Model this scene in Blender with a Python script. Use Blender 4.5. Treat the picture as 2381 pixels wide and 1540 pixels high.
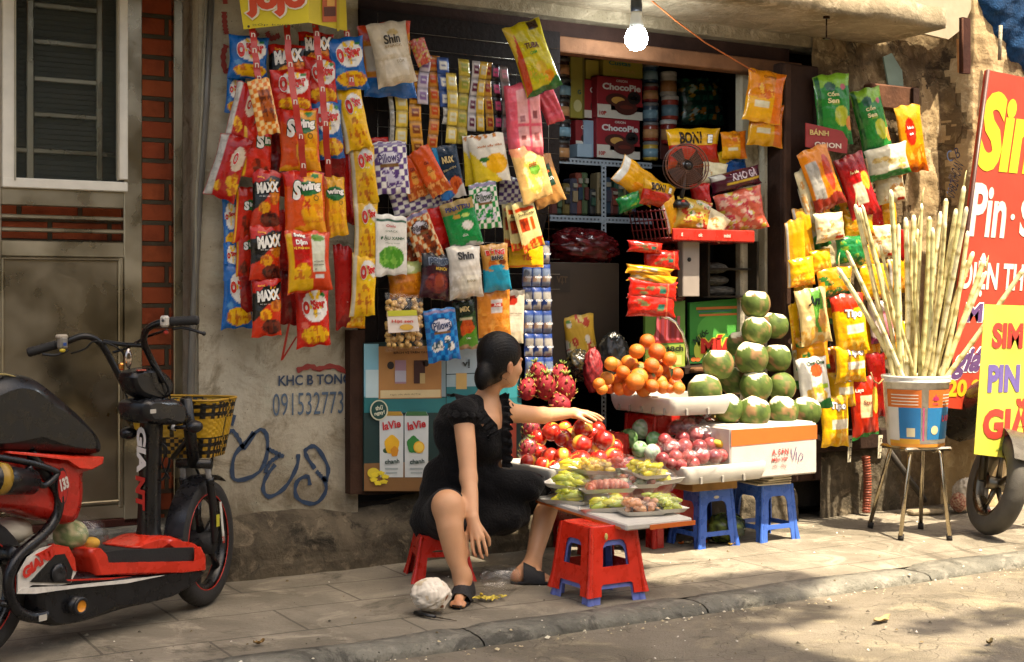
import bpy, math, random
import numpy as np
from mathutils import Vector, Matrix
from math import sin, cos, pi, radians as R
random.seed(7); RNG=np.random.RandomState(3)
for o in list(bpy.data.objects): bpy.data.objects.remove(o)
sc=bpy.context.scene; COL=sc.collection
# ---------------------------------------------------------------- camera (level, looking obliquely along the shop front)
FP=3305.0; CXP=1190.0; HYP=695.0; H=1.3                     # focal length, centre and horizon in reference pixels; eye height
TH=R(31.3); D0=7.42
FW=np.array([sin(TH),cos(TH),0.]); RT=np.array([cos(TH),-sin(TH),0.]); UP=np.array([0,0,1.])
CAM=np.array([-D0*sin(TH),-D0*cos(TH),H])
cam=bpy.data.objects.new('camera',bpy.data.cameras.new('camera')); COL.objects.link(cam); sc.camera=cam
cam.data.lens=36*FP/2380; cam.data.sensor_width=36; cam.data.shift_y=-(770-HYP)/2380; cam.data.clip_end=500
cam.location=CAM; cam.rotation_euler=(R(90),0,-TH)
# ---------------------------------------------------------------- daylight
SUN_EL=66; SUN_AZ=(-0.30,-1.0)        # direction towards the sun in plan: from the street, a little to the right is +X
SUN_AZ=(0.30,-1.0)
w=bpy.data.worlds.new('World'); sc.world=w; w.use_nodes=True
nt=w.node_tree; sky=nt.nodes.new('ShaderNodeTexSky'); sky.sky_type='NISHITA'; sky.sun_disc=False
az=math.atan2(SUN_AZ[0],SUN_AZ[1])
sky.sun_elevation=R(SUN_EL); sky.sun_rotation=az; sky.dust_density=6; sky.air_density=1.0; sky.ozone_density=.4
bgn=nt.nodes['Background']; vm=nt.nodes.new('ShaderNodeVectorMath'); vm.operation='MULTIPLY'; vm.inputs[1].default_value=(1.03,.985,.9); nt.links.new(sky.outputs[0],vm.inputs[0]); nt.links.new(vm.outputs[0],bgn.inputs[0]); bgn.inputs[1].default_value=0.115
sl=bpy.data.lights.new('sun','SUN'); so=bpy.data.objects.new('sun',sl); COL.objects.link(so)
sl.energy=5.0; sl.angle=R(0.6); sl.color=(1,.86,.66)
sd=Vector((SUN_AZ[0],SUN_AZ[1],0)).normalized()*cos(R(SUN_EL))+Vector((0,0,sin(R(SUN_EL))))
so.rotation_euler=sd.to_track_quat('Z','Y').to_euler()
sc.view_settings.view_transform='Standard'; sc.view_settings.look='None'; sc.view_settings.exposure=1.52; sc.view_settings.gamma=1
sc.render.engine='CYCLES'
cy=sc.cycles; cy.use_adaptive_sampling=True; cy.adaptive_threshold=.025; cy.max_bounces=7; cy.diffuse_bounces=3; cy.glossy_bounces=3; cy.transmission_bounces=3; cy.transparent_max_bounces=12; cy.sample_clamp_indirect=6; cy.time_limit=1000; cy.use_denoising=True
# ---------------------------------------------------------------- from a place in the picture to a point on a real plane
def ray(px,py): return FW+RT*((px-CXP)/FP)+UP*((HYP-py)/FP)
def Wp(px,py,d=0.):                   # on a vertical plane parallel to the wall, d metres in front of it
    r=ray(px,py); t=(-d-CAM[1])/r[1]; return CAM+r*t
def G(px,py,z=0.):                    # on a level plane
    r=ray(px,py); t=(z-CAM[2])/r[2]; return CAM+r*t
def Vd(px,py,dep): return CAM+ray(px,py)*dep
def depth(p): return float(np.dot(np.asarray(p)-CAM,FW))
# ---------------------------------------------------------------- colours
def lin(c):
    if isinstance(c,str): c=[int(c[i:i+2],16)/255 for i in (0,2,4)]
    elif max(c)>1.001: c=[x/255 for x in c]
    else: return np.array(c,float)
    return np.array([x/12.92 if x<=.04045 else ((x+.055)/1.055)**2.4 for x in c])
def vnoise(x,y,z,s=0):
    v=0; a=1; t=0
    for k in range(3):
        f=2.1**k
        v=v+a*(np.sin(x*f*3.1+y*f*1.7+s*1.3+k)+np.sin(y*f*2.9-z*f*2.3+s*2.1+k*2)+np.sin(z*f*3.3+x*f*-1.9+s*.7+k*3)); t+=3*a; a*=.55
    return v/t
# ---------------------------------------------------------------- materials
MATS={}
def vmat(name,rough=.6,metal=0.,bump=0.,bscale=60,var=.12,vscale=14,coat=0.,trans=0.,alpha=1.,sheen=0.,sss=0.,spec=.5,rvar=0.):
    """procedural material whose base colour is the print/paint colour carried by the mesh, broken up by noise"""
    if name in MATS: return MATS[name]
    m=bpy.data.materials.new(name); m.use_nodes=True; n=m.node_tree.nodes; l=m.node_tree.links; b=n['Principled BSDF']
    at=n.new('ShaderNodeAttribute'); at.attribute_name='Col'
    tc=n.new('ShaderNodeTexCoord')
    no=n.new('ShaderNodeTexNoise'); no.inputs['Scale'].default_value=vscale; no.inputs['Detail'].default_value=5; l.new(tc.outputs['Object'],no.inputs['Vector'])
    mr=n.new('ShaderNodeMapRange'); mr.inputs['From Min'].default_value=.3; mr.inputs['From Max'].default_value=.7
    mr.inputs['To Min'].default_value=1-var; mr.inputs['To Max'].default_value=1+var; l.new(no.outputs[0],mr.inputs['Value'])
    mx=n.new('ShaderNodeVectorMath'); mx.operation='SCALE'; l.new(at.outputs['Color'],mx.inputs[0]); l.new(mr.outputs[0],mx.inputs['Scale'])
    l.new(mx.outputs[0],b.inputs['Base Color'])
    b.inputs['Roughness'].default_value=rough; b.inputs['Metallic'].default_value=metal
    if rvar:
        m2=n.new('ShaderNodeMapRange'); m2.inputs['From Min'].default_value=.3; m2.inputs['From Max'].default_value=.7
        m2.inputs['To Min'].default_value=max(.02,rough-rvar); m2.inputs['To Max'].default_value=min(1,rough+rvar); l.new(no.outputs[0],m2.inputs['Value']); l.new(m2.outputs[0],b.inputs['Roughness'])
    b.inputs['Coat Weight'].default_value=coat; b.inputs['Coat Roughness'].default_value=.12
    b.inputs['Transmission Weight'].default_value=trans; b.inputs['Alpha'].default_value=alpha
    b.inputs['Sheen Weight'].default_value=sheen; b.inputs['Specular IOR Level'].default_value=spec
    if sss: b.inputs['Subsurface Weight'].default_value=sss; b.inputs['Subsurface Radius'].default_value=(1,.35,.2); b.inputs['Subsurface Scale'].default_value=.01
    if bump:
        n2=n.new('ShaderNodeTexNoise'); n2.inputs['Scale'].default_value=bscale; n2.inputs['Detail'].default_value=4; l.new(tc.outputs['Object'],n2.inputs['Vector'])
        bp=n.new('ShaderNodeBump'); bp.inputs['Strength'].default_value=bump; bp.inputs['Distance'].default_value=.01; l.new(n2.outputs[0],bp.inputs['Height']); l.new(bp.outputs[0],b.inputs['Normal'])
    MATS[name]=m; return m
vmat('foil_print',rough=.25,bump=.4,bscale=20,var=.12,rvar=.1,spec=.45)
vmat('matte_print',rough=.55,bump=.12,bscale=30,var=.07)
vmat('sign_print',rough=.5,bump=.25,bscale=7,var=.16,vscale=2.2,rvar=.12)
vmat('card_print',rough=.6,bump=.03,bscale=80,var=.05)
vmat('plastic',rough=.38,bump=.05,bscale=90,var=.08)
vmat('gloss_plastic',rough=.3,bump=.04,bscale=60,var=.14,vscale=20,coat=.08,rvar=.12,spec=.38)
vmat('rubber',rough=.75,bump=.2,bscale=120,var=.2)
vmat('foam',rough=.85,bump=.15,bscale=220,var=.06)
vmat('fruit_gloss',rough=.22,bump=.03,bscale=90,var=.14,vscale=30,coat=.5,sss=.05)
vmat('fruit_matte',rough=.62,spec=.3,bump=.25,bscale=220,var=.22,vscale=26)
vmat('peel',rough=.42,bump=.35,bscale=420,var=.1,vscale=30)
vmat('skin',rough=.5,bump=.08,bscale=200,var=.05,sss=.12)
vmat('cloth',rough=.9,bump=.6,bscale=90,var=.3,vscale=30,sheen=.05,spec=.2)
vmat('hair',rough=.5,bump=.3,bscale=160,var=.3,vscale=60,spec=.22)
vmat('wood',spec=.2,rough=.8,bump=.4,bscale=40,var=.3,vscale=9)
vmat('chrome',rough=.16,metal=1.,bump=.02,var=.2,vscale=6,rvar=.1)
vmat('steel',rough=.3,metal=1.,bump=.04,bscale=20,var=.25,vscale=4,rvar=.14)
def film_mat():
    m=bpy.data.materials.new('clear_film'); m.use_nodes=True; n=m.node_tree.nodes; l=m.node_tree.links; n.remove(n['Principled BSDF'])
    t=n.new('ShaderNodeBsdfTransparent'); g=n.new('ShaderNodeBsdfGlossy'); g.inputs['Roughness'].default_value=.12; g.inputs['Color'].default_value=(.9,.9,.9,1)
    lw=n.new('ShaderNodeLayerWeight'); lw.inputs[0].default_value=.35; mr=n.new('ShaderNodeMapRange'); mr.inputs[3].default_value=.03; mr.inputs[4].default_value=.26; l.new(lw.outputs['Facing'],mr.inputs[0])
    tc=n.new('ShaderNodeTexCoord'); no=n.new('ShaderNodeTexNoise'); no.inputs['Scale'].default_value=32; no.inputs['Detail'].default_value=5; l.new(tc.outputs['Object'],no.inputs[0]); bp=n.new('ShaderNodeBump'); bp.inputs['Strength'].default_value=1.; bp.inputs['Distance'].default_value=.012; l.new(no.outputs[0],bp.inputs['Height']); l.new(bp.outputs[0],g.inputs['Normal'])
    mx=n.new('ShaderNodeMixShader'); l.new(mr.outputs[0],mx.inputs[0]); l.new(t.outputs[0],mx.inputs[1]); l.new(g.outputs[0],mx.inputs[2]); l.new(mx.outputs[0],n['Material Output'].inputs[0]); MATS['clear_film']=m
film_mat()
vmat('cane',rough=.55,bump=.2,bscale=60,var=.18,vscale=18)
vmat('paper',rough=.8,bump=.2,bscale=50,var=.1)
vmat('leafmat',rough=.6,var=.3,vscale=3)
vmat('dirty',rough=.9,bump=.6,bscale=26,var=.35,vscale=8)
def glass_mat():
    m=bpy.data.materials.new('window_glass'); m.use_nodes=True; b=m.node_tree.nodes['Principled BSDF']
    b.inputs['Base Color'].default_value=(.05,.06,.05,1); b.inputs['Roughness'].default_value=.08; b.inputs['Alpha'].default_value=.22; MATS['window_glass']=m
glass_mat()
# ---------------------------------------------------------------- text as small flat meshes
TXT={}
def text2d(s,bold=0.,shear=0.,spacing=1.):
    k=(s,bold,shear,spacing)
    if k in TXT: return TXT[k]
    c=bpy.data.curves.new('t','FONT'); c.body=s; c.size=1; c.offset=bold; c.shear=shear; c.space_character=spacing
    c.resolution_u=3; c.align_x='LEFT'
    o=bpy.data.objects.new('t',c); COL.objects.link(o); bpy.context.view_layer.update()
    me=bpy.data.meshes.new_from_object(o.evaluated_get(bpy.context.evaluated_depsgraph_get()))
    n=len(me.vertices); v=np.empty(n*3); me.vertices.foreach_get('co',v); v=v.reshape(-1,3)[:,:2]
    f=[tuple(p.vertices) for p in me.polygons]
    if n:
        lo=v.min(0); hi=v.max(0)
        v=(v-(lo+hi)/2); h=hi[1]-lo[1]; w=hi[0]-lo[0]
    else: h=w=1
    bpy.data.objects.remove(o); bpy.data.curves.remove(c); bpy.data.meshes.remove(me)
    TXT[k]=(v,f,w,h); return TXT[k]
# ---------------------------------------------------------------- mesh builder
def basis(z):
    z=np.asarray(z,float); z=z/np.linalg.norm(z); a=np.array([0,0,1.]) if abs(z[2])<.9 else np.array([1.,0,0])
    x=np.cross(a,z); x/=np.linalg.norm(x); return x,np.cross(z,x),z
def T(loc=(0,0,0),rz=0,rx=0,ry=0,s=1):
    return np.array(Matrix.Translation(Vector(loc))@Matrix.Rotation(rz,4,'Z')@Matrix.Rotation(rx,4,'X')@Matrix.Rotation(ry,4,'Y')@Matrix.Scale(s,4))
def fix(ax): return np.array(ax,float)
class MB:
    def __init__(s): s.v=[];s.f=[];s.c=[];s.m=[];s.n=0;s.M=None;s.sm=[]
    def add(s,v,f,c='808080',m=0,smooth=True):
        v=np.asarray(v,float).reshape(-1,3)
        if s.M is not None: v=v@s.M[:3,:3].T+s.M[:3,3]
        s.v.append(v); n=s.n
        s.f+= [tuple(int(i)+n for i in q) for q in f]; s.m+=[m]*len(f); s.sm+=[smooth]*len(f)
        c=lin(c) if (isinstance(c,(str,tuple,list))) else np.asarray(c,float)
        s.c.append(np.tile(c,(len(v),1)) if c.ndim==1 else c); s.n+=len(v); return s
    def box(s,c,sz,col='808080',m=0,rz=0,rx=0,ry=0,bev=0.,taper=1.):
        hx,hy,hz=[q/2 for q in sz]; b=min(bev,hx*.9,hy*.9,hz*.9)
        Mx=T(c,rz,rx,ry)
        if b<=0:
            v=[(x*hx*(taper if z<0 else 1),y*hy*(taper if z<0 else 1),z*hz) for z in(-1,1) for y in(-1,1) for x in(-1,1)]
            f=[(0,2,3,1),(4,5,7,6),(0,1,5,4),(2,6,7,3),(0,4,6,2),(1,3,7,5)]
        else:
            v=[];f=[]
            for ax in range(3):
                for sg in(-1,1):
                    for (a,bb) in((-1,-1),(1,-1),(1,1),(-1,1)):
                        p=[0,0,0];h=[hx,hy,hz];p[ax]=sg*h[ax];o=[i for i in range(3) if i!=ax]
                        p[o[0]]=a*(h[o[0]]-b);p[o[1]]=bb*(h[o[1]]-b)
                        t=taper if p[2]<0 else 1
                        v.append((p[0]*t,p[1]*t,p[2]))
            idx={}
            def vi(ax,sg,a,bb): return (ax*2+(sg>0))*4+{(-1,-1):0,(1,-1):1,(1,1):2,(-1,1):3}[(a,bb)]
            for ax in range(3):
                for sg in(-1,1):
                    q=[vi(ax,sg,-1,-1),vi(ax,sg,1,-1),vi(ax,sg,1,1),vi(ax,sg,-1,1)]
                    fl=(sg>0)^(ax==1)
                    f.append(tuple(q if fl else q[::-1]))
            def at(ax,sx): # vertex of face ax at corner sx
                o=[i for i in range(3) if i!=ax]; return vi(ax,sx[ax],sx[o[0]],sx[o[1]])
            for ax in range(3):
                o=[i for i in range(3) if i!=ax]
                for a in(-1,1):
                    for bb in(-1,1):
                        s0=[0,0,0];s0[o[0]]=a;s0[o[1]]=bb;s1=list(s0);s0[ax]=-1;s1[ax]=1
                        q=[at(o[0],s0),at(o[0],s1),at(o[1],s1),at(o[1],s0)]
                        if (a*bb>0)^(ax==1): q=q[::-1]
                        f.append(tuple(q[::-1]))
            for a in(-1,1):
                for bb in(-1,1):
                    for cc in(-1,1):
                        q=[at(0,(a,bb,cc)),at(1,(a,bb,cc)),at(2,(a,bb,cc))]
                        f.append(tuple(q if a*bb*cc>0 else q[::-1]))
        v=np.array(v)@Mx[:3,:3].T+Mx[:3,3]
        return s.add(v,f,col,m,smooth=False)
    def tube(s,pts,r,col='808080',m=0,seg=8,cap=True,cols=None,flat=1.,ref=None):
        pts=np.array(pts,float); n=len(pts); r=np.broadcast_to(np.asarray(r,float),(n,))
        tg=np.gradient(pts,axis=0) if n>2 else np.array([pts[1]-pts[0]]*2)
        x,y,z=basis(tg[0]); V=[]
        if ref is not None: x=np.array(ref,float)
        C=[]
        for i in range(n):
            t=tg[i]/(np.linalg.norm(tg[i])+1e-12); x=x-t*np.dot(x,t); x/=np.linalg.norm(x)+1e-12; y=np.cross(t,x)
            for k in range(seg):
                a=2*pi*k/seg; V.append(pts[i]+r[i]*(x*cos(a)+y*sin(a)*flat))
                if cols is not None: C.append(lin(cols[i]))
        f=[(i*seg+k,i*seg+(k+1)%seg,(i+1)*seg+(k+1)%seg,(i+1)*seg+k) for i in range(n-1) for k in range(seg)]
        if cap: f+=[tuple(range(seg))[::-1],tuple((n-1)*seg+k for k in range(seg))]
        return s.add(V,f,np.array(C) if cols is not None else col,m)
    def lathe(s,prof,col='808080',m=0,seg=24,c=(0,0,0),axis=(0,0,1),colf=None,cols=None,arc=1.):
        x,y,z=basis(axis) if tuple(axis)!=(0,0,1) else (np.array([1.,0,0]),np.array([0,1.,0]),np.array([0,0,1.]))
        V=[];C=[]
        for i,(r,h) in enumerate(prof):
            for k in range(seg):
                a=2*pi*k/seg; V.append(np.array(c)+x*r*cos(a)+y*r*sin(a)+z*h)
                if cols is not None: C.append(lin(cols[i]))
        n=len(prof); f=[(i*seg+k,i*seg+(k+1)%seg,(i+1)*seg+(k+1)%seg,(i+1)*seg+k) for i in range(n-1) for k in range(seg)]
        if prof[0][0]>1e-5: f.append(tuple(range(seg))[::-1])
        if prof[-1][0]>1e-5: f.append(tuple((n-1)*seg+k for k in range(seg)))
        return s.add(V,f,np.array(C) if cols is not None else col,m)
    def sph(s,c,r,col='808080',m=0,seg=14,rings=9,colf=None,rz=0,rx=0,ry=0,dis=None):
        r=(r,r,r) if np.isscalar(r) else r; U=[];f=[]
        th=np.linspace(0,pi,rings+1)
        D=np.array([(sin(t)*cos(2*pi*k/seg),sin(t)*sin(2*pi*k/seg),cos(t)) for t in th for k in range(seg)])
        f=[(i*seg+k,(i+1)*seg+k,(i+1)*seg+(k+1)%seg,i*seg+(k+1)%seg) for i in range(rings) for k in range(seg)]
        V=D*(dis(D)[:,None] if dis else 1)*np.array(r)
        Mx=T(c,rz,rx,ry); V=V@Mx[:3,:3].T+Mx[:3,3]
        return s.add(V,f,colf(D) if colf else col,m)
    def grid(s,P,col='808080',m=0,flip=False):          # P: (nu,nv,3)
        nu,nv=P.shape[:2]
        f=[(i*nv+j,(i+1)*nv+j,(i+1)*nv+j+1,i*nv+j+1) for i in range(nu-1) for j in range(nv-1)]
        if flip: f=[q[::-1] for q in f]
        c=col.reshape(-1,3) if isinstance(col,np.ndarray) and col.ndim==3 else col
        return s.add(P.reshape(-1,3),f,c,m)
    def poly(s,pts,col='808080',m=0,th=None,n=None):     # flat polygon, th: thickness along -n
        pts=np.array(pts,float); k=len(pts)
        if th is None: return s.add(pts,[tuple(range(k))],col,m,False)
        if n is None: n=np.cross(pts[1]-pts[0],pts[2]-pts[1]); 
        n=np.array(n,float)/np.linalg.norm(n); V=np.vstack([pts,pts-n*th])
        f=[tuple(range(k)),tuple(range(2*k-1,k-1,-1))]+[(i,k+i,k+(i+1)%k,(i+1)%k) for i in range(k)]
        return s.add(V,f,col,m,False)
    def text(s,t,org,ex,ez,h,col,m=0,bold=0.,shear=0.,wid=None,rot=0.,outline=None,oc='ffffff',fn=None,lift=.002,spacing=1.):
        """text centred at org in the plane (ex,ez); h = cap height; fn maps plane coords to 3-D instead"""
        ex=np.array(ex,float);ez=np.array(ez,float);nn=np.cross(ex,ez)
        v0,f0,w0,h0=text2d(t,bold,shear,spacing)
        if not len(f0): return s
        S=h/h0; SX=(wid/w0) if wid else S
        for (b,c,lf) in (([(bold+outline,oc,lift*.6)] if outline else [])+[(bold,col,lift)]):
            v,f,_,_=text2d(t,b,shear,spacing)
            q=v*np.array([SX,S]); ca,sa=cos(rot),sin(rot); q=np.stack([q[:,0]*ca-q[:,1]*sa,q[:,0]*sa+q[:,1]*ca],1)
            if fn: P=fn(q,lf)
            else: P=np.array(org)+q[:,:1]*ex+q[:,1:]*ez+nn*lf
            s.add(P,f,c,m,False)
        return s
    def build(s,name,mats,parent=None,mat4=None,smooth=True):
        me=bpy.data.meshes.new(name); V=np.vstack(s.v); C=np.vstack(s.c)
        me.from_pydata(V.tolist(),[],s.f); 
        if isinstance(mats,(str,)): mats=[mats]
        for q in mats: me.materials.append(MATS[q])
        a=me.color_attributes.new('Col','FLOAT_COLOR','POINT'); a.data.foreach_set('color',np.hstack([C,np.ones((len(C),1))]).astype(np.float32).ravel())
        me.polygons.foreach_set('material_index',np.array(s.m,dtype=np.int32)); me.polygons.foreach_set('use_smooth',np.array([bool(q) and smooth for q in s.sm]))
        me.update(); o=bpy.data.objects.new(name,me); COL.objects.link(o)
        if mat4 is not None: o.matrix_world=Matrix(mat4.tolist() if isinstance(mat4,np.ndarray) else mat4)
        if parent is not None:
            o.parent=parent; 
            if mat4 is None: o.matrix_parent_inverse=PINV[parent.name]
        return o
PINV={}
def tag(o,label=None,cat=None,group=None,kind=None):
    if label: o['label']=label
    if cat: o['category']=cat
    if group: o['group']=group
    if kind: o['kind']=kind
    return o
def center(o):      # move a world-space mesh's origin to its base centre
    me=o.data; n=len(me.vertices); v=np.empty(n*3); me.vertices.foreach_get('co',v); v=v.reshape(-1,3)
    c=np.array([(v[:,0].min()+v[:,0].max())/2,(v[:,1].min()+v[:,1].max())/2,v[:,2].min()])
    me.vertices.foreach_set('co',(v-c).ravel()); me.update(); o.location=c; return o
def thing(name,label,cat,loc=(0,0,0),rz=0,group=None,kind=None):
    o=bpy.data.objects.new(name,None); o.empty_display_size=.1; COL.objects.link(o)
    o.location=Vector([float(q) for q in loc]); o.rotation_euler=(0,0,rz); tag(o,label,cat,group,kind)
    PINV[o.name]=(Matrix.Translation(o.location)@Matrix.Rotation(rz,4,'Z')).inverted(); return o
def single(mb,name,mats,label,cat,group=None,kind=None,smooth=True):
    return tag(center(mb.build(name,mats,smooth=smooth)),label,cat,group,kind)
def dup(root,mat4=None,loc=None,rz=None,label=None,group=None):
    r=root.copy(); COL.objects.link(r)
    if mat4 is not None: r.matrix_world=mat4
    if loc is not None: r.location=loc
    if rz is not None: r.rotation_euler=(r.rotation_euler[0],r.rotation_euler[1],rz)
    if label: r['label']=label
    if group: r['group']=group
    for ch in root.children:
        c=ch.copy(); COL.objects.link(c); c.parent=r
        for g in ch.children: d=g.copy(); COL.objects.link(d); d.parent=c
    return r
# ---------------------------------------------------------------- smooth solid modelling (signed distances -> surface nets)
class SDF:
    def __init__(s,lo,hi,h):
        s.lo=np.array(lo,float); s.h=h; s.n=np.ceil((np.array(hi)-s.lo)/h).astype(int)+1; s.F=np.full(s.n,.2,np.float32)
    def _reg(s,lo,hi,pad):
        a=np.clip(np.floor((lo-pad-s.lo)/s.h).astype(int),0,s.n-1); b=np.clip(np.ceil((hi+pad-s.lo)/s.h).astype(int)+1,1,s.n)
        ax=[s.lo[i]+s.h*np.arange(a[i],b[i]) for i in range(3)]
        return tuple(slice(a[i],b[i]) for i in range(3)),np.meshgrid(*ax,indexing='ij')
    def _mix(s,sl,d,k,sub=False):
        a=s.F[sl]
        if sub:
            d=-d; hh=np.clip(.5-.5*(a-d)/k,0,1); s.F[sl]=(a*(1-hh)+d*hh+k*hh*(1-hh)).astype(np.float32)
        else:
            hh=np.clip(.5+.5*(a-d)/k,0,1); s.F[sl]=(a*(1-hh)+d*hh-k*hh*(1-hh)).astype(np.float32)
    def cap(s,a,b,r1,r2=None,k=.02,sub=False):
        a=np.array(a,float);b=np.array(b,float); r2=r1 if r2 is None else r2; rm=max(r1,r2)
        sl,(X,Y,Z)=s._reg(np.minimum(a,b)-rm,np.maximum(a,b)+rm,k+.03)
        ba=b-a; L=ba@ba+1e-9; t=np.clip(((X-a[0])*ba[0]+(Y-a[1])*ba[1]+(Z-a[2])*ba[2])/L,0,1)
        d=np.sqrt((X-a[0]-ba[0]*t)**2+(Y-a[1]-ba[1]*t)**2+(Z-a[2]-ba[2]*t)**2)-(r1+(r2-r1)*t); s._mix(sl,d,k,sub); return s
    def chain(s,pts,rs,k=.02):
        P=np.array(pts,float); n=len(P); q=np.linspace(0,n-1,(n-1)*4+1); Q=[]
        for t in q:                                     # rounded path through the joints
            i=min(int(t),n-2); f=t-i; p0,p1,p2,p3=P[max(i-1,0)],P[i],P[i+1],P[min(i+2,n-1)]
            Q.append(p1+(p2-p1)*f if n<4 else .5*((2*p1)+(-p0+p2)*f+(2*p0-5*p1+4*p2-p3)*f*f+(-p0+3*p1-3*p2+p3)*f**3))
        P=np.array(Q); rs=np.interp(q,range(n),rs); rm=max(rs)
        sl,(X,Y,Z)=s._reg(P.min(0)-rm,P.max(0)+rm,k+.03); D_=None
        for a,b,r1,r2 in zip(P[:-1],P[1:],rs[:-1],rs[1:]):
            ba=b-a; L=ba@ba+1e-9; t=np.clip(((X-a[0])*ba[0]+(Y-a[1])*ba[1]+(Z-a[2])*ba[2])/L,0,1)
            d=np.sqrt((X-a[0]-ba[0]*t)**2+(Y-a[1]-ba[1]*t)**2+(Z-a[2]-ba[2]*t)**2)-(r1+(r2-r1)*t); D_=d if D_ is None else np.minimum(D_,d)
        s._mix(sl,D_,k); return s
    def ell(s,c,r,k=.02,ax=None,sub=False):
        c=np.array(c,float); r=np.array(r,float); rm=r.max(); A=np.eye(3) if ax is None else np.array(ax)
        sl,(X,Y,Z)=s._reg(c-rm,c+rm,k+.03); P=np.stack([X-c[0],Y-c[1],Z-c[2]],-1)@A.T/r
        q=np.linalg.norm(P,axis=-1); g=np.linalg.norm(P/r,axis=-1)+1e-9; s._mix(sl,q*(q-1)/g,k,sub); return s
    def mesh(s):
        F=s.F; n=F.shape; I=F<0
        c=sum(I[i:n[0]-1+i,j:n[1]-1+j,k:n[2]-1+k].astype(np.int8) for i in(0,1) for j in(0,1) for k in(0,1))
        act=(c>0)&(c<8); ids=-np.ones(act.shape,int); cells=np.argwhere(act); ids[act]=np.arange(len(cells))
        acc=np.zeros((len(cells),3)); cnt=np.zeros(len(cells))
        cs=[(i,j,k) for i in(0,1) for j in(0,1) for k in(0,1)]
        for a in cs:
            for ax in range(3):
                if a[ax]: continue
                b=list(a); b[ax]=1
                fa=F[cells[:,0]+a[0],cells[:,1]+a[1],cells[:,2]+a[2]]; fb=F[cells[:,0]+b[0],cells[:,1]+b[1],cells[:,2]+b[2]]
                m=(fa<0)!=(fb<0); t=np.where(m,fa/(fa-fb+1e-12*(fa==fb)),0); p=np.tile(np.array(a,float),(len(cells),1)); p[:,ax]=t
                acc[m]+=p[m]; cnt[m]+=1
        V=s.lo+s.h*(cells+acc/cnt[:,None]); Fc=[]
        for ax in range(3):
            o=[(ax+1)%3,(ax+2)%3]; sl0=[slice(None)]*3; sl1=[slice(None)]*3; sl0[ax]=slice(0,-1); sl1[ax]=slice(1,None)
            A=I[tuple(sl0)]; B=I[tuple(sl1)]; e=np.argwhere(A!=B)
            e=e[(e[:,o[0]]>0)&(e[:,o[1]]>0)&(e[:,o[0]]<n[o[0]]-1)&(e[:,o[1]]<n[o[1]]-1)]
            inside=A[e[:,0],e[:,1],e[:,2]]
            q=[]
            for (da,db) in((-1,-1),(0,-1),(0,0),(-1,0)):
                c2=e.copy(); c2[:,o[0]]+=da; c2[:,o[1]]+=db; q.append(ids[c2[:,0],c2[:,1],c2[:,2]])
            q=np.stack(q,1); q[~inside]=q[~inside][:,::-1]; Fc.append(q)
        Fc=np.vstack(Fc); return V,Fc[(Fc>=0).all(1)]
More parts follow.
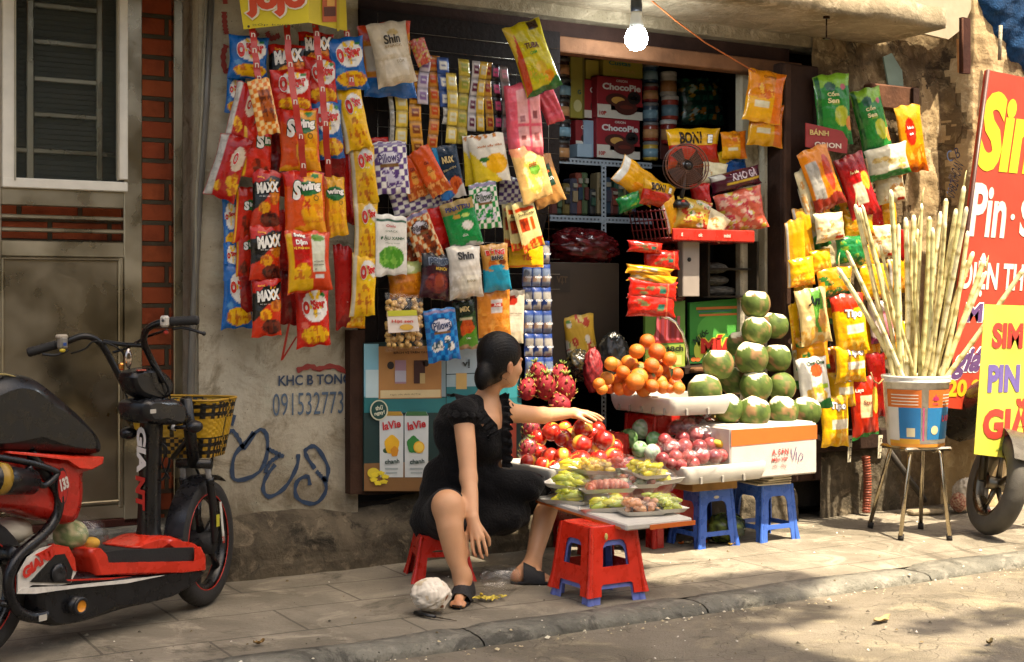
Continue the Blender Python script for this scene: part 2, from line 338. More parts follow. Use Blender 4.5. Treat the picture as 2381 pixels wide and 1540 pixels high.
# ================================================================ SETTING
def stucco(name,cols,scale=3.,rough=.9,bump=.5,bscale=30,speck=0.,speckc='2a241c',grime=None,brick=None,crack=0.,stretch=(1,1,1)):
    m=bpy.data.materials.new(name); m.use_nodes=True; n=m.node_tree.nodes; l=m.node_tree.links; b=n['Principled BSDF']; b.inputs['Roughness'].default_value=rough
    b.inputs['Specular IOR Level'].default_value=.3
    ge=n.new('ShaderNodeNewGeometry'); mp=n.new('ShaderNodeMapping'); mp.inputs['Scale'].default_value=stretch; l.new(ge.outputs['Position'],mp.inputs[0]); vec=mp.outputs[0]
    def noise(sc_,det=8,rg=.6,dis=0.):
        q=n.new('ShaderNodeTexNoise'); q.inputs['Scale'].default_value=sc_; q.inputs['Detail'].default_value=det; q.inputs['Roughness'].default_value=rg; q.inputs['Distortion'].default_value=dis; l.new(vec,q.inputs['Vector']); return q.outputs[0]
    def mix(f,a,bb):
        q=n.new('ShaderNodeMix'); q.data_type='RGBA'; l.new(f,q.inputs[0])
        for i,z in((6,a),(7,bb)):
            if isinstance(z,str): q.inputs[i].default_value=(*lin(z),1)
            else: l.new(z,q.inputs[i])
        return q.outputs[2]
    def rng(x,a,bb,c=0.,d=1.):
        q=n.new('ShaderNodeMapRange'); q.inputs[1].default_value=a;q.inputs[2].default_value=bb;q.inputs[3].default_value=c;q.inputs[4].default_value=d; l.new(x,q.inputs[0]); return q.outputs[0]
    def mth(op,a,bb):
        q=n.new('ShaderNodeMath'); q.operation=op
        for i,z in((0,a),(1,bb)):
            if isinstance(z,(int,float)): q.inputs[i].default_value=z
            else: l.new(z,q.inputs[i])
        return q.outputs[0]
    h=noise(bscale,6)
    if brick:
        bw,bh,mc,c1,c2=brick
        sx=n.new('ShaderNodeSeparateXYZ'); l.new(ge.outputs['Position'],sx.inputs[0]); cb=n.new('ShaderNodeCombineXYZ'); l.new(sx.outputs[0],cb.inputs[0]); l.new(sx.outputs[2 if len(cols)<9 else 1],cb.inputs[1])
        bt=n.new('ShaderNodeTexBrick'); l.new(cb.outputs[0],bt.inputs[0]); bt.inputs['Scale'].default_value=1; bt.inputs['Brick Width'].default_value=bw; bt.inputs['Row Height'].default_value=bh
        bt.inputs['Mortar Size'].default_value=.012; bt.inputs['Mortar Smooth'].default_value=.25; bt.inputs['Color1'].default_value=(*lin(c1),1); bt.inputs['Color2'].default_value=(*lin(c2),1); bt.inputs['Mortar'].default_value=(*lin(mc),1)
        col=bt.outputs['Color']; col=mix(rng(noise(9),.45,.75,0,.6),col,cols[0]); h=mth('SUBTRACT',mth('MULTIPLY',h,.3),mth('MULTIPLY',bt.outputs['Fac'],1.2))
    else:
        col=mix(rng(noise(scale,8,.65,.6),.38,.62),cols[0],cols[1])
        if len(cols)>2: col=mix(rng(noise(scale*2.3,8,.7,1.),.52,.66),col,cols[2])
        if len(cols)>3: col=mix(rng(noise(scale*.6,9,.75,1.5),.55,.63),col,cols[3])
    if speck: col=mix(rng(noise(90,3,.6),.66,.72,0,speck),col,speckc)
    if grime:
        z0,z1,gc=grime; sp=n.new('ShaderNodeSeparateXYZ'); l.new(ge.outputs['Position'],sp.inputs[0])
        g=rng(sp.outputs[2],z0,z1,1,0); g=mth('MULTIPLY',g,rng(noise(5,9,.7,.8),.3,.6)); col=mix(g,col,gc)
    if crack:
        v=n.new('ShaderNodeTexVoronoi'); v.feature='DISTANCE_TO_EDGE'; v.inputs['Scale'].default_value=1.6
        ns=n.new('ShaderNodeTexNoise'); ns.inputs['Scale'].default_value=4; l.new(vec,ns.inputs[0]); va=n.new('ShaderNodeVectorMath'); va.operation='ADD'; l.new(vec,va.inputs[0]); l.new(ns.outputs[1],va.inputs[1]); l.new(va.outputs[0],v.inputs['Vector'])
        ck=rng(v.outputs[0],.004,.014,1,0); col=mix(mth('MULTIPLY',ck,crack),col,'2e2820'); h=mth('SUBTRACT',h,mth('MULTIPLY',ck,.6))
    l.new(col,b.inputs['Base Color'])
    bp=n.new('ShaderNodeBump'); bp.inputs['Strength'].default_value=bump; bp.inputs['Distance'].default_value=.02; l.new(h,bp.inputs['Height']); l.new(bp.outputs[0],b.inputs['Normal'])
    MATS[name]=m; return m
stucco('plaster',['b5ad98','9a907a','7f745d','aaa691'],2.0,bump=.5,bscale=20,speck=.95,grime=(.1,.75,'5f5442'))
stucco('plinth_stone',['5d5444','3f382c','766a56','2c281f'],4,bump=1.,bscale=14,speck=.5)
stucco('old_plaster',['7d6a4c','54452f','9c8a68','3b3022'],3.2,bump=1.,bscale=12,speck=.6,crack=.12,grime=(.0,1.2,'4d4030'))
stucco('pale_sunlit_plaster',['b39c74','98825d','c7b48e'],3.,bump=.8,bscale=14,speck=.8)  # pale peeled plaster, also the colour of the painted sunlight on the old wall
stucco('concrete',['8f826a','736750','a3957c'],3,bump=.7,bscale=22,speck=.9)
stucco('soffit',['b89468','a07c50','cdb088','806043'],2.4,bump=.4,bscale=18,speck=.6,stretch=(.5,2.2,1))
stucco('pavement',['857d6d','6a6355','968d7b','544e42'],1.5,rough=.8,bump=.4,bscale=46,speck=.9)
stucco('kerb_stone',['777468','57554c','8a8578','46443c'],3,rough=.7,bump=.9,bscale=26,speck=.9)
stucco('asphalt',['827969','696152','91876f','5a5447'],1.3,rough=.9,bump=.7,bscale=110,speck=1.,speckc='3a352c',crack=.1)
stucco('brickwork',['5a2a1a'],brick=(.27,.0975,'57503f','a54e2e','b05a33'),bump=1.)
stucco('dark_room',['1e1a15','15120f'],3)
stucco('facade_far',['a89878','8e8066'],.6)
def sheet(x0,x1,y0,y1,z,nx,ny,amp,fr,mat,name,kind='structure'):
    X,Y=np.meshgrid(np.linspace(x0,x1,nx),np.linspace(y0,y1,ny),indexing='ij'); Z=z+amp*vnoise(X*fr,Y*fr,0*X)
    m=MB(); m.grid(np.stack([X,Y,Z],-1)); o=m.build(name,mat); o['kind']=kind; return o
sheet(-60,60,-60,60,-.16,3,3,0,1,'asphalt','ground')
sheet(-9,12,-9,-1.60,-.040,120,50,.004,1.2,'asphalt','road')
# pavement: slabs with open joints
m=MB()
X,Y=np.meshgrid(np.linspace(-6,8,300),np.linspace(-1.44,.4,50),indexing='ij')
m.grid(np.stack([X,Y,.004*vnoise(X*2,Y*2,0*X)+.0015*vnoise(X*9,Y*9,0*X,2)],-1)); pv=m.build('pavement','pavement'); pv['kind']='structure'
def pavement_joints():
    mt=MATS['pavement']; n=mt.node_tree.nodes; l=mt.node_tree.links; b=n['Principled BSDF']
    ge=n.new('ShaderNodeNewGeometry'); mp=n.new('ShaderNodeMapping'); mp.inputs['Rotation'].default_value=(0,0,.03); l.new(ge.outputs[0],mp.inputs[0])
    bt=n.new('ShaderNodeTexBrick'); l.new(mp.outputs[0],bt.inputs[0]); bt.inputs['Scale'].default_value=1; bt.inputs['Brick Width'].default_value=.8; bt.inputs['Row Height'].default_value=.4; bt.inputs['Mortar Size'].default_value=.006
    col=b.inputs['Base Color'].links[0].from_socket; mx=n.new('ShaderNodeMix'); mx.data_type='RGBA'; mm=n.new('ShaderNodeMath'); mm.operation='MULTIPLY'; mm.inputs[1].default_value=.65
    l.new(bt.outputs['Fac'],mm.inputs[0]); l.new(mm.outputs[0],mx.inputs[0]); l.new(col,mx.inputs[6]); mx.inputs[7].default_value=(.05,.042,.03,1); l.new(mx.outputs[2],b.inputs['Base Color'])
pavement_joints()
# kerb: rounded concrete blocks in a row
m=MB(); x=-6.; k=0
while x<8:
    L=1.35 if k%2 else 1.1; x1=x+L; xs=np.linspace(x+.004,x1-.004,14); prof=[(-1.42,-.02),(-1.43,.004),(-1.50,.007),(-1.560,.004),(-1.592,-.008),(-1.606,-.03),(-1.61,-.12)]
    P=np.array([[(a,y+.006*sin(a*5+y*9),z+.004*sin(a*7+y*20)-(.012 if i in(0,13) else 0)) for (y,z) in prof] for i,a in enumerate(xs)]); m.grid(P,flip=True); x=x1; k+=1
kb=m.build('kerb','kerb_stone'); kb['kind']='structure'
# raised step in front of the gate
zs=H-(1216-HYP)/FP*depth(Wp(323,1216,-.10))
m=MB(); m.box((-3.9,.22,zs/2-.01),(4.3,.4,zs),bev=.015); single(m,'doorstep','kerb_stone','grey concrete doorstep under the steel gate behind the scooter','step')
# brick wall
m=MB(); m.box((-3.9,.36,2.2),(4.36,.2,4.5)); single(m,'brick_wall','brickwork','red brick wall with grey mortar behind the steel gate','wall')
# plaster wall between gate and shop
def wallgrid(x0,x1,z0,z1,y,amp,fr,mat,nx=60,nz=80,seed=0,thick=.35):
    X,Z=np.meshgrid(np.linspace(x0,x1,nx),np.linspace(z0,z1,nz),indexing='ij'); Yv=y-amp*vnoise(X*fr,Z*fr,0*X,seed)
    m=MB(); m.grid(np.stack([X,Yv,Z],-1),flip=False)
    m.box(((x0+x1)/2,y+thick/2+amp+.01,(z0+z1)/2),(x1-x0-.002,thick,z1-z0)); return m
XL=Wp(462,900)[0]; XJ=Wp(832,900)[0]
m=wallgrid(XL,XJ,.0,3.4,0,.003,2.,'plaster')
stroke='2b3d55'
def spray(m,pts,r,c,d=.005,n=24,close=False):        # spray-paint stroke lying on the wall
    pts=np.array([Wp(x,y,d) for x,y in pts]); t=np.linspace(0,1,len(pts)); tt=np.linspace(0,1,n)
    # Catmull-Rom
    Q=[]
    for q in tt:
        s=q*(len(pts)-1); i=min(int(s),len(pts)-2); f=s-i; p0=pts[max(i-1,0)];p1=pts[i];p2=pts[i+1];p3=pts[min(i+2,len(pts)-1)]
        Q.append(.5*((2*p1)+(-p0+p2)*f+(2*p0-5*p1+4*p2-p3)*f*f+(-p0+3*p1-3*p2+p3)*f**3))
    Q=np.array(Q); tg=np.gradient(Q,axis=0); nrm=np.stack([-tg[:,2],0*tg[:,0],tg[:,0]],1); nrm/=np.linalg.norm(nrm,axis=1)[:,None]+1e-9
    rr=r*(1+.25*np.sin(np.arange(n)*1.7))[:,None]; m.grid(np.stack([Q-nrm*rr,Q+nrm*rr],1),c)
m2=MB(); m2.M=None
for pts in ([(522,1010),(540,1002),(556,1022),(566,1045)],[(566,1045),(600,1000),(620,1012),(620,1060),(600,1100),(556,1117),(540,1105),(545,1060),(570,1030),(590,1005)],[(621,1043),(660,1062)],[(650,1060),(628,1075),(616,1100)],
    [(693,1056),(690,1085),(664,1132),(628,1155),(612,1140),(618,1110),(640,1080)],[(732,1090),(712,1060),(712,1045),(735,1040),(762,1085),(758,1120)],[(758,1120),(735,1095)],[(752,1108),(758,1140),(735,1170),(700,1165),(686,1145),(692,1118),(715,1108),(720,1128)],[(545,965),(538,990)]):
    spray(m2,pts,.0095,stroke)
def wtext(m,s,px,py,hpx,wpx,c,d=.005,bold=0.,rot=0,shear=0.):
    p=Wp(px,py,d); dp=depth(p); x0=Wp(px-wpx/2,py,d)[0]; x1=Wp(px+wpx/2,py,d)[0]
    m.text(s,p,(1,0,0),(0,0,1),hpx*dp/FP,c,wid=x1-x0,bold=bold,rot=rot,shear=shear)
wtext(m2,'KHC B TONG',732,883,24,168,stroke,bold=.02)
wtext(m2,'0915327732',727,938,52,184,'4b5d70',bold=-.004)
gr=MB()
for pts in ([(522,-5),(524,10)],[(521,28),(523,60),(527,80)],[(526,105),(519,130),(524,165),(540,160)],[(690,862),(720,852),(740,858),(775,852),(812,870)],[(585,52),(588,70),(600,85)],[(620,75),(630,90),(650,82)]):
    spray(gr,pts,.012,'8e3128')
pw=m.build('plaster_wall','plaster'); tag(pw,'grey plaster wall with blue spray scrawl between the brick doorway and the shop','wall')
PINV['plaster_wall']=Matrix.Identity(4)
m2.build('graffiti','matte_print',pw); gr.build('graffiti','matte_print',pw)
# rough plinth
X,Z=np.meshgrid(np.linspace(XL-.02,1.9,240),np.linspace(0,1,26),indexing='ij')
hh=.33+.03*np.sin(X*2)+.02*np.sin(X*9); Zv=-.02+Z*(hh+.02); Yv=-.10*(1-Z**4)+.03*Z-.022*vnoise(X*7,Zv*9,0*X,2)
m=MB(); m.grid(np.stack([X,Yv,Zv],-1)); single(m,'wall_plinth','plinth_stone','dark rough stained plinth along the foot of the wall','plinth')
# shop room, dark
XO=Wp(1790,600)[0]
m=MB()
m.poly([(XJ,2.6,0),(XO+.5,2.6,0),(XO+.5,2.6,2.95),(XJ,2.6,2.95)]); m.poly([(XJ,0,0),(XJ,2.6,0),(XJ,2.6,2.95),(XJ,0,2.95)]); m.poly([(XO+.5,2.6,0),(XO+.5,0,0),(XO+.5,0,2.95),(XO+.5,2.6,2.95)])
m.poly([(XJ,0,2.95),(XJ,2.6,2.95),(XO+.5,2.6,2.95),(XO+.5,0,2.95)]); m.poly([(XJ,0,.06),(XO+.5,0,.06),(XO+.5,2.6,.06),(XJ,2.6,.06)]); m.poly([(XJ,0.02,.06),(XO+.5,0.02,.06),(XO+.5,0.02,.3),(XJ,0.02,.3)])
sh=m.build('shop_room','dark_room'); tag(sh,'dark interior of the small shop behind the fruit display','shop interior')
# timber head, recess shadow painted as a dark board, wall beam above the opening
m=MB(); x0=Wp(1275,100)[0]; x1=Wp(1860,170)[0]
m.box(((x0+x1)/2,.03,2.655),(x1-x0,.10,.085),'6e4c34',rx=0,bev=.006); single(m,'shop_lintel','wood','worn brown timber lintel over the shop opening','lintel')
m=MB(); m.box(((XJ+x1)/2,.12,2.78),(x1-XJ,.05,.20),'33211a'); m.box(((XJ+x1)/2,.17,2.98),(x1-XJ,.05,.3),'33211a'); single(m,'recess_shadow','wood','dark brown board painted as the recess shadow above the timber lintel','board')
m=wallgrid(XJ,2.45,2.80,3.4,-.02,.01,3,'concrete',nx=90,nz=12,thick=.2); single(m,'wall_beam','concrete','stained beige wall beam above the shop front under the canopy','beam')
# dark door post and inner pillar at the right of the opening
xa=Wp(1792,600)[0]; xb=Wp(1880,600)[0]
m=MB(); m.box(((xa+xb)/2,-.02,1.45),(xb-xa,.14,2.45),'33221a',bev=.01); m.box((xa+.03,-.1,1.45),(.05,.03,2.44),'3f2b20',bev=.006); m.box((xb-.03,-.1,1.42),(.05,.03,2.38),'2b1c15',bev=.006)
single(m,'door_post','wood','dark brown timber door post right of the shop opening','door post')
xc=Wp(1744,500)[0]
m=MB(); m.box(((xa+xc)/2+.02,.11,1.65),(xa-xc+.04,.06,2.0),'9a8a6c',bev=.01); m.box((xa-.02,.05,1.6),(.02,.06,2.0),'7f7258'); single(m,'inner_pillar','plaster','narrow beige plaster pillar just inside the shop opening','pillar')
# old wall to the right
X,Z=np.meshgrid(np.linspace(xb,5.2,380),np.linspace(0,3.6,260),indexing='ij')
step=lambda t,a,b: np.clip((t-a)/(b-a),0,1)
xp=Wp(2195,600)[0]
def patch(cx,cz,rx,rz,s): return (((X-cx)/rx)**2+((Z-cz)/rz)**2+.35*vnoise(X*6,Z*6,0*X,s)<1)*1.
Yv=-.02-.03*vnoise(X*1.6,Z*1.1,0*X,3)-.02*vnoise(X*5,Z*4,0*X,5)-.008*vnoise(X*17,Z*14,0*X,6)-.22*step(X,xp-.05,xp)-.035*patch(2.72,2.2,.18,.5,1)-.03*patch(2.5,1.5,.2,.8,2)+.03*patch(2.9,1.7,.1,.5,7)-.06*step(-Z,-.42,-.34)
m=MB(); m.grid(np.stack([X,Yv,Z],-1)); rw=m.build('old_wall','old_plaster'); rw.data.materials.append(MATS['pale_sunlit_plaster']); rw.data.materials.append(MATS['plinth_stone'])
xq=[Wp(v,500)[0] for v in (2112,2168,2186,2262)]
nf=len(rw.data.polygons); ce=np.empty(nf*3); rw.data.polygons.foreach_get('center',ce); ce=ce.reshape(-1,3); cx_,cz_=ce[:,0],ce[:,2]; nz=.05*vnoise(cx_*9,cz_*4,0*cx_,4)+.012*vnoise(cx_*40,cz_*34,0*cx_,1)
mi=np.zeros(nf,np.int32); mi[(cx_<2.75+nz)&(cz_<.55+nz*2)]=2; mi[(cx_>xq[1])&(cz_<.95+nz*3)]=1; mi[(cx_+nz>xq[2])&(cx_+nz<xq[3])]=1; mi[(cx_+nz*2>xq[0])&(cx_+nz*2<xq[1]+.02)&(cz_>.9+nz*6)&(cz_<2.55+nz*5)]=1  # stone foot, real pale patch; sunlight on edge strip and lower right is painted
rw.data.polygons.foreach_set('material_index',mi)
tag(rw,'crumbling brown plaster wall to the right of the shop door post','wall'); PINV['old_wall']=Matrix.Identity(4)
m=MB(); p=Wp(2078,170,.07); m.poly([p+np.array(q) for q in((-.09,0,.09),(-.02,0,.12),(.07,0,.02),(.09,0,-.14),(.03,0,-.15),(-.05,0,-.07))],'6f8377',th=.01,n=(0,-1,0)); m.build('plaster_flake','matte_print',rw)
m=MB()
def wt2(s,px,py,h,w,c,rot=0): wtext(m,s,px,py,h,w,c,d=.30,bold=.0,rot=rot)
wt2('C.B',2215,360,26,30,'33415a',.35); wt2('KHOAN',2222,400,34,34,'33415a',1.1); wt2('0982',2213,440,30,26,'33415a',1.15); single(m,'wall_scribble','matte_print','blue handwritten scribble on the sunny wall edge beside the red sign','graffiti')
m=MB(); p0=Wp(2012,197,.05);p1=Wp(2118,215,.05); m.box((p0+p1)/2+np.array([0,0,-.06]),(p1[0]-p0[0],.09,.15),'5a3c2a',bev=.01); m.box(p1+np.array([-.03,-.05,-.07]),(.05,.04,.17),'33221a'); single(m,'wall_beam_end','wood','short brown timber beam sticking out of the old wall','timber')
m=MB(); a=Wp(1872,1030,.12);b=Wp(2062,1030,.12); m.box(((a[0]+b[0])/2,-.06,a[2]-.005),(b[0]-a[0],.14,.12),'2a1c14',bev=.01); m.box(((a[0]+b[0])/2+.05,-.02,a[2]+.5),(b[0]-a[0]-.1,.04,.9),'2a1c14'); single(m,'backing_plank','wood','dark plank behind the lowest right packets','plank')
# concrete canopy
cx1=G(2201,68,2.86); 
xs=np.linspace(-6,cx1[0],120); m=MB(); rg=lambda a,s:.012*math.sin(a*9+s)+.008*math.sin(a*23+s*2)
P=np.array([[(a,0.05,2.86),(a,-.3,2.862+rg(a,1)*.4),(a,cx1[1]+.01+rg(a,2)*.5,2.86+rg(a,3)*.3),(a,cx1[1]+rg(a,4),2.90),(a,cx1[1]+.01+rg(a,5),2.985+rg(a,6)),(a,-.3,3.0),(a,.05,3.01)] for a in xs])
m.grid(P,flip=True); m.poly(P[-1][:],'808080')
cp=m.build('canopy_slab',['soffit']); cp.data.materials.append(MATS['concrete'])
mi=[0]*len(cp.data.polygons)
for p in cp.data.polygons:
    if p.normal.z>-.7: p.material_index=1
tag(center(cp),'stained concrete canopy slab jutting out above the shop','canopy')
m=MB(); a=Vd(1917,70,0) ; q=G(1921,40,2.855); m.tube([q,q+np.array([0,0,-.12])],.004,'3a2a1e'); m.box(q,(.03,.02,.02),'3a2a1e'); q2=q+np.array([0,0,-.12]); m.box(q2,(.04,.02,.008),'3a2a1e'); single(m,'ceiling_hook','steel','small rusty hook hanging under the canopy slab','hook')
# pale fascia panel, rusty bracket and blue tarpaulin top right
m=MB(); a=Wp(2062,10,.22);b=Wp(2262,10,.22); m.poly([Wp(2040,-60,.22),Wp(2268,-60,.22),Wp(2262,10,.22),Wp(2238,66,.22),Wp(2205,92,.22),Wp(2110,70,.22)],'a89a80',th=.03,n=(0,-1,0)); single(m,'fascia_panel','matte_print','pale cream sheet panel above the end of the canopy','panel')
m=MB(); q=[Wp(2238,40,.34),Wp(2256,44,.34),Wp(2256,172,.34),Wp(2238,170,.34)]; m.poly(q,'3a2018',th=.03,n=(0,-1,0)); m.poly([Wp(2229,90,.30),Wp(2237,90,.30),Wp(2238,170,.30),Wp(2231,168,.30)],'b07a48',th=.02,n=(0,-1,0)); m.tube([Wp(2237,42,.35),Wp(2237,168,.35)],.006,'4a2c1c'); single(m,'rusty_bracket','wood','rusty dark brown strip of wood and metal hanging from the cream panel','bracket')
s=SDF(Wp(2325,75,.2)-.8,Wp(2325,75,.2)+.8,.02)
for (x,y,r) in((2300,10,.16),(2345,30,.17),(2325,60,.14),(2360,90,.14),(2385,60,.2),(2350,120,.12),(2385,140,.12),(2330,-30,.2),(2390,-20,.22)): s.ell(Wp(x,y,.2),(r,r*.7,r*.95),.05)
V,F=s.mesh(); V=V+.018*vnoise(V[:,0]*11,V[:,1]*11,V[:,2]*11)[:,None]*np.array([1,1,1]); m=MB(); m.add(V,F,'153a60'); m.tube([Wp(2326,60,.36),Wp(2323,140,.36)],.012,'9a927c',seg=6); single(m,'blue_tarpaulin','cloth','crumpled blue tarpaulin bundled above the red sign','tarpaulin')
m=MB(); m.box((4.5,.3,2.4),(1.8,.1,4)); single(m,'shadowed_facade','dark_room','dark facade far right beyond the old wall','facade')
m=MB(); m.box((-3.9,.28,3.3),(4.4,.6,.5)); m.box((-1.9,.3,3.3),(.5,.7,.5)); single(m,'gate_sun_block','concrete','unseen concrete block added over the brick gateway to keep the sun out','lintel')  # added above the view to stop sun spots on the bricks
# steel gate ------------------------------------------------------------
gd=-.10
gate=thing('steel_gate','stainless steel gate with a white framed window in the brick doorway','gate',Wp(150,1216,gd))
def gbox(m,x0,y0,x1,y1,c,th=.04,dy=0.,bev=.004):
    a=Wp(x0,y0,gd+dy);  zt=a[2]; a1=Wp(x1,(y0+y1)/2,gd+dy); xa_,xb_=a[0],a1[0]; ym=(y0+y1)/2; xm=(x0+x1)/2; dm=depth(Wp(xm,ym,gd+dy))
    z0=H-(y1-HYP)/FP*dm; z1=H-(y0-HYP)/FP*dm
    m.box(((xa_+xb_)/2,-gd-dy+th/2,(z0+z1)/2),(xb_-xa_,th,z1-z0),c,bev=bev)
m=MB()
for (x0,x1) in((288,331),(-40,4)): gbox(m,x0,-40,x1,1216,'a69f8c',.05)
for (y0,y1) in((441,481),(501,511),(531,541),(561,598),(1182,1216)): gbox(m,3,y0,289,y1,'a8a18d',.035,-.002)
m.build('gate_frame','steel',gate)
m=MB(); gbox(m,3,597,289,1184,'8d8573',.02,-.012); m.build('door_panel','steel',gate)
m=MB(); gbox(m,4,600,12,1181,'9a927e',.02,.004); gbox(m,276,600,287,1181,'9a927e',.02,.004); gbox(m,12,600,277,606,'9a927e',.02,.004); gbox(m,12,1172,277,1181,'9a927e',.02,.004); m.build('panel_moulding','steel',gate)
wf=MB(); gbox(wf,6,-40,37,418,'dcd8ca',.05,.02); gbox(wf,276,-40,298,418,'dcd8ca',.05,.02); gbox(wf,6,418,298,441,'dcd8ca',.05,.021); gbox(wf,34,-40,38,420,'a8a290',.03,.03);gbox(wf,274,-40,278,420,'a8a290',.03,.03)
wf.build('window_frame','plastic',gate)
m=MB(); gbox(m,36,-40,278,419,'808080',.004,0.); m.build('window_pane','window_glass',gate)
m=MB()
for (x0,x1) in((63,79),(225,239)): gbox(m,x0,-40,x1,419,'c2bda6',.02,-.1)
for y in(18,102,188,270,354): gbox(m,14 if y==354 else 79,y-6,280 if y==354 else 226,y+6,'b5b09a',.015,-.105)
m.build('window_grille','steel',gate)
m=MB(); gbox(m,-30,-60,286,432,'33342a',.02,-.14)
for k in range(40): gbox(m,-30,-50+k*12,286,-47+k*12,'24251d',.01,-.134,bev=0)
m.build('window_shutter','matte_print',gate)
m=MB(); gbox(m,-40,1217,331,1236,'3c1c14',.3,0,); single(m,'gate_sill','wood','dark red sill beam beneath the steel gate','sill')
m=MB(); a=Wp(426,600,.0); m.box((a[0],.09,1.75),(.042,.042,3.4),'8a8370',bev=.003); single(m,'steel_post','steel','square stainless steel post in front of the brick pier','post')
m=MB(); m.tube([Wp(491,-20,.02),Wp(478,250,.02),Wp(462,480,.02),Wp(449,740,.02),Wp(441,960,.02),Wp(436,1180,.02)],.017,'5d5a52',seg=10); single(m,'drain_pipe','plastic','grey pipe running down the edge of the plaster wall','pipe')
m=MB(); m.tube([Wp(480,-20,.03),Wp(469,250,.03),Wp(455,480,.03),Wp(455,740,.03)],.007,'85806e',seg=6); single(m,'wall_cable','rubber','thin grey cable beside the drain pipe','cable')
# opposite side of the street (only seen in reflections and as bounce light)
m=MB(); m.box((0,-13.5,3.),(26,1,6))
for i in range(9):
    for k in range(2): m.box((-11+i*2.8,-12.98,1.6+k*3),(1.3,.1,1.8),'2c2a26',1)
o=m.build('opposite_building',['facade_far','card_print']); tag(o,'beige building across the street','building')
# shade over the street: a sheet and a tree added out of view to cast it
def shade_pt(gx,gy,z): return (gx+z*.287/2.246,gy-z*.957/2.246)
m=MB(); z=12.5
bd=[(-7,1.3),(-.45,1.3),(-.35,.3),(-.30,-.5),(.02,-1.0),(.35,-1.45),(-.05,-1.9),(.0,-4.2),(-7,-4.2)]
q=[]
for gx,gy in bd: a,b=shade_pt(gx,gy,z); q.append((a,b,z))
m.poly([(a,b,c) for a,b,c in q],'8d7f60',th=.01,n=(0,0,1)); single(m,'shade_sheet','matte_print','unseen sheet added high above the pavement to shade the left side','shade sheet')
tree=thing('shade_tree','unseen leafy tree added to dapple the road with shade','tree',(2.6,-9,-.06))
m=MB(); m.tube([(2.6,-9,-.1),(2.5,-8.8,2),(2.2,-8,5),(1.8,-7,7.4)],[.2,.17,.13,.08],'4d4234',seg=10); m.tube([(2.4,-8.6,3),(3.4,-7.4,4.6),(4,-6.2,7.6)],[.1,.07,.04],'4d4234'); m.tube([(2.2,-8,4),(.6,-6.6,5.4),(-.2,-5.8,7.8)],[.09,.06,.03],'4d4234'); m.build('trunk','dirty',tree)
rr=np.random.RandomState(11); m=MB(); V=[];F=[];k=0
def leafclump(gx,gy,rx,ry,n,z0=7.,z1=8.6):
    global k
    for _ in range(n):
        z=rr.uniform(z0,z1); a=rr.uniform(0,2*pi); r=math.sqrt(rr.rand()); x,y=shade_pt(gx+rx*r*cos(a),gy+ry*r*sin(a),z); 
        if y>-1.2: continue
        u=rr.randn(3); u/=np.linalg.norm(u); w_=np.cross(u,rr.randn(3)); w_/=np.linalg.norm(w_); s_=rr.uniform(.06,.11); c=np.array([x,y,z])
        V.extend([c-u*s_,c+w_*s_*.5,c+u*s_,c-w_*s_*.5]); F.append((k,k+1,k+2,k+3)); k+=4
leafclump(.42,-1.35,.42,.22,330); leafclump(.05,-.75,.25,.2,90); leafclump(.2,-1.7,.4,.3,150)
leafclump(1.0,-3.0,1.0,.40,1000); leafclump(3.,-3.0,1.3,.42,1300); leafclump(2,-4.2,3,.9,2600); leafclump(.9,-2.3,.4,.12,90)
m.add(V,F,'4c5c26',0,False); m.build('crown','leafmat',tree)

rr=np.random.RandomState(21); m=MB(); cols_=['cfc6ae','8a8270','4a4234','b8a884','6a5a3c','d8cfc0']
for i in range(750):
    x=rr.uniform(-2.6,3.4); y=rr.uniform(-3.4,-.15) if i%3 else rr.uniform(-1.72,-1.58); z=.004 if y>-1.56 else (-.036 if y<-1.6 else .0); r_=abs(rr.randn())*.0035+.0018; a=rr.uniform(0,pi,3)
    P=[np.array([x,y,z])+np.array([cos(t+a[0])*r_*rr.uniform(.5,1.6),sin(t+a[0])*r_*rr.uniform(.5,1.3),rr.uniform(0,.6)*r_]) for t in (0,1.6,3.1,4.6)]; m.add(P+[np.array([x,y,z+r_*1.1])],[(0,1,4),(1,2,4),(2,3,4),(3,0,4)],cols_[i%6],0,False)
o=m.build('street_grit','paper'); o['kind']='stuff'
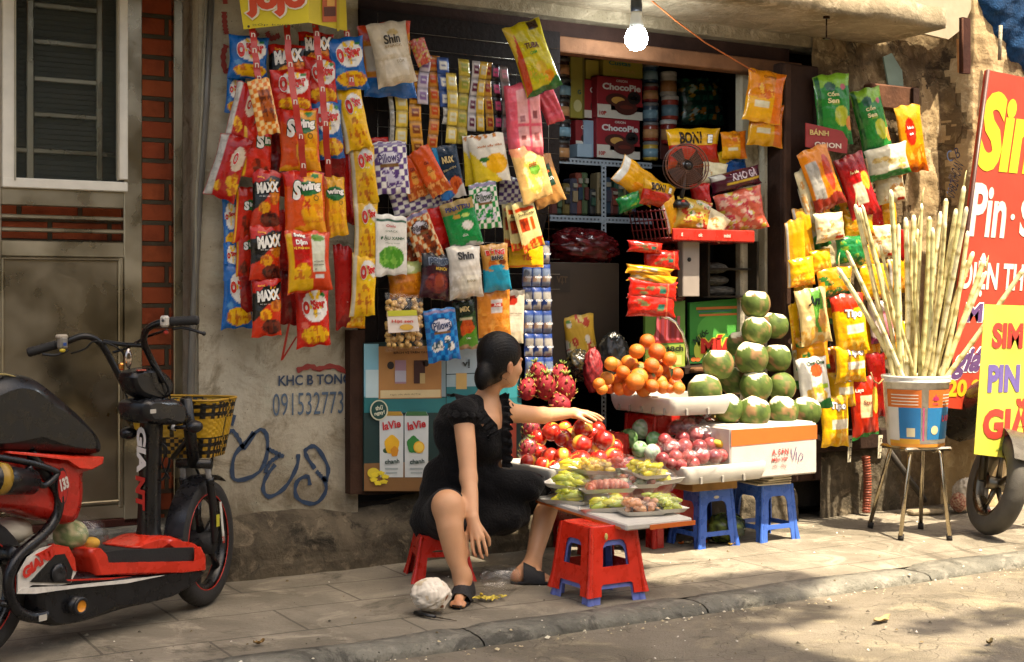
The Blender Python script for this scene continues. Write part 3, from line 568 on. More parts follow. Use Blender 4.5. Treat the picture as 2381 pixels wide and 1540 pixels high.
# ================================================================ PACKETS
WH='ece8de';RD='c32a1c';BL='1663ad';YE='ecb50f';OR='dd6a17';GR='2b7a33';BK='191715';CR='e3cf9c';PU='5a3f7a';GO='c98a1c';BR='6b3a1c';PK='dd5f70';LG='8fbf3a'
def paint(L,U,V,seed=0):
    C=np.tile(lin(L[0]),U.shape+(1,))
    for q in L[1:]:
        k=q[0]
        if k=='r': M=(U>q[1])&(V>q[2])&(U<q[3])&(V<q[4]); cs=q[5:]
        elif k=='e': M=((U-q[1])/q[3])**2+((V-q[2])/q[4])**2<1; cs=q[5:]
        elif k=='s':
            a=np.arctan2(V-q[2],U-q[1])+.3; r=np.hypot(U-q[1],V-q[2]); M=r<q[3]*(.62+.38*np.cos(5*a)); cs=q[4:]
        elif k=='p': M=V<q[1]*U+q[2]+.05*np.sin(U*5+seed); cs=q[3:]
        elif k=='P': M=V>q[1]*U+q[2]+.05*np.sin(U*5+seed); cs=q[3:]
        elif k=='k':
            M=(np.floor((U+1)/2*q[1])+np.floor((V+1)/2*q[2]))%2<1
            if len(q)>4: M&=(U>q[4])&(V>q[5])&(U<q[6])&(V<q[7])
            cs=q[3:4]
        elif k=='h': M=np.floor((V+1)/2*q[1]*2)%2<1; cs=q[2:]
        elif k=='v': M=np.floor((U+1)/2*q[1]*2)%2<1; cs=q[2:]
        elif k=='b':
            rr=np.random.RandomState(seed+q[1]); M=np.zeros(U.shape,bool)
            for _ in range(q[1]):
                x,y=rr.uniform(q[2],q[4]),rr.uniform(q[3],q[5]); M|=((U-x)**2+((V-y)*1.3)**2<q[6]**2)
            cs=q[7:]
        c=lin(cs[0])
        if len(cs)>1:
            t=(vnoise(U*4.5,V*4.5,U*0,seed+len(L))>.12)[...,None]*1.; c=c*(1-t)+lin(cs[1])*t
            C=np.where(M[...,None],c,C)
        else: C[M]=c
    return C
CH=('f0b91c','c9701a')     # crisps
D={}
def O(base,up=WH,lo=None): return dict(L=[base,('e',.12,.32,.78,.52,up),('s',.12,.42,.5,'f2c40c'),('e',.1,-.62,.85,.3)+CH,('e',-.55,-.3,.22,.12,'5a8fc0' if base==BL else 'd96a5a'),('e',.62,.72,.16,.07,GR)],
    T=[("O",-.44,.28,.50,RD,dict(b=.09,o=WH,w=.40,r=8,s=.1)),("'Star",.30,.40,.40,RD,dict(b=.06,o=WH,r=10,w=.92,s=.1)),("CLASSIC",.2,.08,.07,'3a4a6a',dict(w=.5))])
D['os_b']=O(BL); D['os_r']=O(RD); D['os_y']=dict(L=['f2bf10',('r',-1,-1,-.62,1,'e9dfc4'),('e',.35,.5,.6,.34,WH),('s',.4,.3,.45,'f4d23a'),('e',.2,-.5,.7,.45)+CH,('e',.1,-.05,.2,.1,'b87a14')],T=[("O",-.05,.42,.72,RD,dict(b=.09,o=WH,w=.5,r=8,s=.1)),("'Star",.56,.55,.5,RD,dict(b=.06,o=WH,w=.62,r=14,s=.1))])
D['os_s']=dict(L=['b82318',('r',-1,-1,-.45,1,'cfccc4','b4b2ac'),('e',.55,.3,.4,.4,'e6d2b8'),('b',6,-.3,-.8,.9,-.3,.22)+CH],T=[("O",.45,.3,.5,RD,dict(b=.05,o=WH,w=.3))])
D['maxx']=dict(L=[BK,('P',.2,.68,RD),('p',.5,.02,'cc3a1c'),('e',-.1,-.28,.42,.2)+('e8a52a','b8641a'),('e',.62,.05,.4,.22)+('d8812a','a9521a'),('e',.35,-.68,.72,.26,'6b2414','3c160e'),('s',.4,.5,.24,'f0a51a')],
    T=[("Swing",-.4,.72,.12,'f0a51a',dict(b=.03,w=.5)),("MAXX",.08,.40,.50,WH,dict(b=.065,o='0c0b0a',w=1.62,r=8,s=.12)),("BÒ BÍT TẾT",-.1,.1,.07,WH,dict(w=.8))])
D['swing']=dict(L=['c92f17',('p',-.3,.3,'d8541a'),('r',-.05,-1,.9,.95,'e8a014'),('e',.35,-.35,.55,.5,'eaa818','d98214'),('p',.1,-.8,'e0951a'),('e',.15,.42,.72,.24,'236b32'),('e',.55,.82,.2,.08,GR),('s',.1,-.1,.2,'b8321c')],
    T=[("S",-.40,.36,.62,WH,dict(b=.06,o='16381c',w=.44,s=.15)),("wing",.32,.46,.36,WH,dict(b=.055,o='16381c',w=1.05,s=.1,r=5)),("O",.55,.1,.18,'5a4a14',{})])
D['swing2']=dict(L=['e3a817',('r',-1,-1,-.5,1,'d2651c'),('e',.1,-.4,.7,.5,'eeb02a','d98c18'),('e',.1,.42,.8,.24,'236b32')],T=[("wing",.1,.46,.34,WH,dict(b=.05,o='16381c',w=1.4)),("O",.45,.1,.2,'5a4a14',{})])
D['swing_l']=dict(L=['c6301a',('r',-1,-1,-.75,1,'e2b01c'),('e',.5,.35,.5,.2,'236b32'),('b',4,-.4,-.9,.9,-.2,.3,'6b2414','a8321a')],T=[("S",.1,.32,.6,WH,dict(b=.06,o='16381c')),("in",.65,.38,.3,WH,dict(b=.04))])
D['combo']=dict(L=['d8471a',('r',-.75,-.9,.0,.9,'c8261c'),('r',-1,-.95,-.75,.9,'e4b21a'),('e',-.35,-.4,.4,.35)+CH,('r',-.8,-.95,.1,-.6,'e8b51c'),('r',.1,-.35,.75,.85,'dcdcc4'),('e',.42,.75,.3,.12,'6b9a3a'),('r',.2,-.6,.65,-.45,'e6e2da')],
    T=[("Swing",-.4,.82,.13,WH,dict(b=.04,o='16381c',w=.5)),("Dậm",-.35,.6,.18,WH,dict(b=.04,o='c8261c')),("VỊ PHÔ MAI",-.38,.42,.1,'f4cf3c',dict(b=.03,w=.7)),("HƯỚNG DẪN",.42,-.02,.05,BK,dict(w=.5,b=.03)),("BẢO QUẢN",.42,-.14,.05,BK,dict(w=.5,b=.03)),("27",.25,-.28,.06,BK,{})])
D['chk_or']=dict(L=['e9c98a',('k',6,12,'d3741c'),('r',-.35,-.6,.8,.6,'a5521c','5f2a14')],T=[])
def PIL(c,c2=WH,bub='6c5a94',tx='4a3a72'): return dict(L=[c2,('k',8,9,c),('r',-1,.82,1,.95,'8a7fa0'),('e',0,.35,.68,.3,bub),('e',0,.35,.6,.24,'e6e2ea'),('b',7,-.6,-.6,.6,-.15,.2,'cfc8d6',c),('r',-.5,.02,.5,.14,'7a5a34')],T=[("Pillows",0,.36,.34,tx,dict(b=.015,w=1.08,r=6))])
D['pil_p']=PIL(PU); D['pil_g']=PIL('1f8a3c',bub='2d6b3a',tx='1c3a20'); D['pil_b']=PIL('2f86c8','1c5a9e',bub='18406e',tx='16325e'); D['pil_b']['L'][5]=('b',7,-.6,-.6,.6,-.15,.2,'e8e4d8','38505c'); D['pil_br']=PIL('c9651a','e6cfa0',bub='3a2014',tx='2a1810'); D['pil_br']['L'][5]=('b',8,-.8,-.7,.7,.2,.26,'8a3a18','4a1f10')
D['chk_p']=dict(L=[WH,('k',7,7,PU),('p',.0,-.8,'b5b2b0')],T=[])
D['shin']=dict(L=['d9ccb2',('p',.0,-.1,'cfc0a4','dccfb6'),('r',-.6,-.75,.6,-.2,'e2d8c4'),('e',.1,.62,.3,.1,'c9b078')],T=[("Shin",-.02,.42,.3,'38332c',dict(b=.03,w=.85)),("SNACK",0,.2,.08,'8a6f3c',dict(w=.9)),("TÔM",.2,-.3,.13,'8a7a5a',{})])
D['shin_w']=dict(L=['d5cec0',('p',.0,-.2,'c8bfae','dcd6cc'),('r',-.4,-.8,.7,-.15,'e0d8c4')],T=[("Shin",.0,.62,.3,'262320',dict(b=.04,w=1.)),("BÁNH",.2,-.35,.13,'8a7a4a',{})])
D['blue_or']=dict(L=['d98a1c',('P',.1,.62,'d2481c'),('p',.15,-.35,'1668b0'),('r',-.9,-.3,-.5,.4,'c8bfae'),('p',.15,-.75,'1a5ca4')],T=[])
D['lemon']=dict(L=['d7c832',('r',-1,-1,-.62,1,'cc4a18'),('r',.25,.72,.8,1,'3a2618'),('e',.15,-.35,.28,.2,'e9c44a'),('e',.45,-.62,.28,.16,'e2912a'),('b',5,-.4,-.75,.8,-.1,.16,'b5b81e','e8b43a'),('p',.12,-.83,'2c6b2c'),('P',2.2,2.1,'e8c84a')],T=[("TUBA",.05,.3,.2,'5a3422',dict(b=.05,o='d7c832',w=.8,r=-8)),("CAM",.0,.1,.1,'4f9a3a',dict(b=.04))])
D['pink']=dict(L=['dd6070',('r',-.45,-.75,.15,.8,'e5a9a6'),('r',.28,-.75,.9,.7,'e39a98'),('r',-.3,-.6,0,-.45,'8a4a4a'),('r',-.3,-.1,0,.1,'9a5a5a'),('r',.4,.0,.7,.2,'8a4a4a'),('r',.4,-.6,.7,-.4,'9a5a5a'),('r',-.5,-.2,1,-.12,'dd6070')],T=[])
D['pinkp']=dict(L=['d8606c',('r',-.2,-.6,.6,.6,'c84a58')],T=[])
D['orpack']=dict(L=['dd5a17',('p',0,-.45,'b8521c','e8a05a'),('e',0,-.1,.3,.3,'e8a04a')],T=[("Gà",0,.35,.2,'7a2a10',dict(b=.03)),("CAY",.05,-.02,.14,'7a2a10',dict(b=.03))])
D['nux']=dict(L=['14283c',('r',-1,-.2,-.6,1,'2a86b8'),('p',-.3,-.35,'2a6cae','18508e'),('e',.35,-.55,.55,.35,'c45a2c','9a3a1c'),('p',.4,-.9,'b9b2a8')],T=[("NUX",.05,.45,.36,'c9b27a',dict(b=.05,o=BK,w=.95)),("Đậu phộng",.05,.1,.14,'c9b27a',dict(w=1.1,r=15)),("9g",-.1,.82,.1,WH,{})])
D['mango']=dict(L=['e8e2d2',('e',.35,-.25,.6,.42,'eeb21c'),('p',-.9,-.55,'e6c93a'),('e',-.3,-.05,.26,.1,'2d6b2a'),('b',5,-.9,.82,.9,1,.12,'b8742a')],T=[("Xoài sấy dẻo",.1,.5,.12,'b8641a',dict(w=1.4,b=.02))])
D['pine']=dict(L=['cfa86a',('e',0,-.1,.6,.7,'c9b95a','d8d29a'),('e',.15,.1,.35,.2,'6a9a34'),('P',0,.7,'d8906a'),('e',.1,.55,.4,.16,'d8cf9a')],T=[("mít",.1,.3,.18,'8a3a1c',dict(b=.03))])
D['kraft']=dict(L=['b8824a',('r',.0,-.3,.7,.6,'20402e'),('p',.3,-.6,'b08048')],T=[("hạt",.35,.3,.16,'d2541c',dict(b=.03)),("sen",.35,.0,.14,WH,{})])
D['pinat']=dict(L=['1f8a42',('P',.1,.5,'a58a4a'),('e',.3,-.12,.34,.2,'e4ddcc'),('e',.25,-.1,.24,.13,'f2efe6'),('e',-.2,.32,.22,.1,'c9a04a'),('e',.35,.32,.25,.08,'b9cf6a'),('p',0,-.86,'b9b4aa')],T=[("PINATTSU",0,.68,.2,'2a2a5e',dict(b=.04,w=1.5)),("dừa",.0,-.5,.12,WH,{})])
D['redp']=dict(L=['bb2418',('p',0,-.75,'8f1a12')],T=[("vị",.3,-.4,.12,WH,{})])
D['xanh']=dict(L=['dfdcd2',('r',-1,.76,1,.83,'1f4a34'),('e',-.05,-.42,.8,.38,'4a8a2a','7cae4a'),('p',0,-.9,'cfcbc0')],T=[("Oishi",-.1,.62,.1,'b8282c',dict(w=.6,b=.02)),("SNACK",-.05,.45,.08,'3c5a44',dict(w=.8)),("ĐẬU XANH",0,.22,.2,'2c5a34',dict(w=1.5,b=.02)),("Mung bean",.0,.05,.08,'6a7a5a',dict(w=.9))])
D['pongo']=dict(L=['3a1a24',('P',.1,.45,'14141c'),('e',0,-.3,.8,.45,'7a2c24','5a1a24'),('e',.1,-.2,.35,.3,'94402c')],T=[("pongo",0,.62,.3,'3a4658',dict(b=.06,o='9aa4b4',w=1.3)),("MUNCH",.15,.32,.13,'c9a43a',dict(w=.8,b=.03))])
D['bong']=dict(L=['d59a4a',('p',.0,-.1,'2f9fbe'),('P',0,.7,'d9a45a'),('e',-.3,.15,.32,.22,'c86a24'),('e',.5,.2,.26,.12,'7a3a1c'),('e',0,.0,.6,.12,'2f9fbe')],T=[("BÒNG",0,.66,.3,'cf3228',dict(b=.06,o=WH,w=1.4)),("BANG",.1,.4,.2,'2a2424',dict(b=.05,o=WH,w=.9))])
D['green_mix']=dict(L=['2b4a22',('e',.1,-.2,.62,.5,'cf5a24','b8441c'),('p',.3,-.4,'58902c'),('P',.2,.35,'1c2a1a'),('p',0,-.85,'a88a6a'),('r',-.5,.2,.6,.32,'c9c29a')],T=[("MIX",.0,.66,.3,'c9b27a',dict(b=.05,w=.9)),("ƯỚP",.1,-.55,.14,WH,{})])
D['orange_dry']=dict(L=['cf8438',('b',30,-1,-1,1,1,.14,'dd9a4a','c07228'),('r',-.2,.0,.5,.55,'c9c4c0'),('r',-.2,.28,.5,.4,'c8322a')],T=[("Xoài",.15,.35,.12,WH,dict(b=.02))])
D['beige_nut']=dict(L=['cfc4ae',('e',-.2,.6,.5,.2,'a83224'),('p',0,-.6,'c4b89c')],T=[("HẠNH NHÂN",0,.1,.13,'4a3a2a',dict(w=1.4,b=.02))])
D['orange_rice']=dict(L=['c9791c',('b',20,-1,-1,1,1,.2,'d98a28','b8661a'),('P',0,.35,'b9c47a'),('e',.1,.6,.5,.2,'dfe4c0')],T=[])
D['seeds']=dict(L=['d8c88a',('r',-.85,.62,.85,.8,'c2441c'),('r',-.8,-.25,.1,.35,'b5401c','7a2a18'),('r',.3,-.2,.55,.35,'cf5a1c'),('p',.1,-.62,'c4481c','d8b24a')],T=[("Sunflower",.05,.5,.16,'3a2a1c',dict(w=1.5,b=.02))])
D['ylabel']=dict(L=['dcae1c',('r',-1,-1,1,-.8,'c94a1c')],T=[("Tết",.0,.0,.25,'b83a1c',dict(b=.03))])
D['com']=dict(L=['2f8a36',('P',0,.62,'8fc23e'),('e',.35,-.25,.42,.3,'bcc244'),('e',.85,-.45,.22,.2,'d88a4a'),('r',-1,-1,-.72,1,'1f5a2a','3f7a34'),('e',-.2,.62,.3,.14,'2f5f4a'),('e',.55,.6,.14,.08,'c9606a'),('p',0,-.75,'1f6a34'),('r',-.2,.1,.3,.16,'8fae4a')],T=[("Cốm",-.1,.4,.17,'e8dba0',dict(b=.04,w=.65)),("Sen",-.1,.2,.17,'e8dba0',dict(b=.04,w=.65))])
D['ortall']=dict(L=['e0951f',('e',-.1,.2,.42,.42,'c8341c'),('P',0,.7,'e8b03a'),('b',6,-.2,-.9,.9,-.2,.3,'dd7a1c','eab04a'),('p',0,-.82,'a8501c')],T=[("bánh",-.1,.32,.14,WH,dict(b=.03)),("quê",-.1,.12,.14,WH,dict(b=.03))])
D['orsil']=dict(L=['d9841f',('r',-.85,-.7,-.2,.6,'b4b0a8','9c9890'),('e',.4,.1,.3,.6,'b8401c'),('p',0,-.6,'8a2a1c')],T=[])
D['redwht']=dict(L=['b3201c',('r',-.45,-.6,.3,.1,'d9cfb0'),('e',.55,.1,.3,.3,'e0b03a'),('P',0,.6,'9a1a1c')],T=[("Ăn liền",-.1,.45,.14,'e8dba0',dict(b=.03))])
D['cream']=dict(L=['ded0a8',('b',6,-.9,-.7,.9,.6,.22,'cf9a5a','e6dcc0'),('r',.2,-.9,.8,-.7,'c8402c')],T=[])
D['cream_g']=dict(L=['e0d8bc',('p',0,-.6,GR),('b',5,-.8,-.5,.8,.7,.22,'c9a85a','d8c88a')],T=[])
D['ylong']=dict(L=['e5a51c',('r',-1,-1,-.7,1,'ddd8cc'),('e',.3,-.5,.5,.4,'e08a2c','eab85a')],T=[])
D['yel']=dict(L=['e9b01c',('b',6,-.8,-.9,.8,.2,.26,'e08a2c','f0ca5a'),('p',0,-.8,'d9801c')],T=[])
D['ogreen']=dict(L=['dd932a',('b',7,-.9,-.9,.9,.6,.26,'3a7a34','e6b45a'),('p',0,-.75,'1f6b3a')],T=[])
D['greenf']=dict(L=['1f7a3c',('b',9,-.9,-.9,.9,.9,.22,'2f9a4a','9ab83a')],T=[])
D['an']=dict(L=['dfc489',('r',-.1,-.6,.62,1,'5f9a3c'),('e',.45,-.2,.34,.28,'d99a5a'),('e',.45,.05,.16,.18,'e2ab6a'),('b',6,-.9,-.9,.6,-.4,.24,'dba24a','e8c27a'),('e',-.5,-.05,.2,.08,WH)],T=[("An",.0,.56,.36,'16261c',dict(b=.05,w=.85,s=.3))])
D['tipo']=dict(L=['edb713',('P',.05,.45,'c8381c'),('e',.0,-.7,.7,.25,'e8a52a','f0c85a'),('r',-.4,-.35,.75,-.05,'ece4d0'),('e',.6,.3,.3,.2,'f2cf3a')],T=[("Tipo",.12,.3,.34,'ece8e6',dict(b=.05,o='3a4668',w=1.05,r=-5))])
D['tipo2']=dict(L=['edb713',('e',.1,-.6,.7,.3,'e8a52a','f0c85a'),('r',-.4,-.3,.85,.1,'ece4d0')],T=[("Tipo",.1,.6,.36,'ece8e6',dict(b=.05,o='3a4668',w=1.2,r=-5))])
D['one']=dict(L=['e6e4da',('e',.1,.5,.4,.26,'c85a34'),('b',6,-.5,-.5,.5,0,.22,'dcae4a','e8c87a'),('p',.05,-.68,'2f7a3c'),('r',.3,-.2,.8,-.05,'9ab83a')],T=[("One One",.15,.8,.17,'3a4a34',dict(b=.05,o=WH,w=1.2))])
D['pinkw']=dict(L=['e8d8d4',('e',.3,-.1,.6,.6,'dd8a9a'),('e',-.3,.5,.3,.1,'9ac83a'),('p',0,-.7,'7a2a4a')],T=[])
D['redlay']=dict(L=['b5301c',('r',-.55,-.35,.25,.4,'d8c69a'),('e',.6,.2,.34,.45,'e0b24a'),('p',0,-.88,'2f8a3c')],T=[("Lays",-.6,.55,.18,WH,dict(b=.03)),("Stax",-.1,.15,.16,'8a2a1c',dict(b=.02))])
D['dkred']=dict(L=['8f1c18',('b',5,-.8,-.8,.8,.8,.2,'6f1412')],T=[])
D['cheese']=dict(L=['d8861c',('p',.1,-.05,'e2a51c'),('b',4,-.6,.0,.6,.6,.2,'c8641c','e8b04a'),('r',.45,-1,1,1,'d9701a'),('r',-.6,-.45,.2,-.2,'dcd0ae')],T=[("Custard",.1,.75,.1,BR,{})])
D['bon']=dict(L=['b9301c',('P',-.05,.15,'dba41a'),('p',0,-.6,'b8461c')],T=[("BON!",-.15,.5,.3,'2a1c14',dict(b=.04,w=.85)),("E",.62,.42,.2,WH,dict(b=.08,o='1a1714'))])
D['bluey']=dict(L=['174a86',('P',.3,.2,'c9a01c')],T=[])
D['grn_sachets']=dict(L=['1c4434',('v',7,'24584a','3a7a5a'),('h',5,'1a3a2c'),('b',14,-.9,.2,.9,.7,.1,'c9a43a','b8d0c0'),('b',14,-.9,-.8,.9,-.3,.1,'b87a2c','a8c0b4')],T=[])
D['maroon']=dict(L=['4a1426',('r',-.6,-.35,.95,-.1,'c9a83a'),('r',-1,.3,-.6,1,'c9c2b4')],T=[("KHO GÀ",.2,.45,.22,'b9a8ac',dict(b=.03,w=1.1))])
D['candy']=dict(L=['c8604a',('b',40,-1,-1,1,1,.14,'d8a88a','b83a44'),('b',20,-1,-1,1,1,.12,'c9b84a','e0d0c4')],T=[])
D['misc']=dict(L=['c9a43a',('b',14,-1,-1,1,1,.24,'b8402c','dcc87a'),('b',8,-1,-1,1,1,.2,'d8d0c0','5a8a3a')],T=[])
D['redsnack']=dict(L=['b5281c',('b',5,-.6,-.4,.4,.4,.2,'6a6a44','8a3a2a'),('r',.2,-.3,.5,.1,'2a6a5a'),('r',.55,-1,.62,1,'d86a4a')],T=[])
D['goldsnack']=dict(L=['d99a1c',('b',4,-.8,-.5,.2,.4,.2,'b8a88a','8a6a4a')],T=[])
class Bag:
    def __init__(s,w,h,T,kind,seed):
        s.w,s.h,s.T,s.k=w,h,T,kind; r=np.random.RandomState(seed); s.s=seed; s.ph=r.uniform(0,6,8); s.bend=r.uniform(-.08,.12)*w; s.tw=r.uniform(-.12,.12); s.cr=[r.uniform(-.03,.03) for _ in range(4)]
    def pt(s,u,v,side=-1):
        w,h,T,p=s.w,s.h,s.T,s.ph; au=np.abs(u);av=np.abs(v)
        if s.k=='pillow':
            fu=np.clip(1-au**2.2,0,1)**.55; e=np.clip((1-av)/.07,0,1); fv=np.clip(1-(av*1.03)**3.2,0,1)**.62
            sq=1-.09*np.clip(1-av**3,0,1)-.03*np.sin(v*4+p[0])*(1-av)
        elif s.k=='flat':
            fu=np.clip(1-au**4,0,1)**.6; fv=np.clip(1-av**4,0,1)**.7; sq=1-.02*(1-av**2)
        else:
            fu=np.clip(1-au**9,0,1)**.5; fv=np.clip(1-av**9,0,1)**.6; sq=1-.015*np.sin(v*5+p[1])
        pr=fu*fv
        x=w/2*u*sq+s.tw*.12*w*np.sin(v*2+p[2]); z=h/2*v+h*(.012*np.sin(u*7+p[3])+s.cr[0]*u*np.sign(v)-.015*(u**2))*av**2
        y=T*pr*side
        k=T*(.16 if s.k=='pillow' else .22)
        y=y+side*k*pr*(vnoise(u*3.2+p[4],v*3.6+p[5],0*u,s.s%9)+.35*np.sin((u*np.cos(p[6])+v*np.sin(p[6]))*9+p[7]))
        y=y+side*T*.22*np.sin(u*(10+3*np.sin(p[1]))+p[2]+v*3)*av**5*(1-av**14)*fu
        y=y+.004*np.sin(u*9+p[0])*av**8+s.bend*u*u*.6-s.tw*.3*w*u*v*.5
        return x,y,z
def bag_mesh(des,w,h,T=.03,kind='pillow',seed=0,res=1.):
    d=D[des]; b=Bag(w,h,T,kind,seed); m=MB()
    nu=max(10,min(36,int(w*170*res))); nv=max(12,min(48,int(h*170*res)))
    u=np.linspace(-1,1,nu); v=np.linspace(-1,1,nv); U,V=np.meshgrid(u,v,indexing='ij')
    C=paint(d['L'],U,V,seed%13)*np.random.RandomState(seed).uniform(.74,.98); C=C*(1+.10*vnoise(U*9,V*11,U*0,seed))[...,None]; g_=C.mean(-1,keepdims=True); C=np.clip(C*1.06-g_*.06,.004,1)
    if kind=='pillow': C=np.where((np.abs(V)>.94)[...,None],C*(.82+.18*(np.sin(V*400)>0))[...,None],C)
    m.grid(np.stack(b.pt(U,V,-1),-1),C)
    U2,V2=np.meshgrid(np.linspace(-1,1,12),np.linspace(-1,1,14),indexing='ij')
    bc=lin(d.get('B','a9a69e' if kind!='block' else d['L'][0])); m.grid(np.stack(b.pt(U2,V2,1),-1)+np.array([0,.0012,0]),np.tile(bc,U2.shape+(1,)),flip=True)
    def fn(q,lf):
        x,y,z=b.pt(np.clip(q[:,0]/(w/2),-1.2,1.2),np.clip(q[:,1]/(h/2),-1,1),-1); return np.stack([x,y-lf,z],1)
    for (t,tx,ty,th,c,o) in d.get('T',[]):
        v2,f2,w0,h0=text2d(t,o.get('b',0),o.get('s',0)); hh=th*w*.72; 
        for (bb,cc,lf) in (([(o.get('b',0)+.05,o['o'],.0022)] if 'o' in o else [])+[(o.get('b',0),c,.0042)]):
            vv,ff,_,_=text2d(t,bb,o.get('s',0))
            S=hh/h0; SX=o['w']*w/2/w0 if 'w' in o else S; q=vv*np.array([SX,S]); a=R(o.get('r',0)); q=np.stack([q[:,0]*cos(a)-q[:,1]*sin(a),q[:,0]*sin(a)+q[:,1]*cos(a)],1)+np.array([tx*w/2,ty*h/2])
            m.add(fn(q,lf),ff,cc,0,False)
    return m
BSEED=[0]
def bag(label,des,px,py,wp,hp,tilt=0,d=.12,yaw=None,T=None,kind='pillow',mat='foil_print',cat='snack bag',name='snack_bag',group=None,lean=0):
    BSEED[0]+=1; sd=BSEED[0]; r=np.random.RandomState(sd+500)
    if yaw is None: yaw=r.uniform(-22,2)
    p=Wp(px,py,d); dp=depth(p); k=dp/FP; w=wp*k/max(.35,cos(R(yaw+31.3))); h=hp*k
    if T is None: T={'pillow':.16,'flat':.07,'block':.2}[kind]*w
    m=bag_mesh(des,w,h,T,kind,sd)
    o=m.build(name,mat,mat4=T_(p,yaw,lean,tilt)); tag(o,label,cat,group); return o
def T_(p,yaw,lean,tilt): return np.array(Matrix.Translation(Vector(p))@Matrix.Rotation(R(yaw),4,'Z')@Matrix.Rotation(R(lean),4,'X')@Matrix.Rotation(R(tilt),4,'Y'))
GL='crisp packets hanging in front of the plaster wall'
def L(label,des,*a,**k): k.setdefault('group',GL); return bag(label,des,*a,**k)
# --- left cluster
L('blue crisp packet at the top left end of the hanging cluster','os_b',577,134,90,100,2,.14,yaw=-12)
L('blue crisp packet squeezed edge-on below the top left one','os_b',546,222,42,84,4,.08)
L('blue crisp packet edge-on at mid height behind the silver-edged red ones','os_b',536,522,36,120,-2,.07)
L('blue crisp packet just above the lowest blue one','os_b',537,608,34,90,0,.08)
L('blue and yellow crisp packet lowest on the left edge of the cluster','os_b',553,690,66,146,3,.10)
L('red crisp packet with a silver side, upper of the two leaning on the left edge','os_s',566,262,66,138,14,.17,yaw=-38)
L('red crisp packet with a silver side, lower of the two leaning on the left edge','os_s',530,388,78,150,17,.16,yaw=-34)
L('slim packet with orange and cream checks hanging below the top left blue packet','chk_or',613,248,50,130,-12,.30,kind='flat',T=.014)
L('plain red crisp packet squeezed beside the silver-edged pair','dkred',560,345,42,130,6,.15)
L('orange foil packet edge-on left of the upper black and red packets','swing_l',568,500,44,130,3,.13)
L('red packet edge-on left of the middle black and red packet','swing_l',569,590,42,110,1,.13)
L('red packet edge-on left of the lowest black and red packet','dkred',568,672,44,110,-1,.12)
L('black and red crisp packet, left of the two at the top','maxx',668,152,88,96,-3,.17)
L('black and red crisp packet, right and higher of the two at the top','maxx',733,122,80,92,3,.18)
L('red crisp packet with white oval below the left black one at the top','os_r',676,212,92,100,-2,.21)
L('red crisp packet with white oval wedged between two tape strips at upper centre','os_r',745,188,72,108,0,.20)
L('white and blue crisp packet at the top right end of the cluster','os_b',806,148,84,120,-8,.20,yaw=-4)
L('large orange-red packet with white S lettering at upper centre','swing',695,326,96,145,-2,.25)
L('blue crisp packet with white oval right of the large orange one','os_b',758,300,80,140,-4,.20)
L('yellow crisp packet, top of the right hand strand','os_y',820,278,66,140,-12,.20,yaw=-30)
L('yellow crisp packet, second in the right hand strand','os_y',845,405,62,140,-5,.20,yaw=-30)
L('yellow crisp packet, third in the right hand strand','os_y',850,535,58,142,0,.20,yaw=-26)
L('yellow crisp packet, fourth in the right hand strand','os_y',845,664,60,142,3,.20,yaw=-26)
L('yellow packet tip at the very bottom of the right hand strand','yel',828,738,42,50,4,.14)
L('orange-red packet with white S half hidden left of the large one','swing_l',598,350,66,125,2,.19)
L('black and red crisp packet, top one of the lower left column of three','maxx',618,464,68,138,2,.22)
L('black and red crisp packet, middle of the lower left column of three','maxx',619,588,68,130,1,.22)
L('black and red crisp packet, bottom of the lower left column of three','maxx',620,714,68,136,-1,.22)
L('large orange and yellow packet in the very middle of the cluster','swing',708,470,96,145,-3,.27)
L('yellow packet with green band tucked behind the middle large one','swing2',776,480,58,140,-5,.20)
L('clear double pack with a red front and a pale nutrition panel','combo',716,607,100,142,-3,.28)
L('red crisp packet with white oval at the bottom centre of the cluster','os_r',727,735,78,140,-2,.20)
L('red foil packet seen edge-on behind the yellow strand at mid height','redp',806,440,34,160,-3,.12)
L('long red packet edge-on left of the lower yellow packets','redp',799,665,44,190,-2,.13)
L('dark red packet corner behind the lowest black packet','dkred',672,690,50,130,0,.10)
L('red packet showing between the oval packet and the orange packet','dkred',650,300,50,140,0,.12)
L('red packet behind the yellow packet with the green band','dkred',770,380,70,120,0,.11)
L('red packet behind the clear double pack','redp',672,560,60,140,0,.13)
L('red packet behind the S-lettered packets on the left','dkred',640,400,60,110,0,.11)
# --- pegboard rack: upper part
GM='packets pegged on the dark display board'
def M(label,des,*a,**k): k.setdefault('group',GM); k.setdefault('kind','flat'); return bag(label,des,*a,**k)
M('big blue and orange bag at the top left of the display board','blue_or',902,140,120,172,-6,.16,kind='pillow',T=.03)
M('large beige prawn cracker bag in front of the blue and orange bag','shin',912,124,92,146,-12,.24,kind='pillow',T=.04)
M('small clear packet of orange pieces beside the beige bag','candy',978,120,36,62,-20,.20)
M('yellow fruit sweet bag hanging at a slant from the lintel','lemon',1237,134,92,168,-21,.30,kind='pillow',T=.045,yaw=-18)
M('pink bulk pack of candies below the slanting yellow bag','pink',1218,278,82,168,-4,.26,kind='block',T=.03,yaw=-14)
M('small pink pack behind the slanting yellow bag','pinkp',1279,250,44,76,-22,.18,kind='block',T=.03)
M('purple and white checked pouch at the left of the board','pil_p',905,390,88,122,-5,.20)
M('red packet corner behind the purple checked pouch','redp',880,340,50,40,-8,.12)
M('orange chicken snack packet, left of the overlapping pair','orpack',962,412,52,100,-18,.16)
M('orange chicken snack packet, right of the overlapping pair','orpack',1000,398,52,118,-30,.20)
M('dark blue nut pouch with gold lettering','nux',1044,400,58,124,-12,.22)
M('white and yellow mango pouch half behind its twin','mango',1112,372,66,112,-4,.17)
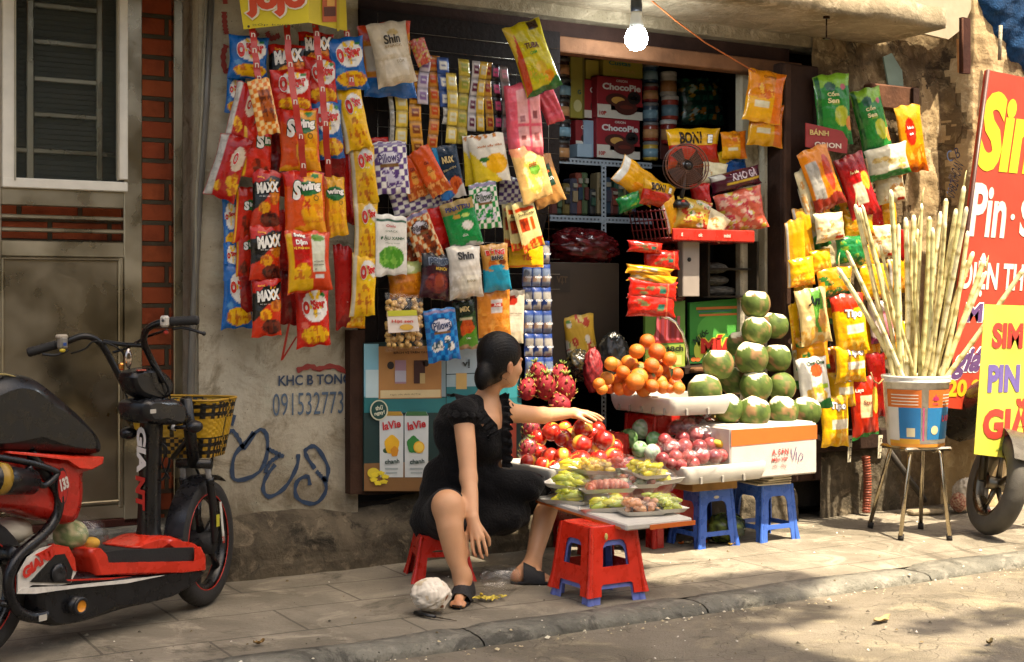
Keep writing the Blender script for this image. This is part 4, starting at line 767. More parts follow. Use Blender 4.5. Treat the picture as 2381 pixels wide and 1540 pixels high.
M('white and yellow mango pouch with a ripe mango, in front of its twin','mango',1137,368,86,112,-10,.23)
M('clear pouch of dried jackfruit with a green leaf','pine',1236,402,74,128,-18,.28)
M('brown paper pouch with a dark green label','kraft',1264,420,72,116,-20,.22)
M('purple checked pouch lying low behind the orange packets','chk_p',955,468,92,60,-14,.13)
M('purple checked pouch tilted the other way beside it','chk_p',1024,466,56,52,16,.14)
M('purple checked pouch behind the dried jackfruit','chk_p',1190,445,58,66,4,.16)
M('green coconut peanut pouch with the word at the top','pinat',1073,520,78,110,-14,.24)
M('red pouch tucked under the green coconut pouch','redp',1027,530,56,100,-12,.17)
M('green and white checked pouch','pil_g',1126,478,66,108,-9,.24)
M('white mung bean pouch with a heap of green beans','xanh',909,570,70,140,0,.23)
M('orange and brown checked pouch right of the white mung bean pouch','pil_br',983,548,62,112,-22,.22)
M('orange and brown checked pouch peeking out underneath','pil_br',962,575,44,90,-14,.16)
M('yellow seed sachet at the back of the fan of three','seeds',1192,522,46,100,-4,.19,T=.006)
M('yellow seed sachet in the middle of the fan of three','seeds',1206,528,48,104,-10,.22,T=.006)
M('yellow seed sachet at the front of the fan of three','seeds',1228,524,52,112,-17,.26,T=.006)
M('yellow label card below the seed sachets','ylabel',1223,598,82,48,-2,.19,T=.006)
M('orange rice snack bag with a green label','orange_rice',943,652,84,84,-6,.17,kind='pillow',T=.03)
M('dark purple snack bag with blue-grey lettering','pongo',1014,642,70,106,5,.24,kind='pillow',T=.025)
M('milky white prawn snack bag at the centre of the board','shin_w',1081,632,80,120,-5,.27,kind='pillow',T=.04)
M('grey-white packet behind the milky white one','beige_nut',1050,660,90,76,2,.14)
M('orange and turquoise biscuit bag','bong',1151,622,66,110,-6,.24,kind='pillow',T=.025)
M('light blue checked pouch hanging lowest on the board','pil_b',1028,778,74,122,-7,.24)
M('green and orange nut pouch left of the woman\'s hair','green_mix',1082,756,52,112,-5,.20)
M('orange dried mango pouch directly above the woman\'s head','orange_dry',1148,728,76,110,-3,.22)
M('pale almond pouch half behind the dried mango pouch','beige_nut',1192,735,50,120,2,.15)
# --- interior hangings
GI='packets hanging or lying just inside the shop'
def I_(label,des,*a,**k): k.setdefault('group',GI); return bag(label,des,*a,**k)
I_('large orange biscuit bag hanging at the upper right of the opening','cheese',1776,225,94,120,8,-.10+.2,yaw=-20)
I_('large orange biscuit bag, lower one beneath it','cheese',1778,290,88,100,3,.06,yaw=-20)
I_('small yellow and orange packet left of the big biscuit bags','cheese',1704,338,64,64,-4,-.05)
I_('blue and yellow packet under the small orange packet','bluey',1700,378,76,60,-10,-.10)
I_('yellow and red bag behind the fan','bon',1610,345,130,92,-3,-.15,kind='pillow',T=.04)
I_('yellow packet lying left of the fan','ylong',1480,420,110,70,30,-.05,T=.03)
I_('green packet corner left of the basket','greenf',1462,470,60,36,-20,-.02)
I_('yellow and red packet standing left of the fan base','bon',1530,452,84,58,10,.05,T=.03)
I_('yellow packet with a white star standing in the basket','ylong',1560,500,40,84,-16,.08,T=.02)
I_('red packet right of the fan neck','redp',1630,455,50,56,-8,.03)
I_('maroon packet on top of the heap of sweets','maroon',1713,418,130,44,-14,.06)
I_('white packet behind the maroon one','cream',1660,405,60,54,8,-.05)
I_('clear bag of pink sweets in the red basket','candy',1720,490,120,96,-12,.08,T=.05)
I_('clear bag of mixed sweets in the middle of the red basket','misc',1610,500,90,74,8,.10,T=.04)
I_('white paper packet tipped over the rim of the basket','cream',1660,520,70,60,30,.12,T=.02)
I_('dark fish packet hanging below the cardboard carton','misc',1350,800,76,136,-6,-.25,mat='matte_print')
for i,(lb,ds,x,y,w_,h_,t) in enumerate([('red rim of the topmost small packet of the hanging pile','redsnack',1500,575,86,26,4),('red packet second from the top of the hanging pile','redsnack',1540,604,90,44,0),('orange packet in the middle of the hanging pile','goldsnack',1512,630,118,22,6),('yellow packet under it in the hanging pile','goldsnack',1518,648,124,26,8),
    ('red foil packet above the bottom one of the hanging pile','redsnack',1516,674,122,46,4),('red foil packet at the bottom of the hanging pile','redsnack',1514,710,120,52,2)]):
    I_(lb,ds,x,y,w_,h_,t,.12,T=.03,group='small packets piled above the oranges',yaw=-12)
I_('green pillow pack of coffee sachets at the back of the top shelf','grn_sachets',1632,235,120,110,-4,-.9,T=.05,mat='foil_print')
# --- right-hand cluster
GR_='packets hanging on the old wall right of the door post'
def Q(label,des,*a,**k): k.setdefault('group',GR_); return bag(label,des,*a,**k)
Q('green young rice packet hanging highest at the right','com',1934,252,92,158,-4,.16,yaw=-14)
Q('green young rice packet, second one to the right','com',2027,284,80,158,-14,.17,yaw=-14)
Q('tall orange packet with a red oval hanging furthest right','ortall',2118,322,66,156,-9,.14,yaw=-16,T=.02)
Q('orange packet with a silver side below the red card','orsil',1908,414,84,148,-22,.22,yaw=-8)
Q('red packet with a cream panel right of the silver-sided one','redwht',1992,432,78,148,-20,.24)
Q('white and green packet lying on its side under the second green one','cream_g',2064,376,112,74,-14,.24,T=.035)
Q('cream packet below the sideways white and green one','cream',2070,434,78,76,-8,.20)
Q('cream packet on the left edge at mid height','cream',1878,455,44,130,-20,.18)
Q('white and green packet slanting on the left edge','cream_g',1893,505,52,150,-18,.16)
Q('bulging cream packet under the silver-sided one','cream',1926,528,78,66,-8,.24,T=.04)
Q('yellow packet behind the leftmost sugarcane','yel',1997,524,78,56,-6,.22)
Q('long yellow packet at the far left edge','ylong',1850,590,46,160,-3,.20,yaw=-36)
Q('long yellow packet just right of the leftmost one','ylong',1872,560,42,150,-9,.18,yaw=-34)
Q('bulging yellow packet below the two long ones','yel',1866,632,66,66,-8,.24)
Q('green foil packet at the centre of the right cluster','greenf',1978,580,80,62,-4,.24,T=.035)
Q('yellow packet left of the green foil packet','yel',1908,608,58,56,-8,.22)
Q('orange and green packet above the cream and green pouch','ogreen',1940,655,96,66,-6,.24,T=.03)
Q('yellow packet behind the sugarcane at mid height','yel',2030,655,80,82,-4,.22)
Q('cream packet behind the sugarcane','cream',2052,562,74,76,-4,.18)
Q('green and cream packet behind the sugarcane','ogreen',2020,600,60,60,6,.16)
Q('red packet edge behind the sugarcane','dkred',2098,570,26,72,0,.14)
Q('orange packet deep behind the sugarcane','ylong',2085,640,50,80,-4,.12)
Q('cream and green pouch with handwritten style black lettering','an',1889,735,80,130,-9,.26,yaw=-12)
Q('yellow and red biscuit packet, upper of the lettered pair','tipo',1975,752,88,138,-8,.27,yaw=-12)
Q('pinkish white packet behind the sugarcane','pinkw',2048,748,62,98,-6,.18)
Q('yellow packet behind the lower sugarcane','yel',2085,790,60,90,0,.14)
Q('orange cracker packet under the cream and green pouch','ogreen',1888,820,84,78,-4,.24)
Q('yellow packet left of the white cracker packet','yel',1848,760,24,110,-6,.18)
Q('white cracker packet with an orange disc','one',1892,892,80,124,-8,.28,yaw=-12)
Q('yellow biscuit packet in the middle of the strand','tipo2',1974,845,84,88,-4,.25)
Q('yellow biscuit packet with pale wafers below the middle one','tipo2',1958,905,68,80,-3,.23)
Q('yellow and grey biscuit packet lowest of its strand','tipo2',1940,980,74,116,-2,.25)
Q('red crisp packet with a cream panel left of the bucket','redlay',2012,945,76,140,-4,.24)
Q('dark red packet behind the bucket rim','dkred',2040,895,48,150,-6,.16)
Q('orange packet edge behind the lowest biscuit packet','yel',1868,990,30,90,-3,.14)
for lb,ds,x,y,w_,h_,t in (('yellow packet deep behind the cream one at the upper left','ylong',1900,470,60,110,-12),('orange packet tucked behind the red packet with the cream panel','ogreen',1965,500,70,90,-8),('cream packet deep behind the green foil packet','cream',1945,590,80,90,-6),
    ('yellow packet deep behind the sugarcane at upper centre','ylong',2060,500,60,90,-5),('red packet deep below the sideways white and green packet','redp',2030,500,50,100,-8),('orange packet deep between the lettered pair','ogreen',1930,700,70,110,-4),('yellow packet deep behind the cream and green pouch','yel',1870,690,56,90,-8),
    ('yellow packet deep behind the upper biscuit packet','ylong',2015,790,70,110,-4),('orange packet deep behind the white cracker packet','orsil',1915,860,70,100,-4),('yellow packet deep left of the red crisp packet','yel',1990,890,60,110,-2),('pale packet edge deep left of the white cracker packet','cream_g',1858,850,34,110,-6)): Q(lb,ds,x,y,w_,h_,t,.11)
# sachet strips: one ribbon of joined sachets each
STR=[(932,217,336,25,'d8b83a','cfc9a8','red'),(967,165,360,25,'cf8f1c','7a3a1c','orange-brown'),(986,130,243,22,'bdb2bd','7d5f8f','lilac and white'),(1008,130,350,21,'c9822a','c04a1c','orange'),(1033,134,250,26,'2c4c8c','d8d4c8','blue and white'),(1050,170,334,23,'cdb03a','c9c4a4','pale yellow'),(1076,138,336,24,'bfa73a','8f9438','olive yellow'),(1101,142,306,17,'c9c0bc','5a1c34','maroon and white'),(1119,144,306,16,'d2a92a','c9c0a0','bright yellow'),(1136,146,305,17,'d9a03a','a83a24','yellow and red'),(1155,150,305,18,'1c181a','c9507a','black and pink'),(1176,154,345,19,'8a7a74','c98a94','grey and pink'),(909,218,330,10,'a8a498','8a867c','thin grey'),(1036,250,290,16,'b4b0a4','d0ccc0','short white')]
for i,(x,y0,y1,w_,c1,c2,nm) in enumerate(STR):
    r=np.random.RandomState(i+40); dd=.13+.02*(i%3); p=Wp(x,(y0+y1)/2,dd); k=depth(p)/FP; w=w_*k/cos(R(31)); h=(y1-y0)*k; n=max(2,int(round(h/.085))); m=MB()
    nv=n*10; U,V=np.meshgrid(np.linspace(-1,1,9),np.linspace(0,n,nv+1),indexing='ij'); ph=V%1; bu=(np.sin(pi*ph)**.5)*(1-U**4)
    X_=U*w/2+.006*np.sin(V*1.3+i); Y_=-.009*bu-.003*np.sin(V*2.1+i)-.002*vnoise(U*4,V*5,0*U,i); Z_=h/2-V/n*h
    C=np.tile(lin(c1),U.shape+(1,)); C[(ph>.3)&(ph<.72)&(np.abs(U)<.75)]=lin(c2); C[(ph<.12)]=lin(c1)*.55; C[(np.abs(ph-.5)<.08)&(np.abs(U)<.45)]=lin(c1)*.8+.1
    m.grid(np.stack([X_,Y_,Z_],-1),C); m.grid(np.stack([X_,Y_*0+.001,Z_],-1),C*.5)
    o=m.build('sachet_strip','foil_print',mat4=T_(p,-8+r.uniform(-6,6),0,r.uniform(-2,3))); tag(o,f'{nm if nm!="red" else "yellow and cream"} strip of joined sachets hanging from the display board','sachet strip','strips of sachets hanging on the display board')
# ================================================================ RACK, POSTER, SHOP INTERIOR
def PP(m,pts,c,d,th=None): m.poly([Wp(x,y,d) for x,y in pts],c,th=th,n=(0,-1,0)); return m
def PE(m,cx,cy,rx,ry,c,d,n=20,wob=0.): PP(m,[(cx+rx*cos(a)*(1+wob*sin(a*5)),cy-ry*sin(a)*(1+wob*sin(a*5))) for a in [2*pi*k/n for k in range(n)][::-1]],c,d)
def rect(m,x0,y0,x1,y1,c,d,sk=0.): PP(m,[(x0,y1),(x1,y1-sk),(x1,y0-sk),(x0,y0)],c,d)
rk=thing('display_board','dark brown display board with wire mesh carrying the packets left of the opening','display rack',Wp(1030,1140,.0))
m=MB(); a=Wp(840,25,.02); b=Wp(1292,70,.02)
PP(m,[(838,20),(838,800),(1215,800),(1215,560),(1262,540),(1300,400),(1302,75)],'160e0b',.03,th=.05); m.build('backboard','wood',rk)
m=MB(); 
for px in np.linspace(878,1275,17): m.tube([Wp(px,30 if px<900 else 170,.045),Wp(px,790 if px<1200 else 560,.045)],.0015,'8a8578',seg=4)
for z in np.linspace(1.35,2.62,17):
    x0=Wp(860,400)[0]; x1=Wp(1290,400)[0]; m.tube([(x0,-.047,z),(x1,-.047,z)],.0015,'8a8578',seg=4)
m.build('wire_mesh','steel',rk)
m=MB(); PP(m,[(814,768),(848,768),(848,1150),(814,1150)],'3a271c',.06,th=.08); PP(m,[(848,1140),(1215,1118),(1215,1132),(848,1152)],'2e2018',.05,th=.06); m.build('frame_bar','wood',rk)
# advertising poster
m=MB(); D1=.075
PP(m,[(846,1142),(1036,1142),(1212,1120),(1212,780),(846,798)],'12302e',D1,th=.012)
rect(m,846,800,880,925,'7fb4c4',D1+.002); rect(m,850,860,882,925,'b9cfd0',D1+.003); rect(m,846,923,1036,960,'1f6a6c',D1+.002)
rect(m,880,806,1026,928,'a87840',D1+.004,2); rect(m,884,908,1024,926,'cdb98a',D1+.005,2); rect(m,1024,806,1036,925,'7a8f94',D1+.002)
for (x0,c) in((918,'9a7a86'),(962,'3a1c18')): rect(m,x0,838,x0+26,892,c,D1+.006)
rect(m,918,862,944,888,'a9a6b0',D1+.007); rect(m,976,868,988,892,'b8a06a',D1+.007); PE(m,908,850,8,9,'241a14',D1+.006); PE(m,990,845,7,8,'241a14',D1+.006)
rect(m,1038,796,1130,870,'94a8b0',D1+.002,4); PP(m,[(1038,905),(1130,900),(1130,868),(1038,872)],'8fa6ac',D1+.002); rect(m,1060,868,1085,905,'b89a5a',D1+.004); rect(m,1038,900,1212,960,'1f6f74',D1+.003,4); rect(m,1180,880,1207,925,'2b8088',D1+.004)
PP(m,[(846,1142),(846,1078),(1010,1072),(1036,1080),(1036,1142)],'7a5730',D1+.003); PP(m,[(1038,1140),(1038,1078),(1212,1060),(1212,1120)],'6b4a2c',D1+.003)
rect(m,1165,960,1200,1070,'b04a34',D1+.004,3)
for i,x0 in enumerate((883,941)):
    PP(m,[(x0,1110),(x0+54,1110),(x0+55,968),(x0+50,958),(x0+4,958),(x0-1,968)],'c3c8c6',D1+.005)
    PP(m,[(x0+1,967),(x0+54,967),(x0+49,957),(x0+5,957)],'a8842c' if i==0 else '3a6a3c',D1+.006)
    wtext(m,'laVie',x0+27,988,19,42,'b8252c',d=D1+.007,bold=.03,rot=.12)
    if i==0: PE(m,x0+28,1034,17,22,'dba81c',D1+.007,wob=.06); PE(m,x0+34,1050,9,12,'c8851c',D1+.008,wob=.1); PE(m,x0+14,1048,7,6,'2a4a2c',D1+.006)
    else: PE(m,x0+20,1034,15,20,'2f7a34',D1+.007,wob=.08); PE(m,x0+33,1040,13,14,'dfa62a',D1+.008); PE(m,x0+33,1040,10,11,'e8c44a',D1+.009)
    wtext(m,'chanh',x0+28,1073,11,34,'24403a',d=D1+.008,bold=.03); PP(m,[(x0+12,1092),(x0+42,1092),(x0+42,1088),(x0+12,1088)],'9aa5a4',D1+.007); rect(m,x0+14,1098,x0+40,1101,'9aa5a4',D1+.007)
PE(m,881,954,21,24,'c9c8a8',D1+.010); PE(m,881,954,18,21,'10423c',D1+.011); wtext(m,'thử',881,948,11,18,'cfd0b4',d=D1+.013,bold=.03,rot=.1); wtext(m,'ngay!',882,961,11,24,'cfd0b4',d=D1+.013,bold=.03,rot=.15)
for k in range(6):
    a=k*pi/3+.3; PE(m,882+14*cos(a),1112-12*sin(a),9,5,'d8c22c',D1+.009,wob=.15)
PE(m,868,1100,14,12,'c9b52c',D1+.008); PE(m,1005,1104,12,16,'3f8a3c',D1+.008); PE(m,1006,1103,8,11,'86b45a',D1+.009)
wtext(m,'BÁCH VỊ TRÊN TAY',955,820,7,80,'3a2414',d=D1+.008,bold=.03); wtext(m,'vị',1083,846,20,18,'1c2a2c',d=D1+.006,bold=.03); wtext(m,'Ngũ cốc dinh dưỡng',942,917,5,70,'6a5434',d=D1+.008)
single(m,'advert_poster','card_print','teal drinks poster with two tall lemon cartons fixed below the display board','poster')
# milk sachets: sheet of joined sachets three wide
m=MB(); 
for r_ in range(6):
    for c_ in range(3):
        y=560+r_*54+c_*0; xx=1223+c_*22+r_*1.6; d=.13
        p0=Wp(xx-11,y,d);p1=Wp(xx+11,y+53,d); dm=depth(p0); w=p1[0]-p0[0]; z1=p0[2]; z0=H-(y+53-HYP)/FP*dm
        U,V=np.meshgrid(np.linspace(-1,1,9),np.linspace(-1,1,13),indexing='ij'); bu=.012*(1-U**4)*(1-V**6)
        C=np.tile(lin('5f6b80' if r_%2 else '8a867e'),U.shape+(1,)); C[V>.55]=lin('16306a'); C[(V<-.1)&(V>-.6)]=lin('162c5e' if r_%2==0 else '8a705c'); C[(np.hypot(U*.8-.2,V+.3)<.35)]=lin('9a948a'); C[np.abs(U)>.93]=lin('16306a')
        P=np.stack([(p0[0]+p1[0])/2+U*w/2*.97,-d-bu-.003*np.sin(V*3+c_),(z0+z1)/2+V*(z1-z0)/2*.98],-1); m.grid(P,C); m.text('COLO',P[4,5]+np.array([0,-.006,.0]),(1,0,0),(0,0,1),.010,'dfe4ea',bold=.03,wid=w*.7)
single(m,'milk_sachets','foil_print','sheet of blue and white milk sachets three wide hanging beside the dragon fruit','milk sachets')
# bag of round nuts
t=thing('nut_bag','clear bag of round pale nuts with a yellow and white label','nut bag',Wp(939,810,.2)); m=MB(); r=np.random.RandomState(5)
for k in range(170):
    x=939+r.uniform(-40,40); y=752+r.uniform(-56,54); m.sph(Wp(x,y,.19+r.uniform(-.015,.03)),.0125,'c9a058',seg=8,rings=6)
m.build('nuts','fruit_gloss',t); m=MB(); PP(m,[(903,775),(975,770),(968,722),(900,724)],'d9ccc0',.245,th=.004); PP(m,[(902,736),(970,734),(968,721),(900,723)],'b9b82c',.247); wtext(m,'Hạt sen',935,748,9,50,'c04a3a',d=.249,bold=.03); PE(m,945,761,16,7,'c9a03a',.249); m.build('label','card_print',t)
b=bag_mesh('cream',.2,.27,.045,'pillow',3,.4); o=b.build('film','clear_film',mat4=T_(Wp(939,748,.2),-8,0,0)); o.parent=t; o.matrix_parent_inverse=PINV[t.name]
# yellow promotion box
m=MB(); A=Wp(717,52,.33); Z0=lambda x,y,d: Wp(x,y,d)
m.poly([Wp(566,69,.20),Wp(717,53,.36),Wp(718,-60,.36),Wp(548,-60,.20)],'d8c51c'); m.poly([Wp(717,53,.36),Wp(807,73,.22),Wp(802,-60,.22),Wp(718,-60,.36)],'c4b01a')
ex=Wp(717,0,.36)-Wp(560,0,.20); ex/=np.linalg.norm(ex); c0=(Wp(640,20,.28)); k=depth(c0)/FP
m.text('jojo',c0+np.array([0,-.004,0.035]),ex,(0,0,1),78*k,'d2481c',bold=.06,wid=140*k,rot=.05,outline=.05,oc='e8ddc4',lift=.004); m.text('xốp kem vị',c0-np.array([0,0,.075])+np.array([0,-.003,0]),ex,(0,0,1),7*k,'4a4a1c',wid=110*k,lift=.004)
ex2=Wp(807,0,.22)-Wp(717,0,.36); ex2/=np.linalg.norm(ex2); q=Wp(766,20,.286); n2=np.array([-ex2[1],ex2[0],0]); n2*=-1 if n2[1]>0 else 1
def rq(cx,cz,w_,h_,c,l): m.poly([q+ex2*(cx-w_/2)*k+np.array([0,0,(cz-h_/2)*k])+n2*l,q+ex2*(cx+w_/2)*k+np.array([0,0,(cz-h_/2)*k])+n2*l,q+ex2*(cx+w_/2)*k+np.array([0,0,(cz+h_/2)*k])+n2*l,q+ex2*(cx-w_/2)*k+np.array([0,0,(cz+h_/2)*k])+n2*l],c)
rq(-2,5,56,75,'b85a2c',.003); rq(-2,-8,46,22,'5a2a1a',.005); rq(2,14,30,18,'d8a24a',.005); rq(32,-10,10,90,'b5a21a',.003)
for px,d in((578,.21),(592,.22),(665,.31),(680,.32),(730,.345),(742,.33)): m.sph(Wp(px,62,d+.004),(.006,.003,.006),'3a3414',seg=8,rings=5)
single(m,'promotion_box','card_print','yellow cardboard display header with orange lettering above the crisp packets','display header')
# red tape strips
TP=[('first from the left',[(586,62,.2),(592,120,.24),(600,178,.26),(606,210,.24)],13),('second from the left',[(667,58,.22),(670,120,.26),(684,230,.33),(700,330,.34),(706,412,.30)],13),('third from the left',[(733,50,.26),(738,110,.28),(748,200,.3),(757,300,.33),(764,412,.24)],13),('rightmost',[(806,70,.2),(812,110,.2),(818,200,.24)],12)]
for nm,pts,wp in TP:
    m=MB(); P=np.array([Wp(*q) for q in pts]); t=np.linspace(0,len(P)-1,26); Q=np.stack([np.interp(t,range(len(P)),P[:,i]) for i in range(3)],1); k=depth(Q[0])/FP*wp/2/.87
    Q[:,1]+=.004*np.sin(t*8); ex=np.array([cos(R(-14)),sin(R(-14)),0]); m.grid(np.stack([Q-ex*k,Q+ex*k],1),'b02a1c')
    for i in range(3,24,5): c=Q[i]+np.array([0,-.003,0]); m.text('n',c,ex,(0,0,1),.022,'d8c8b8',bold=.01,lift=.002)
    single(m,'tape_strip','plastic',f'red hanging strip with n-shaped slots, {nm}, under the yellow header','hanging strip','red hanging strips')
m=MB()
for a_,b_ in(((672,752),(655,838)),((690,782),(655,838))):
    p,q=Wp(*a_,.14),Wp(*b_,.10); ex=np.array([.006,0,.002]); m.grid(np.stack([np.array([p-ex,p+ex]),np.array([q-ex,q+ex])],0),'b02a1c')
single(m,'loose_tape','plastic','loose red strip ends dangling in a V below the crisp packets','hanging strip')
for px,y0,y1,nm in((1977,1013,1075,'left'),(2047,1012,1066,'right')):
    m=MB(); a=Wp(px,y0,.2);b=Wp(px-2,y1,.2); k=depth(a)/FP; m.grid(np.array([[a-[7*k,0,0],a+[7*k,0,0]],[b-[7*k,0,0],b+[7*k,.01,0]]]),'cfc8ae')
    for i in range(3): m.text('n',a+(b-a)*(.2+i*.3)+np.array([0,-.003,0]),(1,0,0),(0,0,1),.024,'3a3428',bold=.02)
    single(m,'tape_strip','plastic',f'pale slotted strip end, {nm} of the two below the right packets','hanging strip')
m=MB(); PP(m,[(1873,342),(1873,286),(1971,308),(1969,358)],'8f2420',.20,th=.006); wtext(m,'BÁNH',1904,308,15,44,'cbb06a',d=.203,bold=.03); wtext(m,'ORION',1924,338,12,62,'d8c8b8',d=.203,bold=.03)
single(m,'hanging_card','card_print','dark red hanging card behind the first green packet','card')
# --- shelf with goods at the back of the shop
YS=.75
def wb(x,y): return Wp(x,y,-YS)
def pbox(nm,lab,x0,y0,x1,y1,col,dy=0.,dep=.16,paintf=None,cat='box',group='boxes on the top shelf',mat='card_print'):
    a=Wp(x0,y1,-YS-dy); b=Wp(x1,y0,-YS-dy); dm=depth((a+b)/2); z0=H-(((y0+y1)/2)+(y1-y0)/2-HYP)/FP*dm; z1=H-(((y0+y1)/2)-(y1-y0)/2-HYP)/FP*dm
    m=MB(); m.box(((a[0]+b[0])/2,YS+dy+dep/2,(z0+z1)/2),(b[0]-a[0],dep,z1-z0),col,bev=.003)
    c=np.array([(a[0]+b[0])/2,YS+dy,(z0+z1)/2]); w=b[0]-a[0]; h=z1-z0
    def P(u0,v0,u1,v1,cc,l=.002): m.poly([c+[u0*w/2,-l,v0*h/2],c+[u1*w/2,-l,v0*h/2],c+[u1*w/2,-l,v1*h/2],c+[u0*w/2,-l,v1*h/2]],cc)
    def E(u,v,ru,rv,cc,l=.003): m.poly([c+[(u+ru*cos(t))*w/2,-l,(v+rv*sin(t))*h/2] for t in np.linspace(0,2*pi,17)[:-1]],cc)
    def X(s,u,v,hh,cc,ww=None,b_=.03,l=.005): m.text(s,c+[u*w/2,-l,v*h/2],(1,0,0),(0,0,1),hh*h/2,cc,bold=b_,wid=ww*w/2 if ww else None)
    if paintf: paintf(P,E,X)
    return single(m,'snack_box' if cat=='box' else nm,mat,lab,cat,group)
def choco(P,E,X):
    P(-1,-1,1,-.35,'cfc9bc'); P(-.4,-.6,1,-.2,'8f1f22'); E(-.15,-.1,.5,.32,'4a2018',.004); E(-.1,-.12,.3,.18,'c99a4a',.005); E(.25,-.45,.5,.36,'4a2018',.006); E(.25,-.42,.3,.1,'6a2a1c',.007); E(.6,.05,.3,.32,'1c1512',.007); X('Gift',.6,.05,.22,'b89a3a'); X('ORION',.05,.82,.12,'d8c8c0',.5); X('ChocoPie',.05,.52,.32,'dcd8d4',1.7,.04); X('10P',-.78,-.78,.2,'b02a24',.3)
def side_(P,E,X): P(-1,-1,1,-.6,'cfc9bc'); X('C',.2,.45,.3,'dcd8d4'); E(.5,-.4,.5,.3,'3a1a14')
pbox('b','red chocolate cake box, upper of the two with full lettering',1388,181,1493,277,'93202a',paintf=choco)
pbox('b','red chocolate cake box, lower of the two standing on the shelf edge',1387,277,1487,369,'93202a',paintf=choco,dy=.01)
pbox('b','yellow cake box on top of the red boxes',1402,138,1494,180,'a8983a',paintf=lambda P,E,X:(X('Custas',-.2,.45,.5,'2a6a5a',1.1),X('PRIMA',0,-.4,.4,'b89a4a',1.2)),dy=.03)
pbox('b','red box in the row behind the red lettered ones',1358,185,1386,275,'9a2428',paintf=side_,dy=.06)
pbox('b','tall yellow-green box left of the red boxes',1326,133,1358,275,'9a9038',paintf=lambda P,E,X:(P(.7,-1,1,1,'6a642c'),X('G',.2,-.15,.15,'2a5a5a'),E(.0,-.6,.6,.2,'c9c28a')),dy=.05)
pbox('b','yellow box above the red box in the back row',1362,140,1392,184,'b0a040',dy=.07)
pbox('b','dark red box at the lower left of the shelf',1338,280,1362,340,'8a2226',dy=.05,paintf=side_)
pbox('b','pale blue box leaning at the lower left of the shelf',1342,335,1376,366,'9ab0c0',dy=.03); pbox('b','pale blue tall carton beside the lower red box',1357,280,1380,366,'8a9fb4',dy=.04)
pbox('b','dark box deep at the right of the shelf',1535,300,1565,372,'5a2a24',dy=.1)
ci=0
def can(x,y0,y1,w_,c1,c2,dy,kind):
    global ci; ci+=1
    p=Wp(x,y1,-YS-dy); k=depth(p)/FP; r_=w_/2*k; h=(y1-y0)*k; m=MB()
    m.lathe([(r_*.93,0),(r_,.01),(r_,h*.72),(r_*.98,h*.80),(r_*1.03,h*.82),(r_*1.03,h*.96),(r_*.9,h)],c=p,cols=[c1,c1,c1,c1,c2,c2,c2],seg=18)
    m.lathe([(r_*1.005,h*.15),(r_*1.005,h*.6)],'b8885a' if ci%2 else '7a9aa8',c=p,seg=18,arc=.5)
    single(m,'jar','gloss_plastic',f'{kind}','jar','jars stacked on the top shelf')
for i in range(5): can(1302+(i%2)*3,135+i*48,183+i*48,44,'1c1a1c' if i%2 else '38261f','3a3834',.02,['topmost','second','third','fourth','lowest'][i]+' dark jar of the stack at the left end of the shelf')
for i in range(5): can(1512,150+i*45,194+i*45,36,['24405a','7a2a2a','3a4a5a','8a3a2a','b89a3a'][i],'6a6a6a',.02,['topmost','second','third','fourth','lowest'][i]+' jar of the stack right of the red boxes')
for i in range(3): can(1553+(i%2)*4,168+i*56,224+i*56,40,['c0bcb4','b04a3a','8a2a24'][i],'d8d4cc',.1,['upper','middle','lower'][i]+' round tub in the third stack on the shelf')
sh=thing('shelf_rack','grey slotted angle iron shelf rack inside the shop','shelf',wb(1400,700))
zA=wb(1400,374)[2]; zB=wb(1400,506)[2]; xl=wb(1275,374)[0]; xr=wb(1512,374)[0]; xm=wb(1399,374)[0]
def angle(m,a,b,horizontal=True):
    a=np.array(a);b=np.array(b); L=np.linalg.norm(b-a); n=int(L/.026)
    for (r0,r1) in((-.018,-.006),(.006,.018)):
        up=np.array([0,0,1]) if horizontal else np.array([1,0,0]); m.poly([a+up*r0,b+up*r0,b+up*r1,a+up*r1],'9aa4ac',th=.002,n=(0,-1,0))
    for i in range(n):
        p=a+(b-a)*((i+.5)/n); q=(b-a)/L*.006
        if horizontal: m.poly([p-q*1.2+[0,0,-.006],p+q*1.2+[0,0,-.006],p+q*1.2+[0,0,.006],p-q*1.2+[0,0,.006]],'9aa4ac')
        else: m.poly([p-q*1.2-[.006,0,0],p-q*1.2+[.006,0,0],p+q*1.2+[.006,0,0],p+q*1.2-[.006,0,0]],'9aa4ac')
m=MB(); angle(m,(xm,YS-.02,zB-.05),(xm,YS-.02,zA-.02),False); angle(m,(xm,YS-.02,.1),(xm,YS-.02,zB-.05),False); m.build('upright','plastic',sh)
for z in(zA,zB): m=MB(); angle(m,(xl,YS-.015,z-.015),(xr,YS-.015,z-.015)); m.box(((xl+xr)/2,YS+.2,z-.012),(xr-xl,.42,.012),'4a4e52'); m.build('shelf_board','plastic',sh)
m=MB(); m.box((xm+.5,YS+.2,zA-.012),(.9,.42,.012),'3a3c3e'); m.build('shelf_board','plastic',sh)
r=np.random.RandomState(8)
cols=['5a2a24','2a4a3a','6a5a2a','3a3a4a','7a3a2a','4a5a3a','2a2a2a','8a7a5a','24384a']
for i in range(13):
    x=1288+i*16+r.uniform(-4,4); p=wb(x,500); k=depth(p)/FP; h=r.uniform(50,100)*k; w_=r.uniform(14,24)*k; m=MB(); m.box(p+np.array([0,.06,h/2]),(w_,.1,h),cols[i%9],bev=.01,rz=r.uniform(-.2,.2)); m.box(p+np.array([0,.005,h*.5]),(w_*.7,.012,h*.3),cols[(i+4)%9],bev=.002); m.box(p+np.array([0,.004,h*.8]),(w_*.6,.012,h*.12),'8a8474',bev=.002)
    single(m,'grocery_packet','matte_print','dim grocery packet in the row on the lower shelf','packet','packets on the lower shelf')
